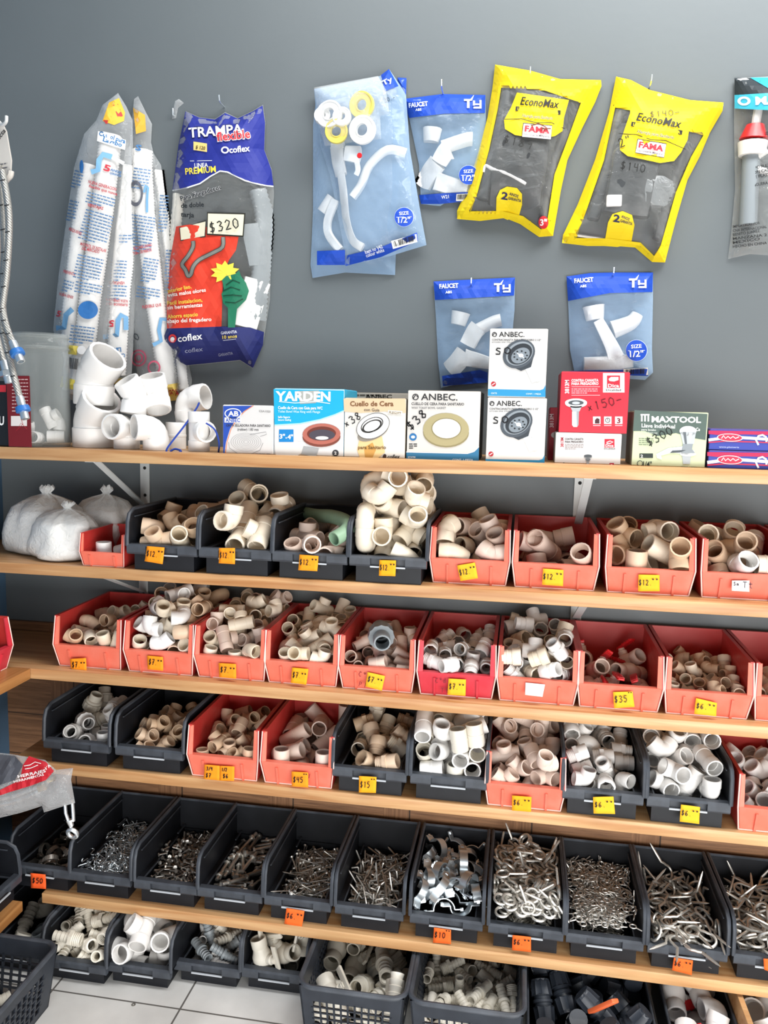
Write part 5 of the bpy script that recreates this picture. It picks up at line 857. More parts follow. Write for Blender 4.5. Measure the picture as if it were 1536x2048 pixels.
 '5c': (23,13,376,83,21,-50,51,23,1,182,83,-20,41,10,23,0,235,83,47,-38,-60,23,-2,426,83,-44,35,-54,23,76,112,83,44,12,15,23,13,327,83,46,21,39,23,-106,124,83,-38,-35,-43,23,-17,196,83,-10,-56,-54,23,-43,329,83,-33,-34,-27,23,39,132,86,-13,42,-67,23,-22,150,83,29,34,4,23,-49,188,83,34,50,-60,23,-59,271,83,33,-41,-45,23,-30,267,83,-54,-31,-62,23,25,468,83,-16,-42,-10,23,-79,375,83,-46,-11,-25,23,-74,309,83,-9,-44,-2,23,-108,370,83,27,-44,44,23,-82,88,83,-20,40,-1,23,-78,295,83,-58,1,56,23,-3,377,83,36,32,-31,23,90,277,83,17,-58,-60,23,-38,106,83,-33,32,-13,23,-37,227,83,13,-61,-62,23,90,451,83,23,-41,-26,23,-98,230,83,24,44,40,23,99,105,83,-47,-3,24,23,94,231,83,-44,-7,0,23,-63,457,83,-40,25,25,23,44,220,83,-42,32,47,23,73,348,83,-25,-43,39,23,-76,331,86,14,-32,-7,23,-90,196,83,-58,-3,-57,23,-96,387,83,-19,-46,-38,23,-20,261,97,-25,-57,-62,23,-17,294,83,-34,30,-12,23,-78,207,97,48,-12,37,23,-27,473,83,44,-18,31,23,43,457,83,-27,40,33,23,-17,46,99,-61,11,-28,23,47,440,83,21,40,11,23,51,284,83,-44,-25,-39,23,108,120,88,29,12,-20,23,79,82,83,-42,-17,10,23,-16,346,96,21,57,-30,23,-8,130,96,24,-51,-32,23,16,230,83,42,38,-55,23,31,149,83,29,-46,-50,23,87,319,85,16,39,-41,23,50,148,83,-49,-19,-45,23,61,267,86,-37,14,-52,23,-40,258,102,-58,-19,-5,23,-4,394,83,-33,-34,28,23,-77,123,83,-31,33,-16,23,-91,445,83,50,18,47,23,36,447,96,-67,22,48,23,-19,45,83,-44,-8,1,23,-23,369,83,-14,-43,-7,23,78,366,83,-24,-38,10,23,107,487,83,-4,-45,4,23,-104,383,100,46,38,-6,23,54,483,97,-21,58,-32,23,-129,218,115,-53,-12,-51,23,-59,293,83,18,49,46,23,14,436,83,-15,46,-30,23,34,271,83,-38,-25,-9,23,106,217,83,25,-38,-15,23,-38,159,85,47,26,-68,23,-61,370,83,16,-44,23,23,108,208,96,16,66,-46,23,65,152,94,48,33,-30,23,14,96,83,47,36,-58,23,-15,106,93,38,-23,-32,23,-33,335,93,52,-36,44,23,6,359,96,-38,-27,-29,23,88,173,86,-10,35,53,23,13,144,83,-47,-11,32,23,-72,224,86,33,-5,39,23,-47,307,106,28,-55,-56,23,28,340,83,-37,-31,-32,23,-72,73,83,39,41,54,23,-59,303,96,-45,38,27,23,-6,459,86,-29,-4,-1,23,-81,186,92,-23,-54,39,23,78,158,83,-7,51,-42,23,-68,183,83,8,-50,41,23,46,174,86,-42,-3,-64,23,-108,256,113,-67,-60,0,23,-104,85,83,-41,19,1,23,-46,472,85,31,21,-1,23,14,306,97,31,-51,54,23,81,381,83,18,-45,-32,23,35,244,98,-19,-45,14,23,60,422,95,32,-31,-13,23,52,51,96,-8,-43,16,23,-4,257,86,5,46,68,23,-95,485,86,7,33,1,23,35,337,99,-51,-44,-39,23,66,417,83,50,-8,-41,23,42,304,87,34,-12,12,23,47,102,83,42,17,10,23,-60,417,83,-47,-28,-52,23,-27,89,85,-32,22,-38,23,-85,139,86,-5,-39,54,23,38,87,87,10,-27,13,23,24,126,83,44,-16,-22,23,-88,467,89,6,37,-21,23,17,263,83,-29,49,55,23,88,434,97,-11,-47,-31,23,-67,155,99,34,50,44,23,-24,166,94,-52,24,26,23,64,192,83,13,45,22,23,-55,399,92,29,31,6,23,-5,193,96,-47,12,44,23,-44,46,85,-37,12,8,23,-3,441,94,-41,-8,30,23,-86,336,101,34,55,34,23,-27,346,85,-28,-22,-5,23,53,243,104,-9,48,38,23,-105,471,83,34,-34,31,23,5,207,102,-71,-7,-37,23,79,53,94,27,47,10,23,86,337,84,48,-11,-46,23,40,157,94,-59,27,46,23,80,213,98,-37,28,-15,23,-51,336,97,-3,52,-44,23,14,286,111,20,-64,38,23,78,325,98,11,44,11,23,-94,426,87,-27,9,34,23,-76,257,87,-31,-7,13,23,-130,260,115,-40,-39,-54,23,-26,194,100,52,-25,48,23,58,401,93,-45,35,-28,23,-81,357,97,7,-45,22,23,78,140,96,35,30,29,23,30,309,94,25,22,-33,23,32,483,86,5,-26,-16,23,0,344,105,15,36,-5,23,27,61,102,20,64,29,23,36,385,89,-33,-37,3,23,70,201,105,-51,23,46,23,79,392,97,-22,-47,43,23,17,325,99,-46,-23,54,23,-64,384,96,35,-33,49,23,-59,230,83,48,-13,37,23,-50,369,110,-49,17,29,23,-84,392,94,7,35,-46,23,48,361,102,-60,16,51,23,-107,182,96,-54,14,8,23,6,426,99,57,-2,-39,23,79,229,97,37,42,56,23,67,285,87,29,13,-70,23,-58,253,90,-18,51,-63,23,22,392,101,-55,5,-67,23,78,415,97,-62,6,-62,23,-33,363,109,-21,59,64,23,-36,416,86,-11,-24,-14,23,-12,295,114,69,16,-39,23,-84,102,94,-27,32,19,23,30,450,108,-55,46,51,23,-87,241,97,-30,67,49,23,76,244,103,71,25,-44,23,-69,431,95,58,5,-26,23,26,434,98,-50,22,53,23,-38,403,98,54,-4,46,23,-37,124,83,-9,-46,27,23,37,217,98,54,19,-5,23,-132,308,115,-45,-3,-4,23,-13,307,105,60,-19,-25,23,17,411,97,4,30,62,23,52,194,97,-58,-12,-21,23,0,378,109,-34,-57,39,23,-105,206,107,-65,27,-15,23,-4,264,105,12,-59,37,23,-21,426,87,14,19,62,23,80,365,97,-24,51,-54,),
 '5d': (24,100,375,71,22,-53,-56,24,75,363,71,33,-33,21,24,125,481,122,-51,-31,39,24,104,440,107,39,38,-31,24,-77,319,72,31,29,28,24,-104,138,71,-43,-17,-17,24,-68,340,72,-32,34,-45,24,41,459,93,63,6,-53,24,-16,401,85,-40,20,-28,24,-8,182,71,-34,30,-12,24,1,351,74,-25,31,-47,24,-25,482,109,49,13,-18,24,-96,311,87,32,39,-23,24,129,284,119,27,44,-44,24,-2,164,84,29,45,54,24,-104,479,73,32,-27,34,24,-104,249,92,13,56,-56,24,-27,163,84,-2,-60,-53,24,-63,383,84,35,-15,8,24,-78,81,71,-13,43,-9,24,-13,215,73,-34,27,48,24,-11,197,92,-41,-3,-12,24,-94,371,74,-34,-19,-48,24,-30,309,116,-22,53,23,24,73,84,91,-18,54,43,24,-62,291,114,-7,-69,54,24,53,146,71,26,-39,-23,24,23,152,91,32,-21,3,24,27,121,71,-14,-44,21,),
 '5e': (22,122,114,117,35,-49,-17,22,111,281,72,42,-23,-29,22,-9,364,72,29,39,34,22,98,229,90,-30,-50,-44,22,110,219,81,-13,-56,-56,22,-110,74,72,-22,-57,-60,22,65,345,81,-45,-1,-6,22,85,293,72,-27,41,33,22,-81,182,72,45,25,42,22,57,479,73,49,14,-51,22,8,187,72,50,-23,-51,22,32,256,72,-15,51,46,22,0,275,72,44,9,2,22,7,427,72,-63,10,-64,22,54,193,72,-1,53,-47,22,-66,364,72,22,-42,28,22,22,388,81,49,-11,38,22,-44,401,72,7,-51,-42,22,72,179,72,7,56,55,22,-40,378,72,42,39,-55,22,-91,397,72,28,-40,34,22,-11,131,72,-36,-47,58,22,93,204,72,-10,63,-63,22,-91,444,82,23,48,39,22,-30,208,72,28,-47,-51,22,22,255,72,-1,60,59,22,13,77,73,-10,-30,58,22,3,322,72,-38,-43,55,22,-34,401,82,48,29,46,22,-14,346,81,24,-42,30,22,-77,159,73,18,42,-38,22,12,389,81,24,-41,30,22,-13,389,81,33,-32,-14,22,-57,251,73,-27,-34,70,22,20,231,73,-40,33,-56,22,-55,162,72,24,39,11,22,-88,182,81,-9,53,-49,22,-53,338,73,-12,40,23,22,-52,382,72,34,49,59,22,-51,192,82,38,19,-23,22,-69,286,72,-43,18,-25,22,-111,203,72,56,12,55,22,-53,429,72,-10,45,17,22,72,84,72,-46,-22,40,22,54,310,73,39,-11,13,22,-18,427,84,-58,-24,59,22,19,375,82,15,60,-54,22,-8,488,84,49,-5,-34,22,-11,112,72,31,36,31,22,19,401,123,-64,30,-38,22,-94,148,81,30,36,-24,22,32,477,72,-38,-44,56,22,-37,88,93,-20,-57,-51,22,65,465,73,40,3,-5,22,16,263,87,34,34,-16,22,-13,297,74,-8,-48,57,22,-69,426,91,20,41,-11,22,48,330,81,28,37,-21,22,56,294,90,-26,-48,39,22,-50,311,73,-35,8,1,22,110,491,73,31,-36,39,22,11,253,83,19,45,-33,22,80,123,72,-48,14,36,22,-75,394,94,-47,-4,1,22,25,126,82,27,45,46,22,-28,459,79,-38,27,-45,22,-77,297,73,-43,8,-57,22,43,310,89,-7,-46,-28,22,-110,418,94,49,4,-3,22,-98,361,92,41,27,-10,22,-74,319,92,-32,-36,-24,22,-1,227,88,20,48,-24,22,-69,181,82,-35,28,24,22,-119,325,117,-5,65,-34,22,58,328,89,-48,40,64,22,-75,400,81,38,2,0,22,-45,139,81,-18,50,49,22,73,367,73,37,-29,49,22,-23,95,72,-21,43,-29,22,-63,391,91,38,31,-30,22,-24,415,102,46,26,22,22,-29,368,97,44,-47,55,22,-57,336,100,21,-58,-60,22,-37,238,73,-27,46,-59,22,106,471,88,28,-38,-10,22,68,426,89,-14,49,-63,22,-2,297,99,26,-58,46,22,-94,476,94,36,34,-27,22,-2,413,77,-49,4,-54,22,15,489,73,-24,-45,42,22,45,456,73,-23,22,-24,22,29,273,100,-42,-28,-37,22,33,293,109,-55,-37,56,22,-58,322,97,43,22,4,22,-97,387,99,28,-50,54,22,-1,187,86,-35,16,24,22,90,222,89,47,-11,-36,22,110,346,91,10,-45,17,22,-31,198,89,-10,54,-34,22,-78,328,109,62,10,52,22,55,172,90,32,-27,-6,22,13,162,92,46,-25,-50,22,-39,42,73,-41,-4,-25,22,-108,409,102,41,-42,67,22,8,106,81,-33,31,-13,22,-97,285,80,-34,-23,-22,22,-31,325,114,-20,-59,-29,22,-15,115,117,-57,32,-34,22,-106,372,107,52,16,-2,22,-37,267,73,19,52,-68,22,40,325,109,-43,-34,31,22,-38,36,117,-29,-57,-32,22,-35,454,84,-37,42,-66,22,67,264,93,43,40,-57,22,-65,99,87,26,-24,1,22,-20,179,81,36,-42,62,22,-15,362,102,-34,34,-22,22,74,464,100,38,15,3,22,83,77,76,-41,-1,-14,22,43,388,88,13,-50,-46,22,-54,178,101,11,63,44,22,-5,449,84,51,-8,62,22,20,121,73,5,-37,-33,22,-54,490,80,32,24,-35,22,64,453,104,54,-5,24,22,-102,251,83,-9,38,-24,22,45,112,98,-49,14,-1,22,-36,445,96,42,14,-23,),
 '5f': (21,-3,154,77,-90,-5,0,21,-21,437,77,-82,-37,0,21,69,341,77,0,0,15,21,-34,169,77,0,0,-41,21,62,172,77,-6,0,-40,21,-52,254,77,-79,-34,-11,21,-31,283,96,-9,19,48,21,55,324,76,-55,31,-56,21,7,113,77,7,-15,63,21,-52,436,77,0,0,-66,21,61,373,77,9,-1,83,21,-29,307,77,-80,41,0,21,-28,380,77,31,-77,19,21,-27,413,77,-53,-46,-13,21,85,387,91,6,-2,-48,21,20,93,77,76,-45,4,21,-1,417,77,7,-14,59,21,11,392,89,-9,9,71,21,5,197,77,9,-7,50,21,-62,135,77,-72,-11,-25,21,78,159,90,55,60,-9,21,45,326,77,-49,-38,-22,21,56,65,77,-55,-16,-43,21,-86,376,77,-75,25,-21,21,-28,177,76,8,-29,58,21,74,299,76,-55,-2,-35,21,-50,224,77,10,-18,71,21,97,348,97,7,-60,34,21,51,419,79,-23,-56,5,21,-15,471,76,-20,-14,-9,21,66,317,116,36,21,-32,21,65,116,87,18,-84,-4,21,48,236,77,5,-22,57,21,-110,363,87,61,-21,58,21,-27,481,76,-32,-9,-36,21,81,249,81,-25,-86,5,21,-88,363,79,-59,9,-31,21,-68,251,77,17,-60,26,21,-72,133,77,9,-77,2,21,7,362,77,-20,-26,-24,21,14,201,86,-15,3,-85,21,-62,156,92,-5,-67,29,21,64,471,76,-53,-26,-12,21,72,287,85,-16,-29,-15,21,-89,86,77,-77,11,-18,21,20,70,77,-29,-43,-25,21,66,179,80,-58,12,-62,21,38,185,76,-36,-52,4,21,-107,370,99,-37,-11,-2,21,60,282,97,1,-86,10,21,-10,387,76,-43,11,-56,21,-52,118,81,-46,-17,-20,21,-56,284,77,-18,-7,-66,21,28,300,77,-33,-22,-32,21,90,327,87,-21,-44,6,21,9,448,105,-74,43,17,21,-11,65,85,37,-70,29,21,-101,288,86,29,-24,48,21,-45,325,76,39,-59,38,21,102,154,79,-38,-2,-59,21,-62,213,76,-23,-37,4,21,84,270,102,-8,-50,6,21,55,239,90,-34,-60,-5,21,-15,445,107,32,-60,9,21,-71,284,83,-32,-38,-4,21,71,414,84,15,-45,42,21,40,90,94,-47,73,0,21,-44,179,80,-38,1,-38,21,70,465,85,35,-42,53,21,-95,301,88,-20,-42,26,21,-25,235,91,-12,-50,37,21,67,251,117,16,6,-37,21,-93,354,82,-2,-49,14,21,11,139,81,-29,-30,-5,21,-75,102,80,-19,-36,3,21,52,414,114,14,9,-40,21,0,100,81,-9,-43,14,21,-43,349,76,45,-32,67,21,55,182,93,-49,-2,-54,21,-26,179,87,-14,-57,26,21,-82,438,76,-5,-50,32,21,-60,377,93,16,-36,24,21,-4,265,103,4,-80,8,21,71,331,95,24,-55,33,21,65,91,86,-62,3,-41,21,-87,209,79,-48,-13,-17,21,-25,81,76,-52,6,-41,21,99,216,114,31,-34,71,21,43,389,99,5,-42,31,21,0,326,110,68,9,55,21,23,269,95,-47,3,-48,21,45,370,88,1,-46,31,21,5,289,96,61,-47,45,21,85,105,85,16,-60,36,21,-60,267,88,-57,26,-50,21,-13,310,93,-1,-56,29,21,14,392,99,2,-47,32,21,9,149,94,-7,-36,7,21,-3,217,116,-6,54,-62,21,73,180,97,-49,4,-15,),
 '5g': (25,83,442,153,18,-15,20,25,-67,303,118,-72,26,-1,25,-10,411,101,18,45,55,25,45,275,107,21,-11,-30,25,76,349,128,31,-11,-24,25,1,132,101,5,-82,-34,25,37,213,118,37,62,19,25,-18,75,101,30,5,8,25,-82,417,134,-41,21,-21,25,-32,233,123,41,1,15,25,-59,104,144,-5,82,-8,25,-8,363,159,-31,-47,30,25,-43,322,137,76,-30,15,25,-23,222,156,32,-3,-57,25,61,406,158,46,14,-3,25,-118,263,135,50,37,30,25,52,80,135,-49,-7,9,25,-85,425,168,-62,-36,-6,25,-106,205,158,57,37,51,25,28,148,158,31,-7,-13,25,-133,109,164,30,-8,-47,25,-79,394,198,37,55,51,25,95,272,169,-65,-53,1,25,-133,404,162,52,53,16,25,31,299,160,20,2,-27,25,47,317,197,42,32,46,25,119,159,134,23,38,34,25,-83,306,188,-63,-61,19,25,0,463,170,-37,-42,-47,25,-41,124,178,58,36,27,25,84,168,183,38,23,19,25,-48,230,177,44,-42,-50,),
 '5h': (18,92,225,158,4,0,-37,18,100,139,170,2,46,-19,18,-6,144,147,17,88,0,18,-37,189,161,0,7,43,18,115,254,147,0,-1,6,18,-40,488,170,37,30,-30,18,27,424,159,-74,-43,-8,18,-115,204,158,-5,11,-8,18,-108,145,158,59,-61,17,18,-28,128,160,2,-3,-44,18,27,247,154,19,85,-12,18,-133,325,237,35,24,47,18,-86,440,147,0,-1,-15,18,139,463,170,-39,31,-39,18,33,171,162,4,4,-5,18,82,465,160,1,2,-4,18,-101,36,151,0,-7,82,18,-73,348,146,-30,-85,0,18,-84,201,159,-19,-6,-86,18,33,167,174,3,5,-14,18,-43,112,174,8,-7,3,18,114,116,201,-11,85,18,18,114,365,175,0,-13,82,18,-122,414,206,-38,26,-72,18,117,66,164,-12,23,-61,18,115,324,160,50,58,-10,18,-84,144,182,-13,9,86,18,47,116,178,17,17,-19,18,122,366,211,36,0,-67,18,53,39,146,-81,39,0,18,55,126,166,20,-25,71,18,-58,290,154,-38,-77,10,18,-88,77,172,3,8,-75,18,-14,368,167,9,3,-58,18,-65,45,182,9,8,-67,18,43,465,223,-6,15,52,18,-107,463,164,-63,54,-1,18,94,34,179,-56,-54,-10,18,-20,39,165,-70,50,12,18,-34,236,160,17,-79,19,18,69,446,175,-14,-85,-2,18,-116,177,201,0,34,-6,18,6,22,194,11,57,-58,18,-97,462,187,11,-5,40,18,84,382,163,1,17,-8,18,-134,460,197,5,46,13,18,-88,119,215,85,5,5,18,128,187,183,-55,-12,-60,18,115,292,161,-13,-10,-27,18,47,103,184,21,-21,66,18,-139,139,221,-1,-45,2,18,-71,432,182,24,-20,52,18,114,297,198,-83,-3,0,18,21,295,169,-78,-30,-12,18,-9,277,171,-4,-12,67,18,36,47,181,-61,10,8,18,-56,253,190,-37,-75,-8,18,-46,477,213,26,-29,27,18,88,148,217,22,-7,-83,18,113,455,174,-12,-53,-5,18,27,78,190,3,-34,61,18,-89,367,173,-18,-76,19,18,21,167,220,29,-3,49,18,104,372,230,-75,17,-18,18,-92,281,176,43,-71,3,18,64,152,225,39,-13,-76,18,96,123,239,22,-7,-82,18,-26,429,194,7,-31,71,18,-82,140,200,71,-52,9,18,94,242,191,-79,-24,-31,18,-110,50,200,10,-4,63,18,29,209,194,-24,-31,-8,18,-58,330,185,-73,-43,26,18,-72,315,176,-9,17,21,18,-57,469,221,-53,-7,-16,18,116,195,226,-12,10,-15,18,29,409,186,-67,45,-4,18,-74,47,205,11,-5,70,18,-92,397,215,5,-4,12,18,-21,328,194,2,4,12,18,-5,411,203,-67,-32,-8,18,13,243,197,4,-1,-19,18,-61,388,183,50,-60,14,18,-61,192,197,18,76,-24,18,113,46,230,17,18,31,18,30,450,214,-16,4,-21,18,-15,336,206,5,1,53,18,88,324,188,-3,-13,85,18,-72,415,206,8,-8,25,18,-22,290,212,5,13,-40,18,82,46,211,-3,15,-43,18,135,96,231,-50,-27,49,18,44,385,217,1,-12,11,18,-102,337,226,6,21,6,18,53,397,208,-14,77,1,18,17,139,224,-23,-60,-8,18,23,62,226,-56,33,14,18,47,118,236,75,-1,39,18,-11,460,257,3,-21,21,18,-79,283,234,79,-36,-5,18,-17,59,208,-71,-42,19,18,36,114,244,75,-2,39,18,-41,114,212,-21,-17,5,18,120,47,204,-46,-51,15,18,-31,257,238,45,-14,34,18,-1,461,248,4,-22,20,18,0,393,221,3,-4,6,18,-39,369,226,-2,-6,58,18,114,304,223,-19,-80,8,18,-120,253,216,-3,-56,25,18,-78,205,258,56,-28,-6,18,92,332,246,-35,-8,54,18,-121,248,256,50,-48,-5,18,56,284,205,-44,-71,20,18,-104,157,253,-3,-3,44,18,92,243,226,-11,-11,-14,18,-123,229,225,14,-52,13,18,-42,357,238,5,2,-53,18,-90,405,240,4,-89,13,18,19,353,233,-75,-35,3,18,-8,234,231,-38,0,-10,18,-22,355,255,8,0,45,18,-60,191,214,-19,3,20,18,56,299,214,-10,10,-6,18,-105,174,240,-28,82,-2,18,55,347,252,-54,-63,-1,18,-18,206,226,-3,-53,30,18,-32,298,241,2,2,54,),
 '5i': (19,17,442,151,0,1,-84,19,31,168,151,53,-73,1,19,87,118,151,0,0,54,19,76,371,151,0,0,56,19,-2,204,151,-1,0,-55,19,-89,138,152,90,-6,1,19,98,454,158,-5,-11,23,19,75,405,152,-1,0,-63,19,-80,414,152,-65,61,1,19,59,253,155,-84,30,-13,19,-96,194,151,-62,65,-1,19,-118,423,151,36,-82,1,19,2,312,151,0,-1,83,19,74,291,152,18,-87,0,19,14,382,151,0,0,7,19,-71,442,151,69,-58,1,19,-12,451,151,0,-1,79,19,9,451,158,-44,77,0,19,-11,399,155,-9,-6,-73,19,50,449,151,0,1,-90,19,-83,275,151,0,0,17,19,-15,113,158,-1,2,5,19,41,354,154,2,7,-76,19,-118,401,162,-55,-34,14,19,95,119,158,1,0,-37,19,58,209,151,-45,78,0,19,-117,238,151,0,0,-73,19,-22,377,151,-64,-63,0,19,-22,258,151,-87,22,-1,19,-73,349,152,1,0,-80,19,10,55,151,-51,-74,0,19,-49,484,163,-39,24,25,19,-53,491,163,21,-51,50,19,131,365,158,6,74,2,19,113,461,151,-32,84,0,19,83,434,157,-3,-13,29,19,31,417,155,5,8,-59,19,74,472,151,0,0,51,19,-7,355,156,-65,47,6,19,-53,46,151,-11,89,-1,19,-100,313,152,-1,0,84,19,-38,348,156,-13,-3,83,19,1,174,152,-4,-89,0,19,48,277,157,65,-59,18,19,-23,99,151,0,0,-2,19,-70,448,159,1,8,88,19,119,369,159,1,74,0,19,90,217,151,21,-88,1,19,14,242,151,-80,40,0,19,-27,426,159,-28,83,-3,19,124,414,163,-35,56,-41,19,-20,386,166,2,3,0,19,-70,293,156,83,18,-12,19,-134,400,162,3,26,5,19,111,431,155,-11,-1,65,19,4,405,162,38,-49,12,19,-106,223,159,-54,-52,13,19,-33,140,151,-48,-76,1,19,-101,344,157,3,-3,-53,19,-104,378,153,-4,-1,19,19,52,388,156,-13,-2,-64,19,-52,395,154,-1,-9,85,19,-42,351,161,11,-3,-62,19,85,182,155,-55,60,3,19,72,468,158,79,-44,2,19,-51,88,153,-84,22,-2,19,-18,327,155,42,71,-3,19,98,308,152,-43,79,0,19,-1,189,158,-83,-33,1,19,70,479,164,67,56,0,19,-103,432,157,-36,-76,16,19,103,394,156,-23,85,-14,19,30,346,164,-3,5,45,19,-42,466,151,-78,45,-1,19,46,142,151,0,1,-40,19,-72,419,158,-82,-34,-1,19,11,282,152,-22,-87,0,19,-21,288,155,-11,-1,70,19,-101,87,151,0,0,-41,19,-60,145,155,-60,64,-12,19,105,160,151,0,0,60,19,66,323,151,-1,0,-84,19,21,482,163,-43,11,-19,19,-102,111,155,-6,-7,-55,19,-101,323,162,-51,-72,-14,19,-51,269,154,-4,5,-32,19,65,204,158,-67,59,-1,19,32,116,151,0,0,29,19,-53,465,161,-35,-82,11,19,-42,444,163,-45,-31,-16,19,135,392,163,-36,29,-17,19,-112,401,166,-24,28,-68,19,-86,245,151,0,0,4,19,-41,235,155,-7,0,-9,19,103,358,159,-16,-18,69,19,35,322,157,-11,-78,5,19,-130,459,172,-6,-11,-7,19,136,125,163,1,-36,-13,19,98,404,161,33,-83,12,19,43,183,156,-11,-4,-60,19,-12,228,157,8,-80,15,19,2,416,162,-31,-3,-33,19,-41,306,163,45,-25,48,19,67,318,158,-88,18,0,19,110,227,155,33,-75,3,19,130,448,166,81,28,9,19,47,296,158,27,75,-15,19,81,364,163,-12,-4,44,19,44,455,158,0,-1,10,19,51,204,164,7,-5,-54,19,-15,465,163,11,70,-10,19,-111,123,164,0,88,-2,19,72,445,164,-11,-15,81,19,-126,314,163,-66,45,3,19,-105,374,161,12,86,-6,19,7,92,153,0,-5,83,19,-49,173,151,-50,75,-1,19,-128,285,156,-42,74,-16,19,-129,354,161,-81,17,-6,19,-39,466,168,31,-79,12,19,-34,66,159,1,1,-21,19,20,310,157,-2,12,-1,19,141,219,163,-38,32,-38,19,15,202,165,46,-75,-3,19,44,464,168,-16,81,-20,19,-40,299,163,44,-26,48,19,74,424,164,-79,-6,-12,19,-1,141,158,0,0,57,19,-84,61,151,0,0,51,19,-85,479,159,11,2,-52,19,-100,140,158,-81,37,-3,19,-71,319,157,13,-79,8,19,132,156,160,-82,6,-33,19,14,170,161,-67,-48,1,19,-113,66,157,5,3,-21,19,119,273,151,-9,89,0,19,36,127,158,-9,-88,0,19,132,248,163,-13,43,-9,19,-27,193,159,-9,73,1,19,-28,272,162,-9,-1,50,19,-67,373,160,-23,83,-9,19,-53,249,162,87,-12,-7,19,116,46,151,0,0,27,19,-62,212,153,-86,-8,2,19,-11,257,158,-69,58,0,19,-74,470,169,75,45,10,19,82,243,157,-16,0,76,19,22,182,169,-3,6,-70,19,-58,324,158,-12,-80,13,19,-13,233,170,-14,-6,-57,19,-33,414,167,-58,-48,-23,19,-39,115,162,-2,-16,-14,19,108,257,157,-26,74,3,19,71,391,162,-8,3,36,19,50,31,151,-66,60,0,19,-50,172,162,6,4,29,19,19,427,166,68,-53,4,19,-69,143,161,-7,0,57,19,44,259,165,10,15,-68,19,-103,43,157,-45,-69,-12,19,42,401,164,-69,-52,16,19,-46,394,167,7,17,-22,19,-73,186,159,0,0,-28,19,59,231,163,19,-43,26,19,40,59,153,-87,7,-1,19,47,479,172,-12,1,15,19,62,135,158,-86,-3,22,19,-102,194,158,0,0,-55,19,-103,473,162,-55,32,-6,19,23,319,169,-76,35,3,19,-5,226,164,64,54,-19,19,21,349,172,-9,87,-18,19,-83,102,159,0,-71,4,19,37,384,173,-14,59,22,19,1,28,155,-55,-66,-9,19,-90,218,165,88,14,6,19,67,69,156,-10,2,-52,19,78,272,169,-61,-51,-15,19,123,337,166,20,-76,-7,19,-50,322,163,-18,-79,15,19,-2,345,172,-51,24,65,19,60,175,166,-17,-86,-1,19,57,416,169,0,-1,-2,19,-38,148,170,-76,-41,-5,19,-57,110,160,-48,62,-20,19,-14,379,171,58,-67,-5,19,-6,453,166,-21,72,-18,19,-16,319,171,-5,-4,-2,19,41,228,163,-40,-26,-34,19,94,302,158,0,1,-85,19,-40,362,170,-2,-9,20,19,-110,153,165,-86,-21,-5,19,-78,400,162,8,12,-62,19,98,345,159,-11,-19,57,19,-79,228,160,-3,-6,36,19,50,445,171,25,74,-10,19,-80,376,176,18,-84,-8,19,3,157,168,4,6,-60,19,32,221,163,-39,-25,-26,19,-84,266,163,-6,-13,-67,19,-59,400,169,-6,22,-60,19,30,43,158,-78,-43,-2,19,-85,382,168,0,5,1,19,-102,293,163,68,53,-14,19,37,298,174,-35,78,1,19,-130,141,155,-8,-84,9,19,-104,359,172,-8,5,34,19,75,97,161,6,0,11,19,-37,199,161,-7,-16,32,19,-130,475,161,-4,-22,51,19,-4,131,167,-79,-21,-3,19,20,442,171,-1,-7,-82,19,80,329,165,-55,69,0,19,-13,481,165,-21,-13,-9,19,17,246,162,-68,42,-1,19,-25,342,185,64,44,0,19,78,160,162,-5,-11,-12,19,-15,293,167,-7,-4,-12,19,-130,447,157,-13,-1,-8,19,47,109,165,-2,1,3,19,-8,262,170,-79,-3,8,19,-99,459,162,30,9,-51,19,55,320,167,-25,-4,74,19,-19,319,181,9,-3,-52,19,22,239,179,0,-3,37,19,75,300,166,-7,-15,83,19,79,395,168,-8,-4,-13,19,37,416,179,12,-4,84,19,71,249,172,57,68,-1,19,68,421,176,-81,36,-2,19,130,401,189,8,57,12,19,88,148,156,-8,-10,71,19,-101,190,164,-1,-1,56,19,124,297,158,-9,12,9,19,12,252,173,4,-8,61,19,74,243,166,-34,83,-2,19,-87,18,153,-85,21,-2,19,-29,306,185,61,64,9,19,-65,429,170,25,83,-12,19,3,113,170,0,34,-38,19,-10,86,165,-49,-75,2,19,80,359,173,-82,14,-16,19,100,137,165,1,-2,68,19,-7,383,178,-2,4,-24,19,16,71,161,7,-86,8,19,-76,280,167,-7,-83,12,19,-54,361,178,-13,7,77,19,22,371,174,53,72,-12,19,-99,447,170,16,7,-46,19,101,479,166,-4,1,51,19,25,451,182,-5,14,-86,19,-83,309,168,2,-8,72,19,-69,323,178,-47,-71,-8,19,102,415,171,-80,24,-15,),
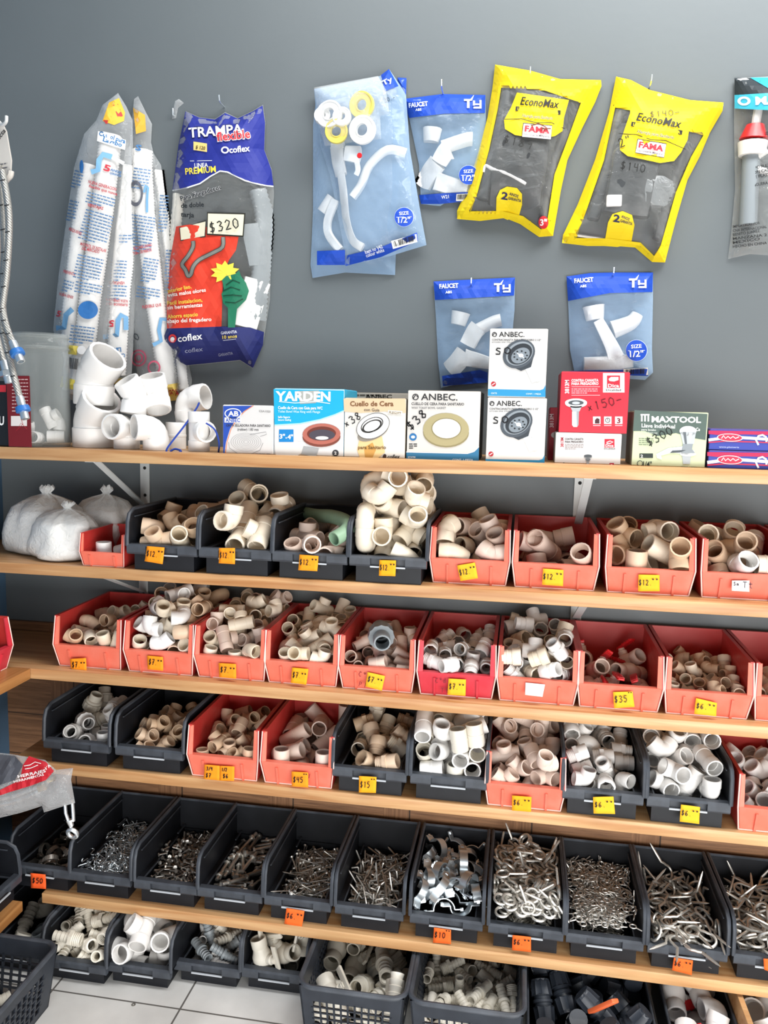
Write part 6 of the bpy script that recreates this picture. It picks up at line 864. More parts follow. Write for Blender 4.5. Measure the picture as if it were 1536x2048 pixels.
 '5j': (20,139,419,144,-11,-44,10,20,-9,119,96,0,0,84,20,-109,273,124,17,7,81,20,-92,174,106,0,-81,-1,20,102,457,111,11,76,-4,20,-117,420,126,-38,26,-46,20,52,302,100,-3,-3,75,20,-90,93,117,13,3,75,20,110,183,129,17,-13,87,20,-88,134,130,85,15,-12,20,48,480,126,-38,-43,-38,20,-7,141,110,-86,-22,-1,20,-44,38,118,0,0,-27,20,59,145,96,1,0,84,20,-74,458,120,13,84,7,20,91,388,126,80,38,0,20,23,17,118,0,0,18,20,116,326,137,-76,0,30,20,71,86,104,-84,13,9,20,139,117,142,4,45,4,20,-49,356,99,-87,-13,2,20,115,257,119,12,66,-2,20,-59,341,116,88,-9,-9,20,99,115,136,18,-78,6,20,-21,145,134,2,0,-18,20,52,340,165,-12,3,81,20,0,419,102,20,-85,6,20,-31,364,129,-24,12,-55,20,-36,16,131,0,0,-6,20,4,123,121,0,-2,67,20,-107,89,165,-32,47,-15,20,23,76,137,9,-1,-88,20,7,247,116,16,-77,1,20,-122,30,145,43,7,-78,20,-88,356,139,-14,-20,5,20,-76,442,132,-4,-8,55,20,61,399,106,-9,5,-63,20,-4,424,146,-20,-82,11,20,-32,281,107,-9,-84,12,20,77,366,139,1,2,-75,20,-36,120,144,0,-2,63,20,-8,402,131,-13,10,-24,20,103,382,167,-2,-12,3,20,88,97,119,-70,-42,12,20,-9,450,179,-12,28,-58,20,9,334,120,-11,67,-12,20,38,308,125,-7,-18,25,20,-14,239,139,-6,10,-15,20,61,242,128,-33,-74,25,20,-66,304,136,-60,59,-1,20,-72,105,154,-1,-4,44,20,95,189,158,0,9,1,20,52,224,126,-17,7,-19,20,-118,338,138,-27,-12,47,20,82,295,142,-47,31,-27,20,-71,32,154,-22,86,-5,20,-5,349,159,-11,-54,-11,20,31,68,151,-2,-6,11,20,87,45,131,9,13,-76,20,-61,87,166,-80,36,-4,20,-110,428,164,-20,-48,14,20,-84,232,161,1,84,-6,20,-84,279,145,-81,27,-1,20,86,450,174,-2,9,-22,20,-16,22,156,-8,18,-8,20,51,432,151,-11,14,-12,),
 '5k': (20,-69,89,144,64,-28,21,20,-43,213,110,-59,64,-4,20,0,51,117,-1,1,57,20,114,302,127,21,67,-2,20,-100,100,112,88,4,-8,20,86,299,132,-23,-17,23,20,-32,419,106,0,0,-12,20,18,248,165,18,-16,14,20,-8,23,158,-2,45,7,20,36,443,125,-12,-16,54,20,-58,65,128,-4,7,78,20,-1,296,120,-31,73,-12,20,72,318,130,-6,-23,-15,20,-14,299,127,-1,-13,-13,20,94,230,151,-41,-17,-62,20,-110,171,151,35,-38,24,20,11,366,118,2,1,-73,20,36,372,108,-81,36,-1,20,42,326,155,-6,1,88,20,-17,68,165,58,-27,22,20,49,153,125,-35,-70,22,20,-19,190,137,-34,75,15,20,111,58,130,-86,7,18,20,4,191,161,42,-67,-10,20,-7,424,131,63,63,-3,20,109,164,126,-29,-74,5,20,-77,240,122,-12,-10,42,20,40,460,159,-22,-16,46,20,-105,333,137,-69,24,-30,20,14,381,141,-73,-36,-2,20,91,446,168,-9,74,19,20,-74,393,135,20,-44,31,20,-110,251,142,-22,84,7,20,-119,360,143,6,65,5,20,84,283,186,-8,59,-7,20,-36,155,151,7,6,-24,20,59,393,164,-73,-46,8,20,-111,104,163,64,-55,0,20,115,169,167,-63,-10,-35,20,82,169,167,14,-23,-2,20,-81,338,129,-16,-22,42,20,-110,220,149,-81,27,0,20,113,371,154,-28,-66,3,20,-35,274,166,-6,23,-36,20,-92,306,129,-21,63,-5,20,124,58,181,-57,22,-34,20,101,266,192,40,-13,-66,20,-19,475,134,9,55,-53,20,53,353,184,-18,-84,10,20,-48,299,131,-74,12,-32,20,113,411,186,3,22,-26,20,110,80,146,-13,9,-70,20,0,320,161,-74,10,-24,20,99,132,188,-17,30,-59,20,38,202,184,13,28,-10,20,-37,377,176,-66,46,10,20,48,122,161,-9,7,-49,20,-104,461,126,-3,-79,24,20,71,50,143,-33,40,-7,20,139,339,175,59,9,59,),
 'Fa': (12,-39,67,38,57,3,2,11,-51,175,29,77,-37,-3,11,32,177,29,-8,-25,68,11,32,213,85,27,79,-23,11,-95,332,29,-56,56,-14,11,33,263,99,78,-26,11,11,-50,348,84,47,19,21,11,-120,210,144,19,32,33,12,-27,157,80,-1,-10,27,12,-68,224,99,3,35,43,11,-84,90,152,-37,-30,12,12,-90,116,104,13,5,48,11,34,158,117,-57,-43,-23,12,31,79,139,35,-24,-7,12,59,67,62,3,18,3,11,34,255,151,-41,77,17,11,99,67,110,-66,49,-31,12,86,133,140,-78,-2,12,12,-44,54,178,-76,-1,4,11,-96,235,198,54,-30,-31,11,89,222,206,-41,11,34,12,5,225,196,6,-17,4,12,113,108,188,16,-21,-45,12,-38,192,214,18,-31,53,12,58,165,211,10,50,-66,),
 'Fb': (0,32,260,48,25,46,47,0,4,446,80,-37,-31,31,0,-71,78,49,15,16,-43,0,-79,439,109,68,-6,-55,0,84,317,167,-47,-29,21,0,60,437,142,32,-6,82,0,103,393,210,-57,45,37,0,-67,54,138,80,-4,-1,2,-64,317,91,66,-5,55,0,75,139,46,-35,29,41,0,-11,232,167,59,34,-39,0,60,123,163,10,-14,-78,0,-76,199,86,1,37,77,0,-99,141,227,-5,-61,12,2,-6,75,227,59,-46,-31,),
 'Fc': (11,-99,104,27,4,4,45,11,-81,315,26,-47,41,-25,11,-64,182,50,-55,-28,31,11,48,113,26,83,-13,-1,11,-12,179,26,-10,27,-66,11,-91,225,82,6,22,43,11,-23,237,69,24,28,0,11,48,123,72,83,5,-13,11,10,201,66,37,-65,-27,11,74,210,26,-49,33,-22,11,-58,179,141,-38,-42,-51,11,20,339,72,-20,43,-71,11,-33,238,136,-32,-7,-78,11,-2,284,76,2,70,-16,11,98,217,67,62,-62,-3,11,18,75,66,31,-4,-7,11,-63,262,120,-11,-3,16,11,80,191,104,-19,72,0,11,28,199,108,-7,5,-62,11,-61,95,107,-2,-14,68,11,49,93,103,56,8,-13,),
 'Fd': (16,-13,365,110,-80,4,6,16,-15,284,114,6,-9,-5,16,33,232,44,26,-24,-38,16,-77,80,107,10,36,-10,16,98,393,190,-60,58,16,16,11,116,116,4,-17,-15,16,87,197,175,27,25,-45,16,-78,206,195,15,-36,41,16,16,208,225,-4,-6,-48,),
 'Fe': (12,37,-198,47,31,7,11,11,161,62,37,-42,47,-29,16,-161,166,118,64,64,0,12,-116,-5,47,29,-14,-23,16,155,-145,108,-51,-52,-24,10,35,154,52,-49,36,-22,11,17,-121,83,31,70,-33,12,-162,-175,47,-20,15,-40,11,85,3,67,37,9,28,10,-7,10,68,8,-35,-41,16,-68,157,50,15,14,41,12,95,215,89,23,20,-18,10,-75,203,148,-60,-59,9,11,76,80,137,-50,-64,19,12,160,-193,177,-42,52,9,16,-109,-122,89,18,7,64,),
 'Ff': (11,-75,213,26,-74,-20,5,11,-189,-15,26,38,38,32,11,-112,-91,26,36,-80,-6,12,75,-18,33,-76,8,-7,11,111,94,26,48,13,11,11,166,33,26,71,48,4,11,56,250,58,-13,-15,-4,5,-33,130,31,13,-62,-53,12,125,51,42,-36,77,10,11,-98,-7,26,0,7,-87,11,141,221,27,5,-1,-14,11,-103,249,46,-22,-8,-3,11,-141,82,26,0,34,-83,11,81,-29,80,25,17,33,11,-189,180,42,44,-36,-37,11,-60,169,26,-22,-5,13,11,-8,79,53,0,14,-17,5,37,188,31,69,52,4,11,128,140,59,50,-5,20,11,189,-85,26,-56,-56,13,11,140,175,35,15,77,26,11,-48,-138,66,-13,-84,20,11,-155,179,65,-31,42,-9,12,183,56,82,-38,-54,4,5,60,165,73,24,17,79,11,-164,-54,63,-30,-31,33,11,-139,112,63,-44,-6,8,12,-117,-35,81,-23,-7,31,11,-55,171,72,26,71,26,11,-143,-171,50,-84,24,18,11,-106,249,87,49,-7,8,11,57,21,68,-39,-25,27,12,10,31,73,18,-19,-60,5,-15,202,73,70,-38,13,5,168,245,59,40,9,-8,12,-98,169,104,-21,80,1,11,-50,-86,51,-3,-78,10,11,-102,26,50,-15,-29,80,11,45,24,107,40,-70,-19,11,76,207,80,8,1,-12,11,-189,109,103,46,-51,-14,11,147,17,82,-69,49,17,11,-47,55,74,-57,12,57,12,-118,69,72,1,-1,8,11,-10,-51,85,47,-14,-28,),
 'Fg': (14,195,-188,48,-56,56,-13,14,5,182,96,-20,60,30,14,59,129,48,8,-15,-62,14,-111,14,48,-3,32,-78,14,112,-4,48,-62,-48,12,14,44,-178,51,3,-6,-61,14,122,227,148,-10,-55,-15,14,153,-29,120,22,-5,70,14,148,123,99,60,14,-9,14,-92,-162,48,11,40,65,14,-50,-228,128,6,65,-56,14,165,-123,147,-39,-23,-15,14,99,-217,138,33,-32,59,14,-181,-213,88,-57,13,57,14,-33,226,169,32,34,-62,14,-191,110,84,-55,37,-40,14,-149,226,98,18,-52,53,14,-48,-102,96,31,48,-3,14,-58,103,92,-16,-19,-7,14,22,-5,88,-8,-44,-8,14,-122,181,175,6,30,-43,14,-103,6,147,38,22,56,14,199,171,179,29,-24,-42,14,25,-94,172,-43,21,9,14,-186,-40,132,16,-19,47,14,-156,98,214,-14,54,65,),
 'Fh': (15,-5,-152,52,-33,-49,37,15,44,-25,61,30,46,37,15,8,159,52,-8,24,-69,15,-7,-216,141,-16,35,72,0,82,5,176,38,-29,41,0,-51,227,45,-31,31,36,0,41,-115,157,20,75,35,15,-80,96,149,47,43,30,15,6,144,197,-54,-67,-22,0,-85,-233,194,17,-4,-48,15,79,212,209,15,-40,20,),
 'Fi': (0,-8,-72,58,-8,7,43,0,99,-100,55,0,0,80,0,-53,55,55,0,0,-35,0,-87,-208,57,34,-1,-36,2,147,34,99,-45,60,19,0,13,177,53,3,39,-3,2,-4,-25,147,10,83,-1,2,-113,-103,140,26,-15,7,0,-164,180,54,20,21,-39,0,-34,221,179,-43,2,76,0,155,-209,112,21,14,0,0,118,189,58,18,-20,-75,0,-161,-217,158,24,6,-41,0,-135,79,119,-32,35,71,2,0,-176,208,1,23,-42,0,166,-29,168,51,18,44,0,119,216,160,10,49,51,0,154,-235,219,37,34,20,),
 'Fj': (11,-7,252,34,58,-64,-5,11,-82,230,78,4,18,-39,11,48,314,67,-6,19,-35,0,-35,430,40,45,20,-52,0,53,177,40,69,17,-42,0,-37,107,42,26,43,20,0,-44,355,72,-38,26,40,0,62,71,41,-35,34,35,11,86,289,105,-7,16,-44,),
 'Fk': (11,71,172,47,0,-42,-65,11,61,253,29,8,-15,-62,11,1,252,29,29,15,24,),
}
KINDS = 'ebtxyclrafunmwkvzSERHQWNGDO'
def unpack(s):   # kind, place in half millimetres, turn as axis times half degrees of the angle
    out = []
    for i in range(0, len(s), 7):
        a = Vector(s[i+4:i+7]); out.append((KINDS[s[i]], Vector([c*.0005 for c in s[i+1:i+4]]), Quaternion(a.normalized() if a.length else (1, 0, 0), math.radians(2*a.length))))
    return out
def vary(M, amt):
    """every piece out of the mould a touch lighter or darker, yellower or whiter"""
    nt = M.node_tree; N = nt.nodes; L = nt.links; b = N['Principled BSDF']; oi = N.new('ShaderNodeObjectInfo'); hs = N.new('ShaderNodeHueSaturation')
    r = N.new('ShaderNodeMapRange'); r.inputs[3].default_value = 1-amt; r.inputs[4].default_value = 1+amt*.4; L.new(oi.outputs['Random'], r.inputs[0]); L.new(r.outputs[0], hs.inputs['Value'])
    r2 = N.new('ShaderNodeMapRange'); r2.inputs[3].default_value = 1+amt; r2.inputs[4].default_value = 1-amt; L.new(oi.outputs['Random'], r2.inputs[0]); L.new(r2.outputs[0], hs.inputs['Saturation'])
    i = b.inputs['Base Color']
    if i.links: L.new(i.links[0].from_socket, hs.inputs['Color'])
    else: hs.inputs['Color'].default_value = i.default_value
    L.new(hs.outputs[0], i)
for k_ in ('cream', 'white', 'tan', 'pink', 'ivory', 'grey', 'steel', 'dark'): vary(FM[k_], .12)
_FMESH = {}
def fmesh(kind, mk):
    if (kind, mk) not in _FMESH: _FMESH[kind, mk] = FK[kind][1]().mesh(FK[kind][0], FM[mk], angle=40)
    return _FMESH[kind, mk]
_PART = {}
def part_mesh(nm, fn, mk):
    if (nm, mk) not in _PART: _PART[nm, mk] = fn().mesh(nm, FM[mk], angle=40)
    return _PART[nm, mk]
def fitting(kind, mk, pos, q, size, label, group, cat):
    o = bpy.data.objects.new(FK[kind][0], fmesh(kind, mk)); COL.objects.link(o)
    o.location = pos; o.rotation_mode = 'QUATERNION'; o.rotation_quaternion = q; o.scale = (size, size, size); tag(o, label, cat, group)
    if kind in 'vz':
        h = bpy.data.objects.new('lever' if kind == 'v' else 'wing_handle', part_mesh('lever', k_handle, 'redh') if kind == 'v' else part_mesh('wing_handle', k_wing, mk))
        COL.objects.link(h); h.parent = o
        if kind == 'v': h['label'] = 'red lever'
    return o
CAT = {c: 'pipe fitting' for c in 'ebtxyclrafunmwkvz'}; CAT.update(dict(S='hook', E='screw', R='screw', H='hook', Q='hook', W='screw', N='bolt', G='bolt', D='clamp', O='clamp', v='valve', z='valve'))
TRAY = {'Fe': (-.293, -.278, 0), 'Ff': (-.062, -.278, 0), 'Fg': (.185, -.265, 0), 'Fh': (.405, -.265, 0), 'Fi': (.602, -.265, 0), 'Fk': (-1.10, -.585, 0)}
MIX = {'Fc': ('grey', 'white', 'ivory'), 'Fj': ('grey', 'ivory'), '2b': ('tan', 'cream'), '3a': ('tan', 'cream'), '2f': ('pink', 'cream'), '4e': ('tan', 'cream'), '3g': ('cream', 'white'), '4a': ('white', 'white', 'ivory'), '2i': ('cream', 'white', 'tan'), '3b': ('cream', 'white', 'tan'), '3i': ('cream', 'tan'), '3c': ('cream', 'pink'), '4f': ('white', 'white', 'ivory'), '2h': ('tan', 'cream'), '5h': ('steel',), '5d': ('dark', 'steel'), '5c': ('dark', 'steel'), '5a': ('dark',)}
PIECES = {}
for key, spec in PILES.items():
    if key not in DATA: continue
    org = Vector(TRAY[key]) if key in TRAY else BINS[key][1].location
    rd = random.Random(key); mk = MIX.get(key, (spec[2],))
    for kd, p, q in unpack(DATA[key]):
        PIECES.setdefault(key, []).append(fitting(kd, rd.choice(mk), org+p, q, spec[1], spec[5], spec[4], CAT[kd]))
# ------------------------------------------------------------------ price notes stuck on the bin lips
OR = '#f7941e'; OR2 = '#f26a2a'; YE = '#f2b52a'
def note(key, c, lines, label, hexc=OR, ink='#1c1512', hs=None):
    k, e, kw = BINS[key]; Y = e.location.y-.0034
    P = [on_y(x, y, Y) for x, y in c]; o = P[3].copy()
    b = MB(); n = 5
    for i in range(n+1):
        for j in range(n+1):
            u, v = i/n, j/n; p = (P[0]*(1-u)+P[1]*u)*(1-v)+(P[3]*(1-u)+P[2]*u)*v
            b.v.append(p-o+Vector((0, -.0016*max(0, v-.45)**2*4-.0008*abs(u-.5), 0)))
    b.f = [(i*(n+1)+j, (i+1)*(n+1)+j, (i+1)*(n+1)+j+1, i*(n+1)+j+1) for i in range(n) for j in range(n)]; b.m = [0]*len(b.f)
    q = b.build('price_note', mat('note_'+hexc[1:], hexc, .7, spec=.2), None); q.location = o
    md = q.modifiers.new('thick', 'SOLIDIFY'); md.thickness = .0004; md.offset = 1
    tag(q, label, 'price note', 'price notes')
    A = Art(lambda x, y, l: on_y(x, y, Y-.0026-.0002*l))
    def L(u, v): return tuple((c[0][i]*(1-u)+c[1][i]*u)*(1-v)+(c[3][i]*(1-u)+c[2][i]*u)*v for i in (0, 1))
    for t, u0, u1, v, h in lines:
        a, b_ = L(u0, v), L(u1, v); A.hand(t, *a, *b_, h, 1.5, ink)
    if lines: A.build('handwriting', q)
    return q
T12 = [('$12.', .03, .68, .66, 11), ('oo', .62, .98, .5, 9)]; T7 = [('$7.', .06, .62, .66, 11), ('oo', .58, .95, .55, 8)]; T6 = [('$6.', .06, .62, .64, 10), ('oo', .58, .97, .5, 8)]
for key, c, t, h, lab in [
 ('2b', [(294, 1092), (329, 1095), (326, 1128), (290, 1122)], T12, OR, 'orange note on the black bin beside the small red bin'),
 ('2c', [(438, 1096), (470, 1096), (470.5, 1128), (438, 1126)], T12, OR, 'orange note on the black bin heaped with cream tees'),
 ('2d', [(599, 1109), (637, 1112), (635, 1142), (597, 1140)], T12, '#f89c20', 'orange note on the black bin under the green pipe'),
 ('2e', [(759, 1120), (792, 1121), (791, 1152), (758, 1151)], T12, '#f9a61e', 'orange note on the black bin with the tallest heap'),
 ('2f', [(914, 1131), (950, 1125), (956, 1156), (921, 1161.6)], T12, YE, 'tilted amber note on the first red bin below the boxes'),
 ('2g', [(1086, 1137), (1127, 1140), (1126, 1172), (1084, 1169)], T12, YE, 'amber note on the nearly empty red bin under the bracket'),
 ('2h', [(1277, 1149), (1319, 1150), (1319, 1182), (1276, 1182)], T12, YE, 'amber note on the red bin of tan tees'),
 ('3a', [(140, 1318), (172, 1316), (174, 1345), (143, 1344)], T7, OR, 'orange note on the corner end red bin'),
 ('3b', [(294, 1311), (326, 1314), (327, 1341), (296, 1338)], T7, OR, 'orange note on the second red bin from the corner'),
 ('3c', [(437, 1326), (472, 1328), (473, 1357), (439, 1354)], T7, OR, 'orange note on the third red bin from the corner'),
 ('3d', [(584, 1335), (617, 1338), (613, 1369), (582, 1365)], T7, '#f9a61e', 'orange note on the red bin with a dark stain'),
 ('3e', [(735, 1344), (770, 1352), (764, 1381), (731, 1372)], T7, YE, 'tilted amber note on the bin with the grey union'),
 ('3f', [(897, 1357), (932, 1359), (931, 1391), (895, 1389)], T7, YE, 'amber note on the crimson bin front'),
 ('3h', [(1226, 1384), (1265, 1383), (1269, 1413), (1228, 1416)], [('$35', .04, .72, .68, 13), ('oo', .74, .98, .2, 5)], YE, 'amber note on the bin of red handled valves'),
 ('3i', [(1392, 1396), (1434, 1406), (1432, 1432), (1388, 1427)], T6, YE, 'amber note on the bin of little cream elbows'),
 ('4c', [(409, 1529), (439.4, 1531.6), (439.4, 1560), (408, 1557)], [('3/4', .12, .55, .4, 7), ('$7', .1, .45, .9, 8)], OR, 'first of two joined orange notes, reading three quarters'),
 ('4c', [(439.7, 1531.6), (469, 1533), (468.7, 1561), (439.7, 1560.4)], [('1/2', .12, .5, .38, 7), ('$6', .2, .6, .85, 8)], OR, 'second of two joined orange notes, reading one half'),
 ('4d', [(583, 1543), (616, 1545), (617, 1574), (584, 1572)], [('$45', .06, .7, .74, 11), ('oo', .68, .95, .3, 6)], OR, 'orange note on the bin of long pinkish couplings'),
 ('4e', [(718, 1552), (753, 1554), (752, 1585), (718, 1584)], [('$15', .06, .66, .72, 12), ('oo', .66, .95, .32, 6)], '#f9a61e', 'orange note on the black bin of tan adapters'),
 ('4g', [(1024, 1591), (1063, 1594), (1062, 1623), (1024, 1620)], T6, '#f9a61e', 'orange note on the lone red bin between black bins'),
 ('4h', [(1186, 1594), (1227, 1593), (1230, 1627), (1187, 1626)], T6, YE, 'orange note on the black bin of white adapters'),
 ('4i', [(1362, 1609), (1400, 1614), (1398, 1647), (1359, 1642)], T6, YE, 'orange note on the black bin of white elbows'),
 ('5a', [(61, 1746), (91, 1749), (93, 1777), (63, 1775)], [('$50', .05, .8, .68, 10)], '#f4602a', 'red-orange note on the bin of hose clamps'),
 ('5e', [(573, 1816), (609, 1822), (604, 1854), (569, 1846)], T6, OR2, 'orange note on the bin of straight screws'),
 ('5g', [(868, 1855), (902, 1860), (902, 1887), (866, 1884)], [('$10', .05, .7, .68, 11), ('oo', .66, .96, .25, 5)], OR2, 'orange note on the bin of shiny pipe clamps'),
 ('5h', [(1025, 1870), (1062, 1874), (1062, 1903), (1024, 1899)], T6, OR2, 'orange note on the bin heaped with large eye screws'),
 ('5j', [(1348, 1915), (1386, 1921), (1383, 1949), (1344, 1939)], T6, OR2, 'curled orange note on the bin of long screw hooks'),
 ('5k', [(1527, 1917), (1560, 1920), (1560, 1950), (1528, 1938)], [], OR2, 'orange note at the photo edge on the last hook bin')]:
    note(key, c, t, lab, h)
note('2i', [(1464, 1161), (1499, 1161), (1498, 1183), (1463, 1181)], [('Sam', .1, .6, .5, 7), ('Tt', .6, 1.3, .7, 12)], 'torn white paper label with scribble on a red bin', '#ecebe6', '#3a2c40')
note('3g', [(1051, 1365), (1090, 1369), (1085, 1393), (1050, 1389)], [], 'blank white paper label on the bin of cream adapters', '#f0efec')
for key, t, x0, y0, x1, y1, h in (('3e', 'Cod', 716, 1352, 742, 1357, 9), ('3e', 'Pl', 716, 1372, 736, 1376, 9), ('3f', 'Cod', 870, 1366, 894, 1366, 9), ('3f', 'Tt', 880, 1385, 900, 1386, 9), ('4d', 'ls', 616, 1556, 626, 1558, 9)):
    e = BINS[key][1]; Y = e.location.y-.0006
    A = Art(lambda x, y, l: on_y(x, y, Y)); A.hand(t, x0, y0, x1, y1, h, 1.3, '#7c1822'); A.build('handwriting', e)
# ------------------------------------------------------------------ cartons on the top shelf
ZT = SHELF_TOP[1]+.0004
M_card = mat('carton_grey', '#b9b3a8', .75)
class Carton:
    def __init__(s, label, x0, x1, yb, ytop, Y=-.262, depth=.11, face='#e9e6e0', side=None, z0=ZT, yaw=0., name='carton', top=None):
        a = on_y(x0, yb, Y); b = on_y(x1, yb, Y); t = on_y((x0+x1)/2, ytop, Y)
        s.cx, s.W = (a.x+b.x)/2, (b.x-a.x); s.Y = Y; s.H = t.z-z0; s.z0 = z0; s.n = Vector((math.sin(yaw), -math.cos(yaw), 0)); s.o = Vector((s.cx, Y, z0))
        s.e = empty(name, (s.cx, Y, z0), label, 'box', rz=yaw)
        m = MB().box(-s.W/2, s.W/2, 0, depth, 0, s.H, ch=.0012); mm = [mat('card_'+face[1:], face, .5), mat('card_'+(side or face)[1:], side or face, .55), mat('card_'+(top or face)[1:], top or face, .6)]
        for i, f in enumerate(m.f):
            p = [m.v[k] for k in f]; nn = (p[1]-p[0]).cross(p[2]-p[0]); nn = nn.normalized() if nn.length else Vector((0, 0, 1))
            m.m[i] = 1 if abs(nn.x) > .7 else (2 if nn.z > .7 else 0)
        m.build('carton_body', mm, s.e, smooth=False)
        s.top = z0+s.H
        f = MB(); f.box(-s.W/2+.002, s.W/2-.002, .001, depth*.5-.0006, s.H, s.H+.0008); f.box(-s.W/2+.002, s.W/2-.002, depth*.5+.0006, depth-.001, s.H, s.H+.0012); f.build('top_flap', mm[2], s.e, smooth=False)
        s.A = Art(lambda x, y, l: on_plane(x, y, s.o+s.n*(.0004+.00025*l), s.n))
    def done(s, nm='printed_front'):
        s.A.build(nm, s.e); return s
def strainer(A, cx, cy, k):
    """printed picture of a sink basket strainer"""
    A.poly([(cx+12*k, cy+28*k), (cx+24*k, cy+20*k), (cx+40*k, cy+52*k), (cx+26*k, cy+58*k)], '#dfe3e6', lift=2); A.poly([(cx+24*k, cy+32*k), (cx+32*k, cy+28*k), (cx+44*k, cy+52*k), (cx+36*k, cy+56*k)], '#c5cbd0', lift=3)
    A.poly([(cx-22*k, cy+22*k), (cx+30*k, cy+2*k), (cx+24*k, cy+26*k), (cx+4*k, cy+34*k)], '#3b4148', lift=3)
    A.ell(cx, cy, 34*k, 27*k, '#4c535b', -.55, lift=4); A.ell(cx+1*k, cy-1*k, 29*k, 22*k, '#8c949b', -.55, lift=5); A.ell(cx+2*k, cy, 26*k, 19*k, '#2f343a', -.55, lift=6); A.ell(cx+3*k, cy+3*k, 20*k, 14*k, '#7f8890', -.55, lift=7)
    for i in range(9): a = i*.7; A.ell(cx+3*k+13*k*math.cos(a), cy+3*k+9*k*math.sin(a), 2*k, 1.6*k, '#22262a', lift=8)
    A.ell(cx+4*k, cy+3*k, 5*k, 4*k, '#d7dce0', lift=8); A.ribbon([(cx-4*k, cy-2*k), (cx+10*k, cy+8*k)], 2.4*k, '#c9cfd4', lift=9)
# sealing-tape carton
c = Carton('small white carton with blue corner and coiled tape drawing', 446, 546.5, 914, 811, depth=.06, face='#d6d4d2', Y=-.268); A = c.A
A.poly([(446.5, 812), (505, 811.5), (488, 822), (472, 838), (460, 858), (452, 884), (448, 912), (446.5, 912)], '#2b4fae'); A.layer = 1
A.ribbon([(507, 811), (490, 822), (474, 838), (462, 858), (454, 884), (450, 912)], 1.2, '#e9773a'); A.ell(466, 827, 17, 10.5, '#f2f2f2', lift=2); A.ell(466, 827, 15, 8.6, '#2b4fae', lift=3); A.text('AB', 456, 832, 477, 832, 10, '#f4f4f4', .03, lift=4)
A.rect(449, 835, 482, 845, '#f2f2f2', lift=2); A.text('ANBEC', 451, 844, 480, 844, 8, '#2b4fae', .025, lift=3)
A.text('CINTA SELLADORA PARA SANITARIO', 452, 853, 541, 854, 5, '#333338', .015, lift=3); A.text('(rubber) 1.83 mts', 475, 861, 517, 861.5, 5, '#333338', .01); A.text('CSA1025', 518, 824, 541, 825, 4, '#777777')
for r in range(1, 8): A.ell(492, 884, 4.2*r+1, 2.5*r+.6, '#8a8a8c', .02, 1-.55/(4.2*r), lift=2)
A.ribbon([(457, 884), (459, 896), (475, 907), (500, 909), (520, 900), (526, 886)], .9, '#8a8a8c'); A.ribbon([(500, 869), (532, 864), (533, 869), (520, 873)], .9, '#8a8a8c'); A.text('CONTENIDO 1 PIEZA', 511, 910, 541, 910, 3, '#555555'); c.done()
# wax ring with flange
c = Carton('cyan and white carton with a brown wax ring picture', 548, 687, 917, 778, depth=.13, face='#dadada', side='#2b9fc4', top='#5fb8d2', Y=-.266); A = c.A
A.poly([(547, 778), (688, 781), (687.5, 820), (670, 828), (640, 838), (600, 846), (549, 849)], '#1aa7d4'); A.ribbon([(688, 821), (670, 829), (640, 839), (600, 847), (549, 850)], 2, '#9fdbee', lift=1)
A.text('YARDEN', 551, 801, 661, 802, 19, '#f6f6f6', .035, lift=2); A.ribbon([(558, 803), (590, 806), (630, 803), (660, 807)], 1.6, '#d8f0f8', lift=2); A.poly([(595, 782), (638, 781), (632, 806), (600, 808)], '#a7a9a4', lift=1)
A.text('Cuello de Cera con Guia para WC', 556, 818, 645, 819, 6, '#f4f4f4', .02, lift=2); A.text('Toilet Bowl Wax Ring with Flange', 556, 825, 640, 826, 5, '#d5eef6', .005, lift=2); A.text('Sello Seguro', 556, 836, 580, 836, 4.4, '#f4f4f4', .015, lift=2); A.text('Secure Sealing', 556, 841.5, 582, 841.5, 4, '#f4f4f4', lift=2)
A.poly([(549, 886), (575, 880), (612, 884), (606, 905), (590, 914), (552, 914)], '#d9d9d7', lift=1); A.poly([(607, 892), (638, 897), (632, 914), (602, 908)], '#a3a6a8', lift=2)
A.ell(643, 874, 38, 20, '#7d4337', -.03, lift=3); A.ell(643, 868, 38, 21, '#b2685a', -.03, lift=4); A.ell(643, 867, 29, 14, '#6d342a', -.03, lift=5); A.ell(644, 870, 26, 11, '#4b4650', lift=6); A.ell(644, 876, 13, 3.6, '#e6e2de', lift=7)
A.rect(558, 859, 587, 884, '#1b82c6', lift=2); A.text('3"', 559, 877, 570, 877, 9, '#f6f6f6', .03, lift=3); A.text('4"', 575, 878, 586, 878, 9, '#f6f6f6', .03, lift=3); A.text('a', 571, 877, 574, 877, 4, '#f6f6f6', lift=3)
A.ell(671, 906, 6.5, 6.5, '#3a3a3e', lift=2); A.text('2', 668.5, 909, 673, 909, 6, '#f2f2f2', .02, lift=3); A.text('GARANTIA', 664, 915, 680, 915, 2.6, '#444444'); c.done()
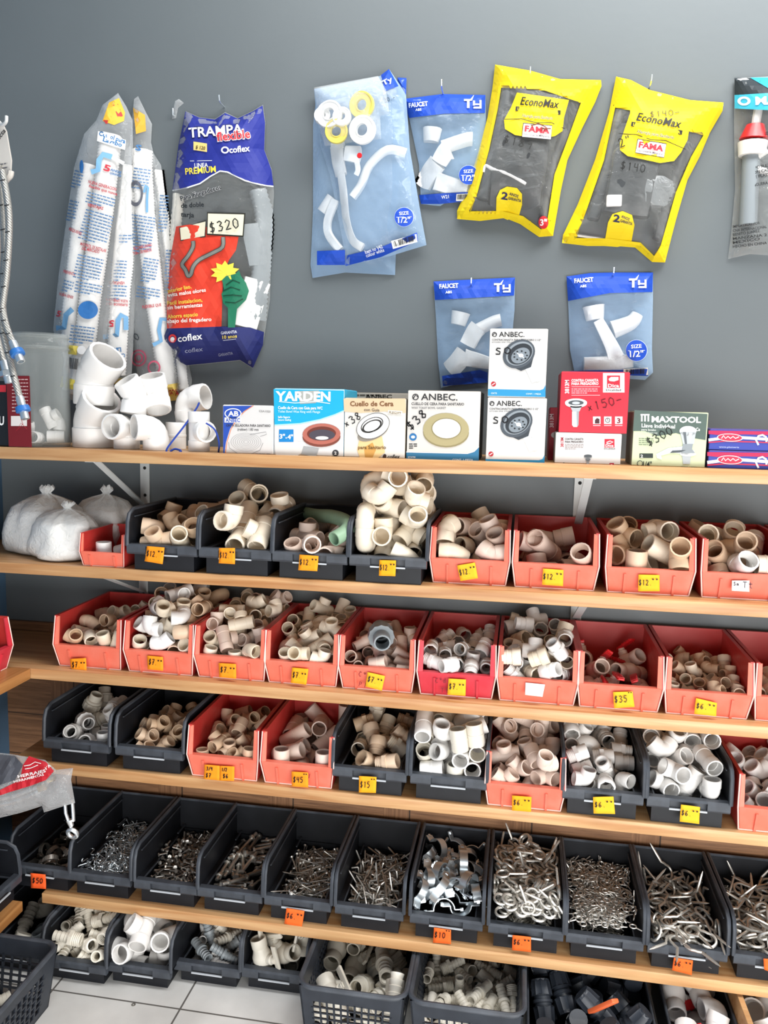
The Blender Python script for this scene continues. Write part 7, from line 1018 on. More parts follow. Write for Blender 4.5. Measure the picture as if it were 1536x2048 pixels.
# opened carton and the one behind it
c = Carton('opened grey carton standing behind the stained ring carton', 692, 815, 905, 786, Y=-.13, depth=.11, face='#b4aea4', top='#8d867c'); A = c.A
A.text('ANBEC', 730, 797, 784, 797, 8, '#3a3835', .03); A.lines(700, 789, 800, 789, 1, 4, 3, '#5b564f'); c.done()
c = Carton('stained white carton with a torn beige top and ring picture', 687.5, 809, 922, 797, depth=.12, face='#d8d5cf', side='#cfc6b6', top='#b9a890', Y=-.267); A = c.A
A.poly([(687, 797), (811, 797), (812, 826), (770, 823), (720, 826), (688, 823)], '#d6bd9b'); A.text('Cuello de Cera', 700, 812, 787, 812, 10, '#7a5334', .03, lift=2); A.text('con Guia', 728, 822, 759, 823, 6, '#4f4740', .015, lift=2); A.poly([(776, 820), (805, 822), (804, 830), (775, 827)], '#e9e2d4', lift=3); A.text('FLEG377', 778, 827, 802, 829, 5, '#6d5a44', .02, lift=4)
A.poly([(720, 872), (745, 866), (764, 873), (770, 905), (750, 921), (722, 921), (714, 900)], '#e3c58f', lift=1); A.poly([(728, 895), (745, 885), (752, 900), (745, 915), (730, 914)], '#c9984f', lift=2)
A.ell(746, 864, 33, 15, '#8b8479', -.42, lift=3); A.ell(746, 852, 35, 24, '#f1f0ee', -.42, lift=4); A.ell(746, 852, 35, 24, '#55524e', -.42, .965, lift=5); A.ell(744, 850, 24, 14, '#3a3836', -.42, .9, lift=5); A.ell(744, 852, 21, 11, '#2f2d2b', -.42, .82, lift=6); A.ell(745, 855, 16, 8, '#f4f3f0', -.42, lift=6)
A.hand('x38', 692, 856, 726, 835, 15, 1.9, '#16161a', lift=8); A.text('para Sanitario', 716, 898, 772, 898, 7, '#6e5128', .025, lift=4); A.ell(769, 913, 3.6, 5, '#3c2a24', .3, lift=4); A.text('coflex', 775, 917, 800, 917, 8, '#2e2622', .02, .2, lift=4); c.done()
# wax gasket
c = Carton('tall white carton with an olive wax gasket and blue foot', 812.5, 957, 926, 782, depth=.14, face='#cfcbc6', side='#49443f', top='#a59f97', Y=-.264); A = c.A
A.poly([(812.6, 904), (935, 907), (948, 903), (958, 893), (957.5, 926), (812.6, 924)], '#33749c'); A.ribbon([(812.6, 904), (935, 907), (948, 903), (958, 893)], 1.6, '#f4f2ef', lift=1)
A.ell(831, 794, 6.5, 6.5, '#2c2c30', 0, .72, lift=2); A.ribbon([(826, 798), (831, 790), (836, 794)], 2, '#2c2c30', lift=2); A.text('ANBEC.', 842, 800, 915, 801, 13.5, '#2b2b2e', .012, lift=2); A.text('CUELLO DE CERA PARA SANITARIO', 823, 810, 928, 811, 5.4, '#38383b', .018, lift=2); A.text('WAX TOILET BOWL GASKET', 823, 817.5, 892, 818, 4, '#6a6a6c', lift=2)
A.ell(892, 865, 46, 30, '#8f855f', .02, lift=2); A.ell(892, 859, 46, 33, '#a99e76', .02, lift=3); A.ell(893, 857, 30, 21, '#e9e6df', .02, lift=4); A.ell(893, 857, 30, 21, '#877d58', .02, .94, lift=5)
A.hand('$38', 822, 862, 858, 828, 17, 2.4, '#141418', lift=8); A.ell(826, 874, 7.5, 7.5, '#2a6ca3', lift=3); A.ell(826, 874, 4, 3, '#dbe7f0', lift=4); A.lines(818, 887, 834, 887, 3, 4, 2.4, '#444444', 5); A.text('ECW700', 816, 916, 831, 916, 3.4, '#e6eef3', .01, lift=2); A.text('CONT. 1 PIEZA', 905, 921, 946, 921.5, 3.6, '#e6eef3', .01, lift=2); c.done()
def anbec(c, tx, ty, bx, by):
    A = c.A; L, R, T, Bm = tx
    A.poly([(L, Bm-16), (R-12, Bm-13.5), (R-5, Bm-16), (R-1, Bm-24), (R-1, Bm), (L, Bm-2.5)], '#2f8fc0'); A.ell(L+13, T+11, 5, 5, '#2c2c30', 0, .7, lift=2); A.ribbon([(L+9, T+14), (L+13, T+8), (L+17, T+11)], 1.6, '#2c2c30', lift=2)
    A.text('ANBEC.', L+22, T+15.5, L+73, T+16, 10.5, '#2b2b2e', .014, lift=2); A.text('CONTRACANASTA PARA FREGADERO 3 1/2"', L+8, T+23.5, L+106, T+24, 4, '#38383b', .016, lift=2); A.text('KITCHEN SINK STRAINER', L+8, T+28, L+56, T+28, 2.8, '#77777a', lift=2)
    strainer(A, bx, by, 1.0); A.hand('S0', L+14, T+52, L+50, T+49, 13, 2.4, '#141418', lift=12); A.ell(L+11, Bm-26, 5, 5, '#b02a34', lift=2); A.ribbon([(L+8, Bm-24), (L+14, Bm-28)], 1.6, '#f0e8e8', lift=3); A.text('CKT2', L+6, Bm-6, L+18, Bm-6, 3.2, '#e6f0f5', .01, lift=2); A.text('CONT. 1 PIEZA', L+76, Bm-5, L+106, Bm-4.5, 3, '#e6f0f5', .01, lift=2); c.done()
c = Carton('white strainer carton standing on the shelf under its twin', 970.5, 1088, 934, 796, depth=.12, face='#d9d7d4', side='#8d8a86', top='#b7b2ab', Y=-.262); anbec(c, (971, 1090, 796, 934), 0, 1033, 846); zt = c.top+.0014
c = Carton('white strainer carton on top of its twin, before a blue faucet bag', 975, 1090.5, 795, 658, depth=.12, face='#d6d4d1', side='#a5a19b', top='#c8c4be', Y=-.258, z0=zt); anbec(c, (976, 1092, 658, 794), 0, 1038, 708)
# dica cartons
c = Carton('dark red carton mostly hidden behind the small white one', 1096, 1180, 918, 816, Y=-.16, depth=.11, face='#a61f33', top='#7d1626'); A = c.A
A.text('3813M', 1107, 855, 1107, 828, 8, '#e6c8cc', .02, up=(-1, 0)); A.ell(1110, 870, 8, 6, '#c9c5c5'); c.done()
c = Carton('low white carton with a red square emblem under the red one', 1108.5, 1240, 938, 867, depth=.13, face='#dad9d7', side='#c9c7c4', top='#d8d6d2', Y=-.257); A = c.A
A.text('3813M', 1127, 894, 1127, 875, 6, '#b02636', .03, up=(-1, 0)); A.text('CONTRA CANASTA', 1130, 880, 1167, 880, 4, '#45393b', .03); A.text('PARA FREGADERO', 1130, 885.5, 1167, 885.5, 4, '#45393b', .03); A.lines(1130, 888, 1167, 888, 4, 3, 1.6, '#9a8f90')
A.rect(1209, 878, 1229, 895, '#c0283a'); A.layer = 1; A.ribbon([(1213, 885), (1220, 882), (1226, 884), (1220, 887), (1213, 887)], 1.6, '#f4eeee'); A.text('Dica', 1211, 893.5, 1227, 893.5, 5, '#f6f2f2', .02); A.text('Dicalidad', 1208, 899, 1230, 899, 3.4, '#4a3e40', .01)
A.ell(1176, 914, 8, 3.4, '#8e9498'); A.ell(1176, 912, 8, 3, '#4f565b', lift=2); A.rect(1173, 916, 1178, 932, '#9aa0a4'); A.ell(1176, 919, 5, 3, '#6d7479', lift=2); A.ribbon([(1120, 930), (1123, 934), (1128, 925)], 1.3, '#2d2d30'); A.text('PRUEBA', 1131, 932, 1146, 932, 2.6, '#6a6a6c')
A.rect(1219, 926, 1228, 936, '#b23443'); A.text('3', 1221.5, 934.5, 1225.5, 934.5, 6, '#f6f2f2', .02, lift=2); c.done(); zt = c.top+.0014
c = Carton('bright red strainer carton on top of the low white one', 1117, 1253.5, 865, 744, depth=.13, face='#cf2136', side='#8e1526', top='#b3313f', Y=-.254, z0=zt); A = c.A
A.text('3813M', 1138, 787, 1138, 760, 8.4, '#f3dcdf', .03, up=(-1, 0)); A.text('CONTRA CANASTA', 1143, 763.5, 1197, 763, 5.4, '#f6eaea', .03); A.text('PARA FREGADERO', 1143, 770, 1197, 769.5, 5.4, '#f6eaea', .03); A.rect(1143, 773, 1200, 773.8, '#f0d0d4'); A.lines(1143, 777, 1195, 777, 3, 4, 2, '#e2a0a8'); A.rect(1143, 790, 1200, 790.8, '#f0d0d4')
A.rect(1206, 746, 1249, 785, '#eeeceb'); A.layer = 1; A.rect(1214, 751, 1240, 776, '#c0283a'); A.layer = 2; A.poly([(1217, 758), (1222, 754), (1237, 754), (1237, 760), (1228, 763), (1219, 762)], '#f4eeee'); A.text('Dica', 1216, 774.5, 1238, 774.5, 7, '#f6f2f2', .02); A.text('Dicalidad', 1212, 782, 1242, 782, 4.4, '#3f3638', .012); A.layer = 0
A.ell(1152, 807, 22, 8.5, '#c4c8ca', lift=2); A.ell(1152, 805, 22, 8, '#e9ecee', lift=3); A.ell(1152, 805.5, 15.5, 5, '#4d5358', lift=4); A.ell(1152, 806, 8, 3, '#b9bec2', lift=5); A.poly([(1140, 812), (1164, 812), (1159, 823), (1145, 823)], '#aeb4b8', lift=2); A.poly([(1144, 823), (1158, 823), (1157, 850), (1154, 854), (1147, 854), (1144, 850)], '#d2d6d9', lift=3); A.poly([(1153, 823), (1158, 823), (1157, 850), (1154, 853)], '#9aa1a6', lift=4)
A.hand('x150-', 1176, 824, 1248, 806, 17, 1.8, '#5a1420', lift=8)
for i, x in enumerate((1186, 1208, 1230)): A.rect(x, 833, x+15, 848, '#f0eeee'); A.rect(x, 850, x+15, 852, '#e0a8b0')
A.ell(1215.5, 840.5, 5, 5, '#3a3436', 0, .75, lift=2); A.ribbon([(1215.5, 837), (1215.5, 841), (1218, 841)], 1, '#3a3436', lift=2); A.poly([(1190, 847), (1190, 840), (1194, 836), (1199, 838), (1199, 847)], '#4a2a30', lift=2); A.text('3', 1234, 846, 1241, 846, 10, '#7e1c2a', .03, lift=2); c.done()
# tap carton
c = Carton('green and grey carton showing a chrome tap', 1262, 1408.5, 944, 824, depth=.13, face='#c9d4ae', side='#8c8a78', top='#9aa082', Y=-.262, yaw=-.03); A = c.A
A.poly([(1269, 820), (1415, 828), (1411, 880), (1385, 876), (1352, 866), (1315, 872), (1290, 862), (1266, 862)], '#56665f'); A.layer = 1
for x in (1282, 1288.5, 1295): A.rect(x, 830, x+3.2, 843, '#eef0ec')
A.rect(1281, 828, 1299, 831, '#eef0ec'); A.text('MAXTOOL', 1303, 844, 1402, 845.5, 12, '#f2f4f0', .035); A.text('Llave individual', 1283, 854.5, 1350, 857, 8, '#eef0ec', .02); A.text('para lavabo', 1283, 861, 1312, 862, 4.6, '#dfe4dc', .008); A.text('single basin tap', 1283, 866.5, 1315, 867.5, 4, '#c9d0c6', .005); A.text('Ce', 1392, 862, 1400, 862, 7, '#eef0ec', .02)
A.lines(1278, 876, 1308, 877, 4, 4, 1.8, '#7d8a70')
A.ell(1376, 862, 17, 10, '#eceeee', lift=3); A.poly([(1360, 864), (1392, 864), (1388, 888), (1366, 888)], '#b9bfc2', lift=3); A.poly([(1366, 864), (1372, 864), (1374, 888), (1370, 888)], '#62696e', lift=4); A.poly([(1378, 866), (1384, 866), (1380, 888)], '#f4f6f6', lift=4); A.poly([(1366, 888), (1386, 888), (1384, 898), (1390, 906), (1362, 906)], '#8e969b', lift=4)
A.poly([(1368, 892), (1390, 902), (1378, 910), (1345, 905), (1322, 911), (1324, 919), (1314, 916), (1312, 908), (1336, 896)], '#d5dadc', lift=3); A.poly([(1345, 901), (1372, 900), (1360, 905), (1340, 906)], '#50575c', lift=5); A.ell(1376, 908, 16, 5, '#c8ced1', lift=3); A.poly([(1364, 910), (1382, 910), (1380, 928), (1366, 928)], '#aeb5b9', lift=2)
A.hand('$300', 1298, 894, 1350, 866, 17, 1.9, '#171a18', lift=9); A.rect(1279, 907, 1306, 916, '#2f3836', lift=2); A.text('2', 1281, 915, 1286, 915, 6, '#eef0ec', .02, lift=3); A.ell(1280, 927, 6, 6, '#2f3836', 0, .8, lift=2); A.text('1/4"', 1286, 933, 1303, 934, 11, '#2f3836', .015, lift=2); A.text('DE VUELTA', 1287, 938, 1302, 939, 3, '#4a524e', lift=2); A.text('CONT. 1 PIEZA', 1362, 935, 1394, 937, 3.2, '#6d7865', lift=2); c.done()
# two flat boxes of drain tools
def blue(label, x0, x1, yb, yt, z0, Y):
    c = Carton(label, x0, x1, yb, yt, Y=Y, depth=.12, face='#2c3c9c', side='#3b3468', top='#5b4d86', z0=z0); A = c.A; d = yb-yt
    A.poly([(x0, yt+1), (1560, yt+3), (1560, yt+d*.27), (1490, yt+d*.22), (1440, yt+d*.26), (x0, yt+d*.2)], '#b52a55'); A.layer = 1
    A.ribbon([(x0, yt+d*.5), (1440, yt+d*.42), (1470, yt+d*.36), (1510, yt+d*.42), (1560, yt+d*.5)], d*.14, '#ecebf2'); A.ribbon([(x0, yt+d*.62), (1450, yt+d*.56), (1510, yt+d*.6), (1560, yt+d*.66)], d*.06, '#c9334f')
    A.ell(1460, yt+d*.38, 26, d*.2, '#f1eff3', .04, lift=3); A.ell(1460, yt+d*.38, 24, d*.17, '#c0354f', .04, lift=4); A.ribbon([(1443, yt+d*.42), (1447, yt+d*.28), (1451, yt+d*.42), (1456, yt+d*.32), (1461, yt+d*.42), (1466, yt+d*.32), (1471, yt+d*.42), (1478, yt+d*.34)], 1.8, '#f4f0f2', lift=5)
    A.text('www.plomeria', 1438, yt+d*.88, 1478, yt+d*.9, 3.2, '#b9c2e6'); A.ribbon([(1517, yt+d*.75), (1512, yt+d*.5), (1517, yt+d*.3), (1525, yt+d*.25), (1532, yt+d*.35), (1533, yt+d*.6)], 4, '#dfe2e8', lift=4); c.done(); return c.top
zt = blue('lower of two flat blue boxes beside the tap carton', 1414.5, 1556, 947, 903, ZT, -.268)
blue('upper of two flat blue boxes, on its twin beside the tap carton', 1417, 1556, 900, 860, zt+.0014, -.262)
# ------------------------------------------------------------------ packed goods hanging on the wall
class Bag:
    """a sealed plastic bag traced on the wall: flat back sheet, puffed and crinkled front sheet"""
    def __init__(s, name, label, cat, out, Y=-.004, bulge=.03, k=.03, mt=None, wr=.003, ws=14., seed=0., group=None, step=7, back=True, bm_=None):
        s.Y, s.b, s.k, s.wr, s.ws, s.seed = Y, bulge, k, wr, ws, seed
        s.poly = [(p.x, p.z) for p in (on_y(x, y, Y) for x, y in out)]
        c = on_y(sum(p[0] for p in out)/len(out), sum(p[1] for p in out)/len(out), Y)
        s.e = empty(name, (c.x, Y, max(p[1] for p in s.poly)), label, cat, group)
        pts, fs = fill(out, step); M = mt or FILM
        b = MB(); b.v = [s.surf(x, y, 0)-s.e.location for x, y in pts]; b.f = fs; b.m = [0]*len(fs)
        if back:
            n = len(pts); b.v += [Vector((on_y(x, y, Y).x, Y+.0005, on_y(x, y, Y).z))-s.e.location for x, y in pts]; b.f += [tuple(i+n for i in f[::-1]) for f in fs]; b.m += [1]*len(fs)
        b.build('bag_film', [M, bm_ or M], s.e, angle=80); s.A = Art(lambda x, y, l: s.surf(x, y, l+1))
    def h(s, x, z):
        if not inside((x, z), s.poly): return 0.
        d = edge_dist((x, z), s.poly); v = s.b*(1-math.exp(-d/s.k))
        q = Vector((x*s.ws+s.seed, z*s.ws*.7, s.seed)); w_ = noise.noise(q)+.6*abs(noise.noise(q*2.3))+.35*noise.noise(q*4.7)
        return max(0, v+s.wr*w_*min(1, d/.012))
    def surf(s, x, y, l):
        Y = s.Y
        for _ in range(3): p = on_y(x, y, Y); hh = s.h(p.x, p.z); Y = s.Y-hh
        p = on_y(x, y, Y-(.0005+.0013*l if l else 0)); return p
    def inner(s, pts, f=.6, lift=0.):    # a path inside the bag, at a share of its depth
        out = []
        for x, y in pts:
            Y = s.Y
            for _ in range(3): p = on_y(x, y, Y); Y = s.Y-s.h(p.x, p.z)*f-lift
            out.append(on_y(x, y, Y))
        return out
    def done(s, nm='printing'):
        s.A.build(nm, s.e); return s
    def clamp(s, b):      # what is packed keeps between the two sheets
        for v in b.v:
            hh = s.h(v.x, v.z); v.y = min(s.Y-.0012, max(v.y, s.Y-hh+.0012)) if hh > .003 else s.Y-.0012
        return b
FILM = film('clear_film', '#d9dcdc', .16, .1); FILMB = film('blue_tinted_film', '#b4cce2', .20, .12, .5); FILMBB = film('blue_back_film', '#8fb0d2', .62, .3, .3); FILMG = film('grey_clear_film', '#c9cbc9', .10, .08, .8); FILMW = film('milky_film', '#e2e5e6', .15, .12, .7)
def hook(px, py, lab, Y=-.001, mt=None, name='wall_nail', L=.035):
    p = on_y(px, py, 0); b = MB(); b.tube([(p.x, 0, p.z), (p.x, -L*.75, p.z), (p.x, -L*.9, p.z+.003), (p.x, -L, p.z+.014)], .0017, 8); o = b.build(name, mt or FM['zinc']); tag(o, lab, 'hook'); return o
def corr(pts, R, mt, name, label, cat='drain hose', wave=.12, pitch=.008, bg=None):
    """corrugated hose along a path"""
    pts = [Vector(p) for p in pts]; L = sum((b-a).length for a, b in zip(pts, pts[1:])); n = max(6, int(L/pitch)*2); P = []; R_ = []; seg = 0; acc = 0; out = []
    for i in range(n+1):
        t = L*i/n; a = 0
        for j in range(len(pts)-1):
            l = (pts[j+1]-pts[j]).length
            if a+l >= t-1e-9 or j == len(pts)-2: out.append(pts[j].lerp(pts[j+1], min(1, (t-a)/l if l else 0))); break
            a += l
    b = MB().tube(out, [R*(1 if i % 2 else 1-wave) for i in range(len(out))], 14)
    if bg: bg.clamp(b)
    o = b.build(name, mt, angle=80); tag(o, label, cat); return o
def packed(bg, pts, R, mt, name, label, cat, f=.6, n=14):
    o = bg.clamp(MB().tube(smooth(bg.inner(pts, f), 4), R, n)).build(name, mt); return tag(o, label, cat) if label else o
def smooth(pts, n=5):
    out = []; P = [Vector(p) for p in pts]
    for i in range(len(P)-1):
        p0, p1, p2, p3 = P[max(i-1, 0)], P[i], P[i+1], P[min(i+2, len(P)-1)]
        for j in range(n):
            t = j/n; out.append(.5*((2*p1)+(p2-p0)*t+(2*p0-5*p1+4*p2-p3)*t*t+(3*p1-p0-3*p2+p3)*t**3))
    return out+[P[-1]]
PXM = .00115   # metres per photo pixel on the wall
# ---- long clear bags of sink drains (four, hung in a bunch)
def cespol(label, hl, out, Y, seed, axis, spec, R=.024, second=None):
    bg = Bag('drain_bag', label, 'packaged drain', out, Y=Y, bulge=.045, k=.022, mt=FILMW, wr=.006, ws=11, seed=seed, step=11); A = bg.A
    corr(bg.inner(axis, .5), R, FM['white'], 'drain_hose', hl, wave=.1, pitch=.007, bg=bg)
    if second: corr(bg.inner(second, .5), .019, FM['white'], 'drain_hose', 'second, thinner hose in the front long bag, toward the jar', wave=.1, pitch=.007, bg=bg)
    for t in spec:
        if t[0] == 'l': A.lines(*t[1:5], t[5], 6.4, 2.4, '#5a7fa8', seed+t[1])
        elif t[0] == 'r': A.text(t[1], *t[2:6], t[6], '#b8404a', .02)
        elif t[0] == 't': A.text(t[1], *t[2:6], t[6], t[7], .03)
        elif t[0] == 'e': A.own('printed_ring').ell(*t[1:5], t[5], 0, t[6], lift=1+t[7]); A.sec(None)
        elif t[0] == 'p': A.own('label_patch').poly(t[1], t[2], 10); A.sec(None)
        elif t[0] == 'rb': A.own('pipe_picture').ribbon(t[1], t[2], t[3], lift=t[4]); A.sec(None)
        elif t[0] == 'bc': A.own('barcode').barcode(*t[1:5]); A.sec(None)
        elif t[0] == 'h': A.hand(*t[1:])
    return bg.done()
cespol('long clear bag of drain hose hanging last toward the blue foil bag', 'thin white hose inside the long bag nearest the blue foil bag', [(303, 300), (322, 330), (338, 440), (352, 580), (372, 700), (384, 760), (380, 795), (352, 800), (340, 700), (325, 560), (305, 420)], -.004, 3., [(318, 340), (345, 560), (368, 780)],
       [('l', 320, 390, 338, 391, 12), ('l', 332, 500, 350, 501, 14), ('t', 'FAMA', 330, 795, 358, 790, 10, '#b03038')], R=.012)
cespol('long clear bag of drain hose with a pink round stamp', 'white drain hose inside the long bag with pink stamps', [(268, 198), (276, 192), (292, 225), (304, 248), (302, 285), (326, 390), (346, 560), (352, 650), (360, 790), (300, 802), (276, 760), (262, 660), (258, 560), (256, 400), (258, 300)], -.004, 7., [(282, 300), (290, 420), (310, 600), (338, 780)],
       [('p', [(266, 215), (290, 230), (292, 262), (272, 268)], '#d9a53a'), ('t', 'S', 270, 300, 282, 302, 12, '#3f73a8'), ('l', 268, 335, 302, 340, 7), ('e', 271, 387, 15, 26, '#5a5d68', .72, 0), ('rb', [(288, 385), (292, 370), (296, 375), (294, 400), (294, 425)], 5, '#6f9fc6', 1), ('l', 262, 428, 312, 436, 12), ('r', 'REQUIERE LAVABO', 268, 500, 305, 492, 6), ('r', 'TUBO DE REBOSE', 266, 510, 304, 502, 6), ('l', 288, 515, 318, 520, 8), ('l', 275, 572, 322, 580, 4), ('r', 'FLEXIBLE QUE', 285, 617, 323, 612, 6),
        ('rb', [(338, 640), (322, 638), (318, 660), (322, 682), (306, 690)], 8, '#6f9fc6', 1), ('h', '60', 262, 688, 282, 676, 14, 1.6, '#26303a'), ('e', 277, 716, 16, 17, '#c85a72', .8, 1), ('e', 277, 716, 9, 10, '#c85a72', .6, 1), ('e', 308, 735, 13, 14, '#c85a72', .75, 1), ('p', [(330, 770), (356, 766), (358, 800), (332, 803)], '#e2c66a'), ('t', 'FAMA', 356, 778, 333, 781, 10, '#b8323c')], R=.024)
cespol('long clear bag of drain hose printed upside down, in the middle', 'white drain hose inside the long bag printed upside down', [(262, 290), (268, 420), (270, 600), (266, 700), (262, 770), (205, 766), (200, 690), (215, 600), (235, 420), (250, 300)], -.030, 12., [(255, 330), (245, 500), (232, 750)],
       [('l', 238, 470, 266, 470, 3), ('r', 'VENTAJAS', 250, 563, 218, 563, 6), ('l', 222, 520, 254, 522, 7), ('l', 216, 570, 254, 572, 5), ('r', 'NUEVA GENERACION', 256, 600, 212, 596, 6), ('r', 'SUPERIOR QUE', 256, 608, 212, 605, 5), ('rb', [(252, 660), (252, 635), (242, 630), (236, 640), (234, 670), (206, 674)], 10, '#6f9fc6', 1), ('t', '5', 228, 641, 218, 641, 13, '#c63a48'), ('t', 'Cespol para', 250, 707, 208, 710, 8, '#2b6ea6'), ('t', 'Lavabo', 242, 695, 210, 698, 9, '#2b6ea6'), ('h', '$60', 228, 738, 206, 742, 12, 1.7, '#1c2026'), ('p', [(212, 758), (262, 756), (262, 768), (212, 768)], '#d9cf8a')])
cespol('long clear bag of drain hose with a yellow strip, hanging in front of the others', 'white drain hose inside the front long bag with yellow strips', [(236, 186), (252, 212), (265, 240), (266, 300), (256, 420), (236, 600), (206, 720), (182, 806), (122, 797), (128, 720), (106, 660), (116, 560), (134, 430), (148, 335), (168, 268), (193, 240), (205, 210)], -.050, 21., [(222, 270), (205, 420), (180, 600), (158, 790)],
       [('p', [(218, 205), (238, 196), (250, 225), (248, 242), (228, 250), (205, 242)], '#dfb43c'), ('p', [(226, 210), (236, 208), (246, 232), (236, 236)], '#b53a36'), ('p', [(206, 240), (222, 232), (226, 244), (212, 248)], '#b53a36'),
        ('p', [(196, 262), (252, 280), (250, 300), (194, 282)], '#eef1f3'), ('t', 'Cespol para', 197, 270, 250, 287, 9, '#2b6ea6'), ('t', 'Lavabo', 205, 282, 243, 294, 9, '#2b6ea6'), ('rb', [(182, 344), (196, 340), (198, 320), (206, 309), (224, 314)], 11, '#7fb2d6', 1), ('rb', [(224, 314), (248, 327)], 7, '#f2f4f5', 2), ('t', '5', 206, 340, 219, 344, 13, '#c63a48'), ('t', 'ANOS', 220, 341, 242, 348, 5, '#3a70a6'), ('t', 'GARANTIA', 219, 348, 242, 354, 4.4, '#3a70a6'),
        ('r', 'NUEVA GENERACION', 176, 366, 232, 382, 6.5), ('r', 'flexible que nunca', 177, 374, 234, 391, 6), ('l', 176, 383, 232, 399, 4), ('r', 'VENTAJAS', 174, 412, 206, 420, 6.5), ('l', 172, 418, 228, 434, 10), ('r', 'MAS FACIL DE INSTALAR', 160, 490, 212, 505, 6.5), ('r', 'DEL MERCADO', 163, 499, 198, 507, 6), ('l', 156, 508, 208, 520, 8), ('l', 152, 562, 204, 572, 4), ('l', 150, 340, 168, 345, 6), ('l', 140, 400, 158, 404, 7), ('r', 'REQUIERE', 137, 460, 162, 470, 6), ('r', 'PREVENTA', 126, 545, 150, 552, 6), ('r', 'NUEVA GENER', 118, 590, 146, 598, 6), ('l', 128, 560, 148, 565, 4),
        ('rb', [(112, 656), (128, 655), (132, 630), (145, 618)], 11, '#6f9fc6', 1), ('t', '5', 112, 632, 120, 634, 12, '#c63a48'), ('e', 176, 620, 20, 18, '#2f6cad', 0, 1), ('p', [(168, 606), (190, 612), (186, 634), (164, 630)], '#e8edf0'), ('e', 163, 333, 4, 13, '#2f6cad', 0, 1), ('l', 142, 650, 190, 656, 6), ('p', [(134, 690), (156, 692), (153, 710), (132, 707)], '#e3cf62'), ('e', 163, 700, 9, 8.5, '#f0f0f0', 0, 1), ('bc', (131, 711), (160, 715), (157, 746), (129, 742)), ('p', [(124, 752), (174, 768), (174, 784), (120, 774)], '#e0d05e'), ('e', 172, 739, 7, 4, '#d8824a', 0, 1)], R=.026, second=[(180, 330), (158, 460), (140, 620), (136, 780)])
# ---- blue topped trap bag
bg = Bag('trap_bag', 'large foil bag with blue top, red panel and green fist, flexible sink trap', 'packaged drain', [(371, 222), (398, 234), (430, 238), (450, 224), (475, 236), (505, 222), (526, 209), (531, 245), (529, 300), (544, 340), (548, 385), (543, 480), (540, 600), (526, 690), (506, 737), (480, 721), (400, 729), (346, 734), (351, 704), (322, 686), (332, 610), (340, 500), (345, 380), (357, 290)], Y=-.006, bulge=.055, k=.03, mt=FILMG, wr=.008, ws=9, seed=31.)
A = bg.A
corr(smooth(bg.inner([(515, 380), (528, 440), (522, 520), (512, 640)], .5)), .022, FM['grey'], 'trap_hose', 'grey corrugated hose inside the blue topped trap bag', pitch=.010, bg=bg); corr(smooth(bg.inner([(356, 388), (350, 440), (346, 500)], .5)), .017, FM['ivory'], 'trap_hose', 'pale corrugated hose at the side of the blue topped trap bag', pitch=.010, bg=bg)
packed(bg, [(498, 448), (515, 530)], .021, FM['grey'], 'trap_pipe', 'smooth grey pipe in the trap bag beside the cream sink picture', 'pipe', .75)
packed(bg, [(512, 560), (488, 655)], .028, FM['white'], 'trap_pipe', 'white pipe end in the trap bag beside the green fist', 'pipe', .75)
BLU = '#26308a'
A.sec('header').poly([(371, 223), (398, 235), (430, 239), (450, 226), (475, 237), (505, 223), (525, 211), (530, 245), (528.5, 300), (543, 340), (547, 372), (520, 368), (490, 360), (455, 343), (440, 341), (420, 352), (400, 366), (375, 374), (345, 380), (357, 290)], BLU, 11); A.sec(None); A.layer = 1
A.ribbon([(345, 381), (375, 375), (400, 367), (420, 353), (440, 342), (455, 344), (490, 361), (520, 369), (547, 373)], 2.6, '#eef0f2')
A.text('TRAMPA', 377, 276, 487, 268, 22, '#1a1f5a', .05); A.text('TRAMPA', 378, 275, 486, 267, 20, '#f2f2f4', .02, lift=2); A.text('flexible', 433, 283, 502, 276, 20, '#f4f0f0', .05, lift=2); A.text('flexible', 434, 282, 501, 275, 18, '#c8303a', .02, lift=3)
A.ell(450, 300, 8, 7, '#f2f2f4', 0, .6, lift=2); A.text('coflex', 459, 306, 500, 302, 13, '#f2f2f4', .02, lift=2); A.rect(387, 283, 414, 300, '#e9cf7e', skew=4, lift=2); A.text('$ 120', 391, 297, 410, 300, 7, '#3a3020', .02, lift=3)
A.ribbon([(380, 322), (424, 321)], 1, '#e8e8ee'); A.text('LINEA', 389, 335, 416, 334, 9, '#eef0f2', .01); A.text('PREMIUM', 371, 349, 432, 344, 13, '#f1d94a', .02)
A.text('Para Fregaderos', 362, 402, 443, 378, 10, '#f4f4f4', .05); A.text('Para Fregaderos', 362, 402, 443, 378, 10, '#22262a', .02, lift=2); A.text('de doble', 362, 416, 408, 413, 10, '#22262a', .02); A.text('tarja', 361, 433, 388, 435, 10, '#22262a', .02)
A.sec('red_panel').poly([(352, 453), (380, 449), (420, 455), (478, 470), (472, 500), (458, 520), (446, 548), (443, 653), (334, 657), (333, 610), (340, 520)], '#d8402c', 11, lift=1); A.sec(None)
A.poly([(358, 455), (412, 440), (411, 474), (361, 482)], '#3a3a34', lift=2); A.poly([(360, 456), (411, 443), (409, 472), (362, 480)], '#dcd6bd', lift=3); A.poly([(414, 424), (491, 426), (487, 474), (413, 470)], '#33332e', lift=4); A.poly([(416, 427), (488, 429), (485, 471), (415, 467)], '#e3ddc4', lift=5); A.hand('$320', 420, 466, 482, 455, 20, 2.2, '#16181a', lift=6)
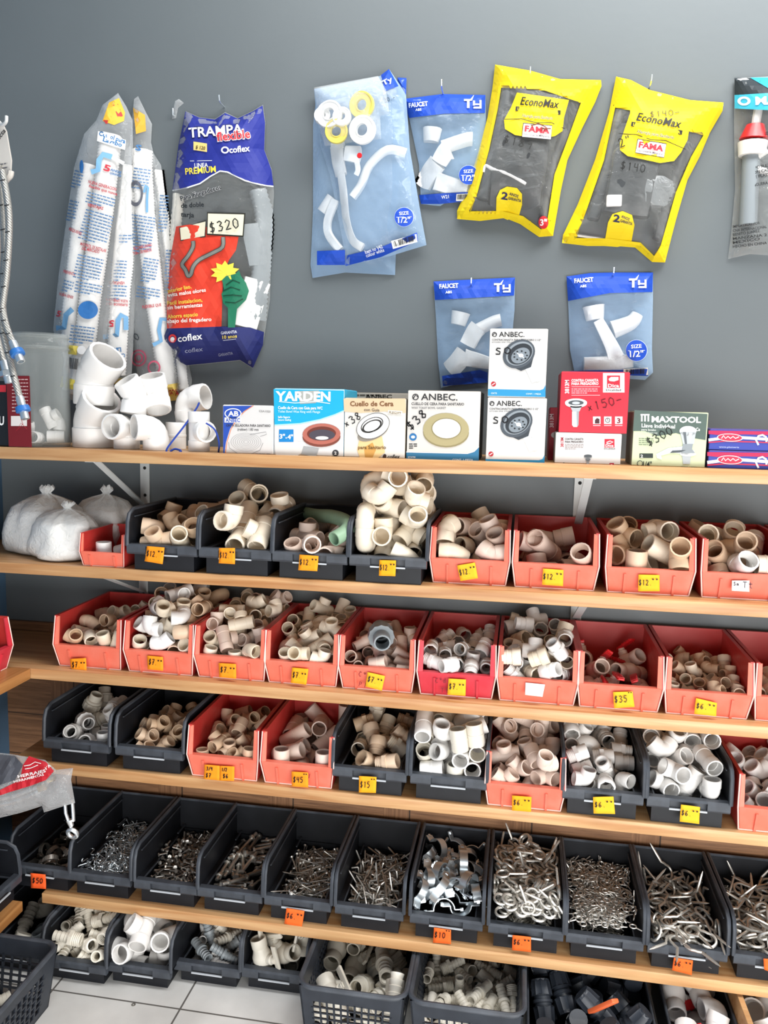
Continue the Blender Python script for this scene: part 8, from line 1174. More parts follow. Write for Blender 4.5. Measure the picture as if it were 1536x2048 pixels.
for wd, cc in ((9, '#4a4d48'), (6, '#7d807a')): A.ribbon(smooth([(446, 474, 0), (445, 494, 0), (425, 506, 0), (398, 520, 0), (386, 534, 0), (382, 548, 0), (376, 552, 0), (371, 540, 0), (364, 528, 0), (376, 512, 0), (386, 494, 0), (386, 482, 0)], 3) and [(p.x, p.y) for p in smooth([(446, 474, 0), (445, 494, 0), (425, 506, 0), (398, 520, 0), (386, 534, 0), (382, 548, 0), (376, 552, 0), (371, 540, 0), (364, 528, 0), (376, 512, 0), (386, 494, 0), (386, 482, 0)], 3)], wd, cc, lift=4 if wd == 9 else 5)
A.put([(450, 545)]+[(450+(30 if i % 2 else 20)*math.cos(i*math.pi/10), 545+(24 if i % 2 else 16)*math.sin(i*math.pi/10)) for i in range(20)], [(0, 1+i, 1+(i+1) % 20) for i in range(20)], '#efd84a', 3)
A.poly([(444, 560), (452, 552), (470, 548), (478, 541), (482, 552), (492, 566), (498, 582), (492, 600), (474, 618), (470, 655), (456, 655), (456, 616), (446, 606), (443, 588), (448, 578)], '#1f6f52', 9, lift=4)
for q in ([(446, 582), (462, 574), (480, 580)], [(446, 592), (466, 590), (484, 592)], [(452, 570), (466, 560), (480, 566)], [(450, 604), (470, 606), (486, 598)]): A.ribbon(q, 2, '#0e3d2c', lift=5)
for t, x0, y0, x1, y1, cc in (('Interior liso,', 336, 586, 383, 576, '#f0cf4e'), ('evita malos olores', 336, 594, 412, 583, '#f5efe4'), ('Facil instalacion,', 335, 610, 405, 603, '#f0cf4e'), ('sin herramientas', 335, 619, 405, 613, '#f5efe4'), ('Ahorra espacio', 335, 637, 396, 632, '#f0cf4e'), ('abajo del fregadero', 334, 646, 423, 642, '#f5efe4')): A.text(t, x0, y0, x1, y1, 8, cc, .02, lift=3)
A.sec('foot_band').poly([(334, 657), (443, 653), (500, 655), (528, 664), (526, 690), (506, 736), (480, 720), (400, 728), (347, 733), (352, 704), (323, 685)], '#232a66', 11, lift=1); A.sec(None); A.ell(345, 677, 8, 8.5, '#d63a3c', 0, .55, lift=3); A.ell(345, 679, 4.5, 5, '#f2f2f4', lift=3); A.text('coflex', 356, 684, 405, 678, 14, '#f2f2f4', .015, lift=3); A.text('GARANTIA', 442, 669, 474, 666, 6, '#dfe0ee', .01, lift=3); A.text('10 anos', 445, 678, 474, 675, 7, '#e9d060', .02, lift=3); A.ribbon([(446, 681), (472, 678)], .9, '#dfe0ee', lift=3)
A.text('coflex', 370, 706, 406, 702, 9, '#8f94b4', .01, lift=3); A.text('GARANTIA', 437, 713, 466, 709, 6, '#8f94b4', .01, lift=3); bg.done(); hook(449, 214, 'bent wire hook holding the blue topped trap bag')
# ---- yellow bags
YEL = '#f0d31c'
def economax(label, out, inner_poly, lab_poly, seed, tx, arch, ed):
    bg = Bag('flush_kit_bag', label, 'packaged flush kit', out, Y=-.006, bulge=.066, k=.032, mt=FILMG, wr=.009, ws=9, seed=seed); A = bg.A
    pts, fs = fill(out, 8)   # yellow printed border: everything outside the clear window
    keep = [f for f in fs if not inside((sum(pts[i][0] for i in f)/3, sum(pts[i][1] for i in f)/3), inner_poly)]
    A.sec('printed_border').put(pts, keep, YEL, 1); A.ribbon(inner_poly+[inner_poly[0]], 6, YEL, lift=2)
    A.sec('label_panel').poly(lab_poly, YEL, 9, lift=1); A.sec(None); A.layer = 3
    (x0, y0), (x1, y1) = tx; dx, dy = x1-x0, y1-y0; L = math.hypot(dx, dy); ux, uy = dx/L, dy/L; vx, vy = -uy, ux
    def P(a, b): return (x0+ux*a+vx*b, y0+uy*a+vy*b)
    def T(t, a0, a1, b, h, c, bo=.02, sh=0., l=None): A.text(t, *P(a0, b), *P(a1, b), h, c, bo, sh, lift=l)
    T('EconoMax', 4, L-4, 0, 17, '#20201c', .015, .25); A.poly([P(-4, 4), P(L, 4), P(L, 13), P(-4, 13)], '#2a2a28'); T('LA MAXIMA ECONOMIA', 0, L-4, 11.5, 6, YEL, .01, 0, 4); T('Herraje para Sanitario', 10, L-14, 24, 6.5, '#f4f0dc', .035, .3); T('Herraje para Sanitario', 10, L-14, 24, 6.5, '#55503a', .01, .3, 4)
    A.ribbon([P(-26, 32), P(10, 28), P(40, 33), P(70, 30), P(L+12, 40)], 1.4, '#2a2a20'); A.sec('brand_panel').poly([P(14, 36), P(72, 36), P(72, 64), P(14, 64)], '#efeceb', lift=4); A.ribbon([P(14, 36), P(72, 36), P(72, 64), P(14, 64), P(14, 36)], 1.4, '#2a2628', lift=5); T('FAMA', 18, 68, 52, 12, '#c3303c', .04, 0, 5); T('Fabricantes de Mangueras', 17, 69, 60, 4, '#3a3236', .012, 0, 5); A.sec(None)
    A.sec('badge').poly(arch[0], YEL, 8, lift=1); A.sec(None); ax, ay, bx, by = arch[1]; A.text('2', ax, ay, ax+13, ay+2, 15, '#22264a', .03); A.text('ANOS', ax+16, ay-8, bx-6, by-8, 6, '#22264a', .02); A.text('GARANTIA', ax+14, ay+1, bx, by+1, 6, '#22264a', .02)
    ed(bg, A, P); return bg.done()
def kit1(bg, A, P):
    A.hand('$189', 1005, 285, 1066, 300, 16, 1.6, '#30302e'); A.sec('round_sticker').ell(1087, 445, 10, 13, '#d63038', lift=4); A.text('3"', 1080, 451, 1094, 451, 13, '#f4f0f0', .03, lift=5); A.sec(None); A.ribbon([P(30, 40), P(44, 34), P(60, 40), P(50, 44), P(70, 42)], 2.5, '#6a3a20', lift=7)
    o = packed(bg, [(1050, 215), (1040, 300), (1030, 410)], .06, mat('kit_black', '#2b2d2f', .45), 'flush_valve', 'dark grey flush valve inside the first yellow bag', 'flush valve', .7, 20)
    for i in range(4): packed(bg, [(990+i*3, 295+i*24), (1040, 305+i*24), (1088-i*3, 300+i*24)], .004, mat('kit_grey', '#3d4042', .4), 'ridge', None, None, .97, 6).parent = o
    corr(smooth(bg.inner([(1012, 185), (990, 300), (965, 400)], .7)), .016, mat('kit_grey', '#3d4042', .4), 'refill_tube', 'dark refill tube inside the first yellow bag', 'tube', bg=bg); corr(smooth(bg.inner([(1130, 262), (1105, 350), (1085, 450)], .7)), .013, mat('kit_black', '#2b2d2f', .45), 'refill_tube', 'thin dark tube along the edge of the first yellow bag', 'tube', bg=bg)
    o = MB().tube(smooth(bg.inner([(968, 345), (972, 332), (985, 338), (1020, 350), (1052, 368)], .93)), .004, 8).build('flush_lever', FM['white']); tag(o, 'white flush lever inside the first yellow bag', 'lever')
def kit2(bg, A, P):
    A.hand('$140-', 1300, 235, 1362, 230, 12, 1.5, '#4a4420'); A.hand('2"', 1240, 296, 1268, 286, 18, 2.2, '#201c14'); A.hand('$140', 1240, 338, 1292, 346, 16, 1.8, '#1c1c1a')
    packed(bg, [(1285, 255), (1270, 330), (1250, 430)], .05, mat('kit_grey', '#3d4042', .4), 'flush_valve', 'dark grey flush valve inside the second yellow bag', 'flush valve', .6, 20)
    corr(smooth(bg.inner([(1375, 285), (1350, 370), (1318, 480)], .7)), .016, mat('kit_black', '#2b2d2f', .45), 'refill_tube', 'dark tube along the edge of the second yellow bag', 'tube', bg=bg); corr(smooth(bg.inner([(1240, 220), (1215, 330), (1185, 440)], .6)), .014, mat('kit_grey', '#3d4042', .4), 'refill_tube', 'grey tube inside the second yellow bag', 'tube', bg=bg)
    b = MB(); c = bg.inner([(1310, 385)], .6)[0]; b.lathe([(.0, .03), (.02, .029), (.036, .02), (.042, .0), (.036, -.024), (.02, -.03), (0, -.031)], 20, M=Matrix.Translation(c)); bg.clamp(b); o = b.build('float_ball', film('wrapped_float', '#8f9496', .6, .15, 1.)); tag(o, 'plastic wrapped float inside the second yellow bag', 'float')
    o = MB().box(-.016, .016, -.006, .006, -.012, .012, ch=.003).build('flush_lever', FM['white']); o.location = bg.inner([(1228, 402)], .92)[0]; tag(o, 'white plastic clip inside the second yellow bag', 'lever'); o = MB().tube(bg.inner([(1148, 470), (1205, 478)], .8), .004, 6).build('bolt', FM['dark']); tag(o, 'thin bolt lying at the foot of the second yellow bag', 'bolt')
economax('yellow bordered bag of flush parts marked with a red round sticker', [(990, 129), (1060, 141), (1120, 158), (1202, 160), (1203, 172), (1190, 205), (1165, 255), (1135, 320), (1122, 380), (1106, 472), (1078, 474), (1040, 448), (1010, 436), (960, 442), (914, 438), (914, 422), (935, 375), (955, 310), (975, 235), (985, 175)],
    [(1000, 172), (1090, 178), (1140, 195), (1165, 205), (1140, 275), (1112, 350), (1098, 440), (1082, 462), (1045, 435), (1005, 425), (940, 425), (952, 385), (975, 300), (992, 220)],
    [(1034, 185), (1138, 200), (1128, 235), (1125, 262), (1110, 272), (1080, 278), (1030, 270), (1010, 258), (1008, 240), (1022, 215)], 41., ((1036, 209), (1122, 217)), ([(992, 430), (993, 395), (1000, 380), (1014, 373), (1034, 376), (1044, 388), (1044, 410), (1038, 432), (1015, 440)], (1002, 398, 1042, 404)), kit1)
economax('yellow bordered bag of flush parts priced in pen, without round sticker', [(1232, 153), (1262, 160), (1300, 180), (1380, 200), (1447, 205), (1445, 222), (1420, 265), (1400, 312), (1375, 360), (1352, 440), (1330, 525), (1304, 524), (1270, 495), (1230, 492), (1175, 492), (1124, 486), (1126, 470), (1155, 410), (1190, 320), (1218, 225)],
    [(1228, 212), (1262, 218), (1262, 235), (1380, 260), (1410, 270), (1385, 315), (1355, 385), (1325, 490), (1308, 515), (1280, 488), (1220, 480), (1150, 478), (1170, 420), (1205, 320)],
    [(1264, 215), (1382, 238), (1375, 280), (1362, 305), (1348, 322), (1320, 326), (1255, 312), (1240, 300), (1240, 285), (1252, 250)], 53., ((1268, 240), (1366, 257)), ([(1208, 492), (1216, 445), (1225, 428), (1245, 422), (1264, 430), (1269, 450), (1262, 488), (1235, 494)], (1226, 443, 1264, 450)), kit2)
hook(1060, 160, 'nail holding the yellow bag with the round sticker'); hook(1298, 176, 'bent wire hook holding the yellow bag priced in pen')
# ---- blue faucet bags
def faucet(bg, paths, label, tips=()):
    e = None
    for i, (pts, R, f) in enumerate(paths):
        b = MB(); P = smooth(bg.inner(pts, f), 4); n = len(P); rr = R if hasattr(R, '__len__') else (R, R); b.tube(P, [rr[0]+(rr[1]-rr[0])*j/(n-1) for j in range(n)], 14); bg.clamp(b)
        if e is None: e = b.build('faucet', FM['white']); tag(e, label, 'faucet')
        else:
            o = b.build(('spout', 'knob', 'nozzle', 'nut')[min(i-1, 3)], FM['white'], e)
    return e
TYB = '#1d49b4'
def tybag(label, out, hdr, seed, tx, band=None, size=None, bulge=.03, bc=None, Y=-.006):
    bg = Bag('faucet_bag', label, 'packaged faucet', out, Y=Y, bulge=bulge, k=.025, mt=FILMB, wr=.007, ws=13, seed=seed, bm_=FILMBB); A = bg.A
    A.sec('header').poly(hdr, TYB, 9, lift=0); A.sec(None); A.layer = 2; fa, ab, ty = tx
    if fa: A.text('FAUCET', *fa, '#eef2f8', .03); A.text('ABS', *ab, '#eef2f8', .02)
    if ty:
        x, y, k = ty; A.sec('logo').poly([(x, y-12*k), (x+13*k, y-12*k), (x+20*k, y-20*k), (x+16*k, y-9*k), (x+11*k, y-8*k), (x+11*k, y+6*k), (x+6*k, y+6*k), (x+6*k, y-8*k), (x, y-8*k)], '#f0f3f8'); [A.rect(x+p*k, y+t*k, x+r*k, y+u*k, '#f0f3f8') for p, t, r, u in ((18, -9, 22, 1), (31, -10, 35, 7), (22, -3, 31, 0), (19, 3.5, 31, 7))]; A.sec(None)
    if band: A.sec('foot_band').poly(band, TYB, 9, lift=0); A.sec(None)
    if size:
        x, y, r = size; A.sec('size_badge').ell(x, y, r*1.04, r*1.04, '#cfdcf0', 0, lift=1); A.ell(x, y, r, r, TYB, lift=2); A.text('SIZE', x-r*.5, y-r*.2, x+r*.5, y-r*.28, r*.36, '#eef2f8', .01, lift=3); A.ribbon([(x-r*.8, y+.5), (x+r*.8, y-.5)], .8, '#eef2f8', lift=3); A.text('1/2"', x-r*.62, y+r*.62, x+r*.66, y+r*.56, r*.6, '#eef2f8', .015, lift=3); A.sec(None)
    if bc: A.sec('barcode').barcode(*bc); A.sec(None)
    return bg
bg = tybag('blue tinted faucet bag hanging alone above the red carton', [(1133, 553), (1180, 546), (1225, 545), (1306, 545), (1306, 600), (1304, 700), (1306, 745), (1290, 760), (1150, 750), (1140, 700), (1137, 620)], [(1133, 553), (1180, 546), (1225, 545), (1306, 545), (1305, 584), (1220, 586), (1136, 602)], 61., ((1149, 566, 1187, 563, 9), (1160, 575, 1173, 574, 5), (1258, 569, 1.0)), [(1140, 742), (1245, 740), (1296, 738), (1296, 752), (1150, 748)], (1273, 701, 21), bc=((1247, 738), (1296, 735), (1296, 750), (1247, 752)))
faucet(bg, [([(1168, 730), (1210, 728), (1248, 725)], .017, .6), ([(1232, 715), (1222, 690), (1196, 640)], (.018, .011), .8), ([(1187, 612), (1190, 640)], (.024, .019), .25), ([(1225, 660), (1262, 645), (1275, 628)], (.02, .013), .25), ([(1248, 735), (1248, 710)], .02, .7)], 'white angled faucet in the blue bag above the red carton'); bg.done(); hook(1224, 553, 'nail holding the lone blue faucet bag')
bg = tybag('blue tinted faucet bag half hidden behind the stacked strainer cartons', [(867, 563), (920, 560), (1030, 555), (1029, 620), (1022, 700), (1010, 770), (960, 758), (882, 776), (876, 720), (872, 640)], [(867, 563), (920, 560), (1030, 555), (1028, 591), (870, 600)], 67., ((879, 577, 917, 575, 9), (891, 587, 904, 586, 5), (988, 578, .95)), [(884, 752), (960, 740), (975, 745), (975, 765), (886, 772)])
faucet(bg, [([(900, 740), (915, 725), (930, 705)], .022, .7), ([(928, 715), (960, 722), (985, 728)], (.02, .012), .75), ([(935, 690), (948, 665), (956, 655)], (.019, .021), .8), ([(922, 625), (916, 650)], (.022, .017), .25), ([(945, 665), (985, 645), (1002, 640)], .014, .25)], 'white angled faucet in the bag behind the strainer cartons'); bg.done(); hook(944, 573, 'nail holding the bag behind the strainer cartons')
bg = tybag('blue tinted faucet bag tucked between the faucet pipe bags and a yellow bag', [(806, 198), (885, 188), (971, 190), (972, 240), (968, 330), (955, 400), (935, 408), (900, 400), (880, 412), (842, 408), (838, 330), (818, 235)], [(806, 198), (885, 188), (971, 190), (970, 226), (890, 227), (818, 236)], 71., ((818, 215, 856, 211, 9), (831, 222, 843, 221, 5), (928, 210, 1.0)), [(838, 390), (880, 387), (940, 384), (938, 402), (880, 408), (842, 408)], (937, 350, 19), bc=((913, 388), (938, 387), (936, 402), (912, 402)))
bg.A.text('W21', 883, 398, 898, 396, 7, '#eef2f8', .01)
faucet(bg, [([(845, 370), (860, 345), (875, 325)], .022, .75), ([(870, 362), (905, 372), (935, 378)], (.02, .015), .8), ([(878, 325), (890, 305), (900, 298)], (.019, .023), .85), ([(865, 258), (862, 285)], (.022, .017), .25), ([(885, 295), (930, 280), (945, 278)], .015, .25)], 'white angled faucet in the bag beside the yellow one'); bg.done(); hook(887, 190, 'long bent wire hook over the faucet bag beside the yellow one', L=.05)
bg = tybag('tall blue faucet pipe bag hanging behind its twin', [(795, 155), (813, 156), (812, 200), (700, 180), (632, 196), (626, 250), (626, 420), (621, 530), (625, 556), (690, 545), (790, 550), (800, 300)][::1], [(795, 155), (813, 156), (812, 190), (795, 186)], 73., (None, None, None), [(634, 502), (690, 500), (690, 530), (634, 530)], Y=-.004)
faucet(bg, [([(672, 400), (656, 440), (658, 470), (680, 500)], .010, .75), ([(645, 425), (665, 395)], .014, .3)], 'bent white faucet pipe in the tall bag behind'); bg.done()
bg = tybag('tall blue faucet pipe bag in front, with the half inch round print', [(628, 178), (760, 152), (778, 138), (800, 170), (812, 190), (820, 300), (842, 430), (853, 490), (780, 512), (690, 532), (685, 480), (660, 350), (640, 290), (632, 220)], [(762, 150), (778, 138), (797, 172), (770, 182)], 79., (None, None, None), [(689, 512), (760, 495), (834, 465), (836, 482), (760, 515), (691, 532)], (808, 434, 19), bc=((782, 482), (833, 468), (835, 484), (786, 498)), bulge=.034, Y=-.018)
A = bg.A; A.text('Ty', 767, 171, 786, 161, 10, '#eef2f8', .02, lift=3); A.text('Item no V42', 731, 508, 766, 496, 8, '#eef2f8', .01, lift=3); A.text('colour white', 733, 515, 769, 503, 8, '#eef2f8', .01, lift=3); A.hand('30.-', 770, 205, 792, 198, 8, 1.1, '#2a3440')
f = faucet(bg, [([(674, 292), (676, 320), (682, 350)], (.017, .014), .85), ([(680, 340), (686, 380), (692, 440), (705, 480), (725, 495)], .0095, .92), ([(690, 306), (718, 310)], (.016, .019), .88), ([(712, 318), (716, 338), (712, 350)], .006, .95), ([(663, 293), (688, 290)], .007, .85), ([(812, 306), (775, 300), (740, 330), (722, 370), (705, 395)], .010, .3)], 'white faucet with long bent pipe and red dot on its knob')
o = MB().lathe([(.006, 0), (.005, .002), (0, .002)], 12, M=Matrix.Translation(bg.inner([(719, 311)], .99, .012)[0]) @ Matrix.Rotation(math.pi/2, 4, 'X')).build('red_dot', FM['redh'], f); o['label'] = 'red dot on the knob'; bg.done()
bg = Bag('tape_bag', 'small clear bag of white and yellow tape rolls over the faucet bags', 'small bag', [(628, 175), (756, 152), (772, 180), (779, 228), (760, 232), (762, 278), (700, 285), (650, 292), (640, 260), (632, 200)], Y=-.052, bulge=.028, k=.02, mt=FILMW, wr=.003, seed=83., back=False).done()
for x, y, r, tint, lab in ((659, 229, 26, '#e6e6e4', 'largest white tape roll, half hidden, in the small clear bag'), (645, 232, 16, '#e9e9e7', 'white tape roll at the edge of the small clear bag'), (684, 234, 18, '#f0f0ee', 'white tape roll lying on top in the small clear bag'), (724, 210, 24, '#e4d36a', 'yellow rimmed tape roll at the top of the small clear bag'), (673, 263, 22, '#e0cf62', 'yellow rimmed tape roll below the white ones'), (725, 260, 26, '#eeeeec', 'white tape roll under the yellow one')):
    p = bg.inner([(x, y)], .55)[0]; R = r*PXM; M = Matrix.Translation(p) @ Matrix.Rotation(math.pi/2+.15*math.sin(x), 4, 'X') @ Matrix.Rotation(.12*math.cos(y), 4, 'Y')
    y_ = tint[1] == 'e' and tint[5] == '6' or '62' in tint; hw = .006
    o = MB().lathe([(R*.42, -hw), (R*.97, -hw), (R, -hw*.8), (R, hw*.8), (R*.97, hw), (R*.86, hw), (R*.84, hw*.7), (R*.5, hw*.7), (R*.48, hw), (R*.42, hw)], 28, closed=True, M=M).build('tape_roll', mat('tape_'+tint[1:], tint, .4)); tag(o, lab, 'tape roll', 'tape rolls in the small bag')
# ---- float valve bag cut by the photo edge
bg = Bag('float_valve_bag', 'grey bag with turquoise header at the photo edge holding a float valve', 'packaged valve', [(1469, 156), (1560, 152), (1640, 156), (1636, 500), (1560, 512), (1500, 508), (1456, 518), (1462, 470), (1470, 380), (1468, 240)], Y=-.006, bulge=.05, k=.03, mt=FILMG, wr=.008, ws=10, seed=91.); A = bg.A
A.sec('header').poly([(1469, 156), (1640, 154), (1640, 222), (1469, 216)], '#2c3338', 10, lift=0); A.poly([(1500, 155), (1640, 154), (1640, 205), (1560, 190)], '#2fa3c6', 10, lift=1); A.poly([(1474, 158), (1492, 156), (1600, 205), (1600, 216)], '#eef2f3', lift=2); A.poly([(1469, 190), (1640, 180), (1640, 225), (1469, 217)], '#3fb2d0', 10, lift=3); A.sec(None); A.ell(1488, 202, 13, 9, '#f2f5f6', 0, .55, lift=4); A.text('MAX', 1511, 209, 1580, 207, 16, '#f2f5f6', .04, lift=4)
for i, t in enumerate(('FLOTADOR', 'DE 8"')): A.text(t, 1506, 272+i*9, 1550-i*20, 268+i*9, 6, '#26282a', .02)
for i, t in enumerate(('SAPO FLEXIBLE', 'CON CADENA', 'DE PLASTICO')): A.text(t, 1500+i*2, 340+i*9, 1556, 330+i*9, 6, '#26282a', .02)
A.text('MANGUERA', 1496, 375, 1536, 368, 6, '#26282a', .02)
for i, t in enumerate(('IMPORTADO POR', 'CNX INTERNACIONAL', 'BENITO JUAREZ', 'MANZANA 2', 'MEXICO', 'HECHO EN CHINA')): A.text(t, 1466, 456+i*8, 1520+i % 2*14, 448+i*8, 5.4, '#2b2d2f', .012)
f = MB().tube(bg.inner([(1503, 310), (1496, 450)], .6), .018, 14).build('float_valve', FM['grey']); tag(f, 'pale float valve with red collar inside the grey bag at the photo edge', 'valve')
MB().tube(bg.inner([(1506, 285), (1503, 312)], .65), [.03, .026], 14).build('collar', FM['white'], f); o = MB().tube(bg.inner([(1511, 250), (1507, 278)], .65), [.018, .028], 14).build('red_collar', FM['redh'], f); o['label'] = 'red collar'; MB().tube(bg.inner([(1516, 220), (1511, 252)], .7), .009, 10).build('stem', FM['white'], f)
corr(smooth(bg.inner([(1535, 300), (1500, 330), (1545, 350), (1540, 380)], .8)), .007, FM['white'], 'refill_tube', 'white coiled tube inside the grey bag at the photo edge', 'tube', pitch=.005); bg.done()
# scrap of tape left on the wall
o = Bag('tape_scrap', 'crumpled scrap of clear tape left on the wall beside the trap bag', 'tape', [(350, 202), (358, 198), (368, 206), (356, 216), (352, 236), (344, 238), (346, 222)], Y=-.001, bulge=.008, k=.006, mt=FILMW, wr=.004, step=5, seed=5.)
hook(349, 232, 'small screw head left in the wall beside the trap bag', L=.01)
# ------------------------------------------------------------------ large white pipe fittings on the top shelf
def set_piece(kind, mk, size, px, py, Y, xd, yd, label, group=None, cat='pipe fitting', name=None, z=None):
    x = Vector(xd).normalized(); y = Vector(yd); y = (y-x*y.dot(x)).normalized(); zz = x.cross(y)
    M = Matrix((x, y, zz)).transposed(); p = on_y(px, py, Y)
    if z is not None: p.z = z
    return fitting(kind, mk, p, M.to_quaternion(), size, label, group, cat)
WT = 'white'; G_ = 'large white fittings on the top shelf'
set_piece('b', WT, .088, 186, 872, -.20, (0, 0, 1), (.75, -.5, -.1), 'largest white bend standing on the top shelf, lower of two stacked', G_, z=ZT+.0637)
set_piece('b', WT, .088, 190, 798, -.20, (0.05, 0, 1), (.8, -.35, -.1), 'large white bend stacked on top of another beside the long bags', G_, z=ZT+.158)
set_piece('e', WT, .056, 253, 850, -.22, (0, 0, 1), (-.25, -1, .1), 'white elbow standing on the shelf just past the large stacked bends', G_, z=ZT+.0485)
set_piece('b', WT, .056, 272, 812, -.215, (.35, .45, -.82), (-.35, -.45, -.6), 'white bend tilted up with its mouth toward the long bags', G_, z=ZT+.116)
set_piece('b', WT, .058, 312, 803, -.18, (.05, .35, -.93), (.37, -.84, -.31), 'white bend upright with its mouth up, leaning over the elbows', G_, z=ZT+.122)
set_piece('e', WT, .056, 312, 868, -.235, (0, 0, 1), (-.75, -.75, .0), 'white elbow with its mouth turned toward the viewer on the top shelf', G_, z=ZT+.0485)
set_piece('e', WT, .060, 372, 822, -.13, (-.15, 0, 1), (.95, -.15, .25), 'white elbow turned toward the cartons with a blue cord over it', G_, z=ZT+.111)
o = set_piece('c', WT, .045, 352, 882, -.16, (0, 0, 1), (1, 0, 0), 'speckled white collar under the corded elbow', G_, z=ZT+.0298)
set_piece('t', WT, .046, 398, 866, -.23, (0, 0, -1), (.75, -.75, .05), 'white tee standing nearest the cartons', G_, z=ZT+.0426)
cord = [on_y(x, y, Y) for x, y, Y in ((398, 806, -.19), (392, 818, -.21), (370, 850, -.25), (345, 882, -.262), (333, 900, -.27), (338, 908, -.275), (355, 906, -.275), (362, 902, -.27), (350, 898, -.268), (340, 903, -.272))]
o = MB().tube(smooth(cord, 5), .0022, 6).build('cord', mat('cord_blue', '#1d3f9c', .7)); tag(o, 'blue cord draped from the corded elbow down to the shelf', 'cord')
o = MB().tube(smooth([on_y(x, y, Y) for x, y, Y in ((412, 846, -.29), (430, 860, -.285), (438, 885, -.27), (437, 905, -.24))], 5), .002, 6).build('cord', MATS['cord_blue']); tag(o, 'short end of blue cord hanging out of the white tee', 'cord')
# ------------------------------------------------------------------ clear jar with fittings, card, hoses at the corner
p = on_y(86, 897, -.225); p.z = ZT; r = .060
e = empty('plastic_jar', p, 'clear plastic jar of white fittings at the corner end of the top shelf', 'jar'); JF = film('jar_plastic', '#b9bfbd', .11, .1, .1)
MB().lathe([(r*.94, 0), (r, .008), (r, .2), (r*.97, .208), (r*.97, .218), (r*1.01, .222), (r*1.01, .228), (r*.97, .232), (r*.97, .246), (r*.95, .246), (r*.95, .21), (r*.97, .2), (r*.97, .01), (.001, .004), (.001, .0)], 32).build('jar_body', JF, e)
for z in (.212, .236): MB().lathe([(r*.97, z), (r*1.02, z+.002), (r*1.02, z+.005), (r*.97, z+.007)], 32).build('thread_ring', JF, e)
for kd, dx, dy, dz, xd, yd, lab in (('e', -.028, -.006, .030, (1, 0, 0), (.1, -.2, 1), 'white elbow in the clear jar, closest to the wall corner'), ('c', .0, -.026, .020, (.2, -1, .1), (1, 0, 0), 'white coupling facing out at the bottom of the clear jar'), ('t', .010, .012, .062, (-.45, 0, .8), (1, .2, .3), 'white tee leaning in the clear jar'), ('c', .032, .0, .022, (1, .5, 0), (0, 0, 1), 'white coupling lying in the clear jar beside the tee'), ('e', .03, .022, .058, (0, .2, 1), (-1, .2, 0), 'white elbow at the back of the clear jar')):
    x = Vector(xd).normalized(); y = Vector(yd); y = (y-x*y.dot(x)).normalized(); fitting(kd, WT, p+Vector((dx, dy, dz)), Matrix((x, y, x.cross(y))).transposed().to_quaternion(), .027, lab, None, 'pipe fitting')
a = on_y(18, 858, -.285); c = on_y(60, 752, -.285); b = MB().box(a.x, c.x, -.288, -.2865, ZT+.001, c.z); o = b.build('hang_card', flat('#6e1a22'), smooth=False); tag(o, 'dark red hang card with small print leaning by the jar', 'card')
A = Art(lambda x, y, l: on_y(x, y, -.2886-.0002*l)); A.lines(24, 758, 56, 758, 10, 7, 2, '#c9a8a8', 3); A.rect(22, 832, 54, 852, '#d8d2cf'); A.ribbon([(42, 838), (46, 848), (32, 862), (42, 846), (54, 858)], 1, '#b0303a', lift=2); A.build('printing', o)
a = on_y(-30, 880, -.28); c = on_y(15, 762, -.28); o = MB().box(a.x, c.x, -.28, -.22, ZT+.0005, c.z, ch=.002).build('carton', mat('card_black', '#16171a', .4), smooth=False); tag(o, 'black carton with a white letter at the corner end of the top shelf', 'box')
A = Art(lambda x, y, l: on_y(x, y, -.2804-.0002*l)); A.text('U', -2, 850, 8, 850, 18, '#f0f0f0', .03); A.rect(-8, 770, 12, 784, '#c3303c'); A.build('printing', o)
def braid(): 
    M = mat('steel_braid', '#b4b2ac', .4, metal=.7); nt = M.node_tree; N = nt.nodes; L = nt.links; tc = N.new('ShaderNodeTexCoord'); w_ = N.new('ShaderNodeTexWave'); w_.inputs['Scale'].default_value = 110; w_.bands_direction = 'DIAGONAL'; L.new(tc.outputs['Object'], w_.inputs['Vector'])
    bp = N.new('ShaderNodeBump'); bp.inputs['Strength'].default_value = .7; bp.inputs['Distance'].default_value = .001; L.new(w_.outputs['Fac'], bp.inputs['Height']); L.new(bp.outputs[0], N['Principled BSDF'].inputs['Normal']); return M
MBR = braid(); BLK = mat('hose_thread', '#1c1c1e', .6)
def hose(pts, Y, label, nut='blue'):
    P = smooth([on_y(x, y, Y+dy) for x, y, dy in pts], 6); e = MB().tube(P, .0068, 12).build('braided_hose', MBR); tag(e, label, 'hose')
    m_ = MB()
    for i in range(2, len(P)-2, 3):
        d = (P[i+1]-P[i]).normalized(); m_.tube([P[i]+Vector((-.0052, -.0052, 0)), P[i]+Vector((0, -.0076, 0)), P[i]+Vector((.0052, -.0052, .002))], .0011, 4)
    m_.build('tracer_thread', BLK, e); a, b_ = P[-2], P[-1]; d = (b_-a).normalized(); Q = d.to_track_quat('Z', 'Y').to_matrix().to_4x4(); Q.translation = b_
    MB().lathe([(.0078, -.02), (.0085, -.016), (.0085, 0), (.006, .001)], 14, M=Q).build('ferrule', FM['zinc'], e)
    MB().lathe([(.006, 0), (.0135, .001), (.0145, .006), (.0145, .012), (.012, .013)], 16 if nut == 'blue' else 6, M=Q).build('nut', mat('nut_blue', '#2f6fb8', .4) if nut == 'blue' else FM['zinc'], e); MB().lathe([(.0085, .012), (.0085, .028), (.006, .028), (.006, .014)], 12, M=Q).build('threaded_end', FM['zinc'], e); return e
hose([(-4, 330, 0), (6, 430, 0), (10, 520, 0), (5, 600, -.01), (12, 650, -.02), (32, 700, -.03)], -.33, 'braided hose ending in a blue nut over the jar')
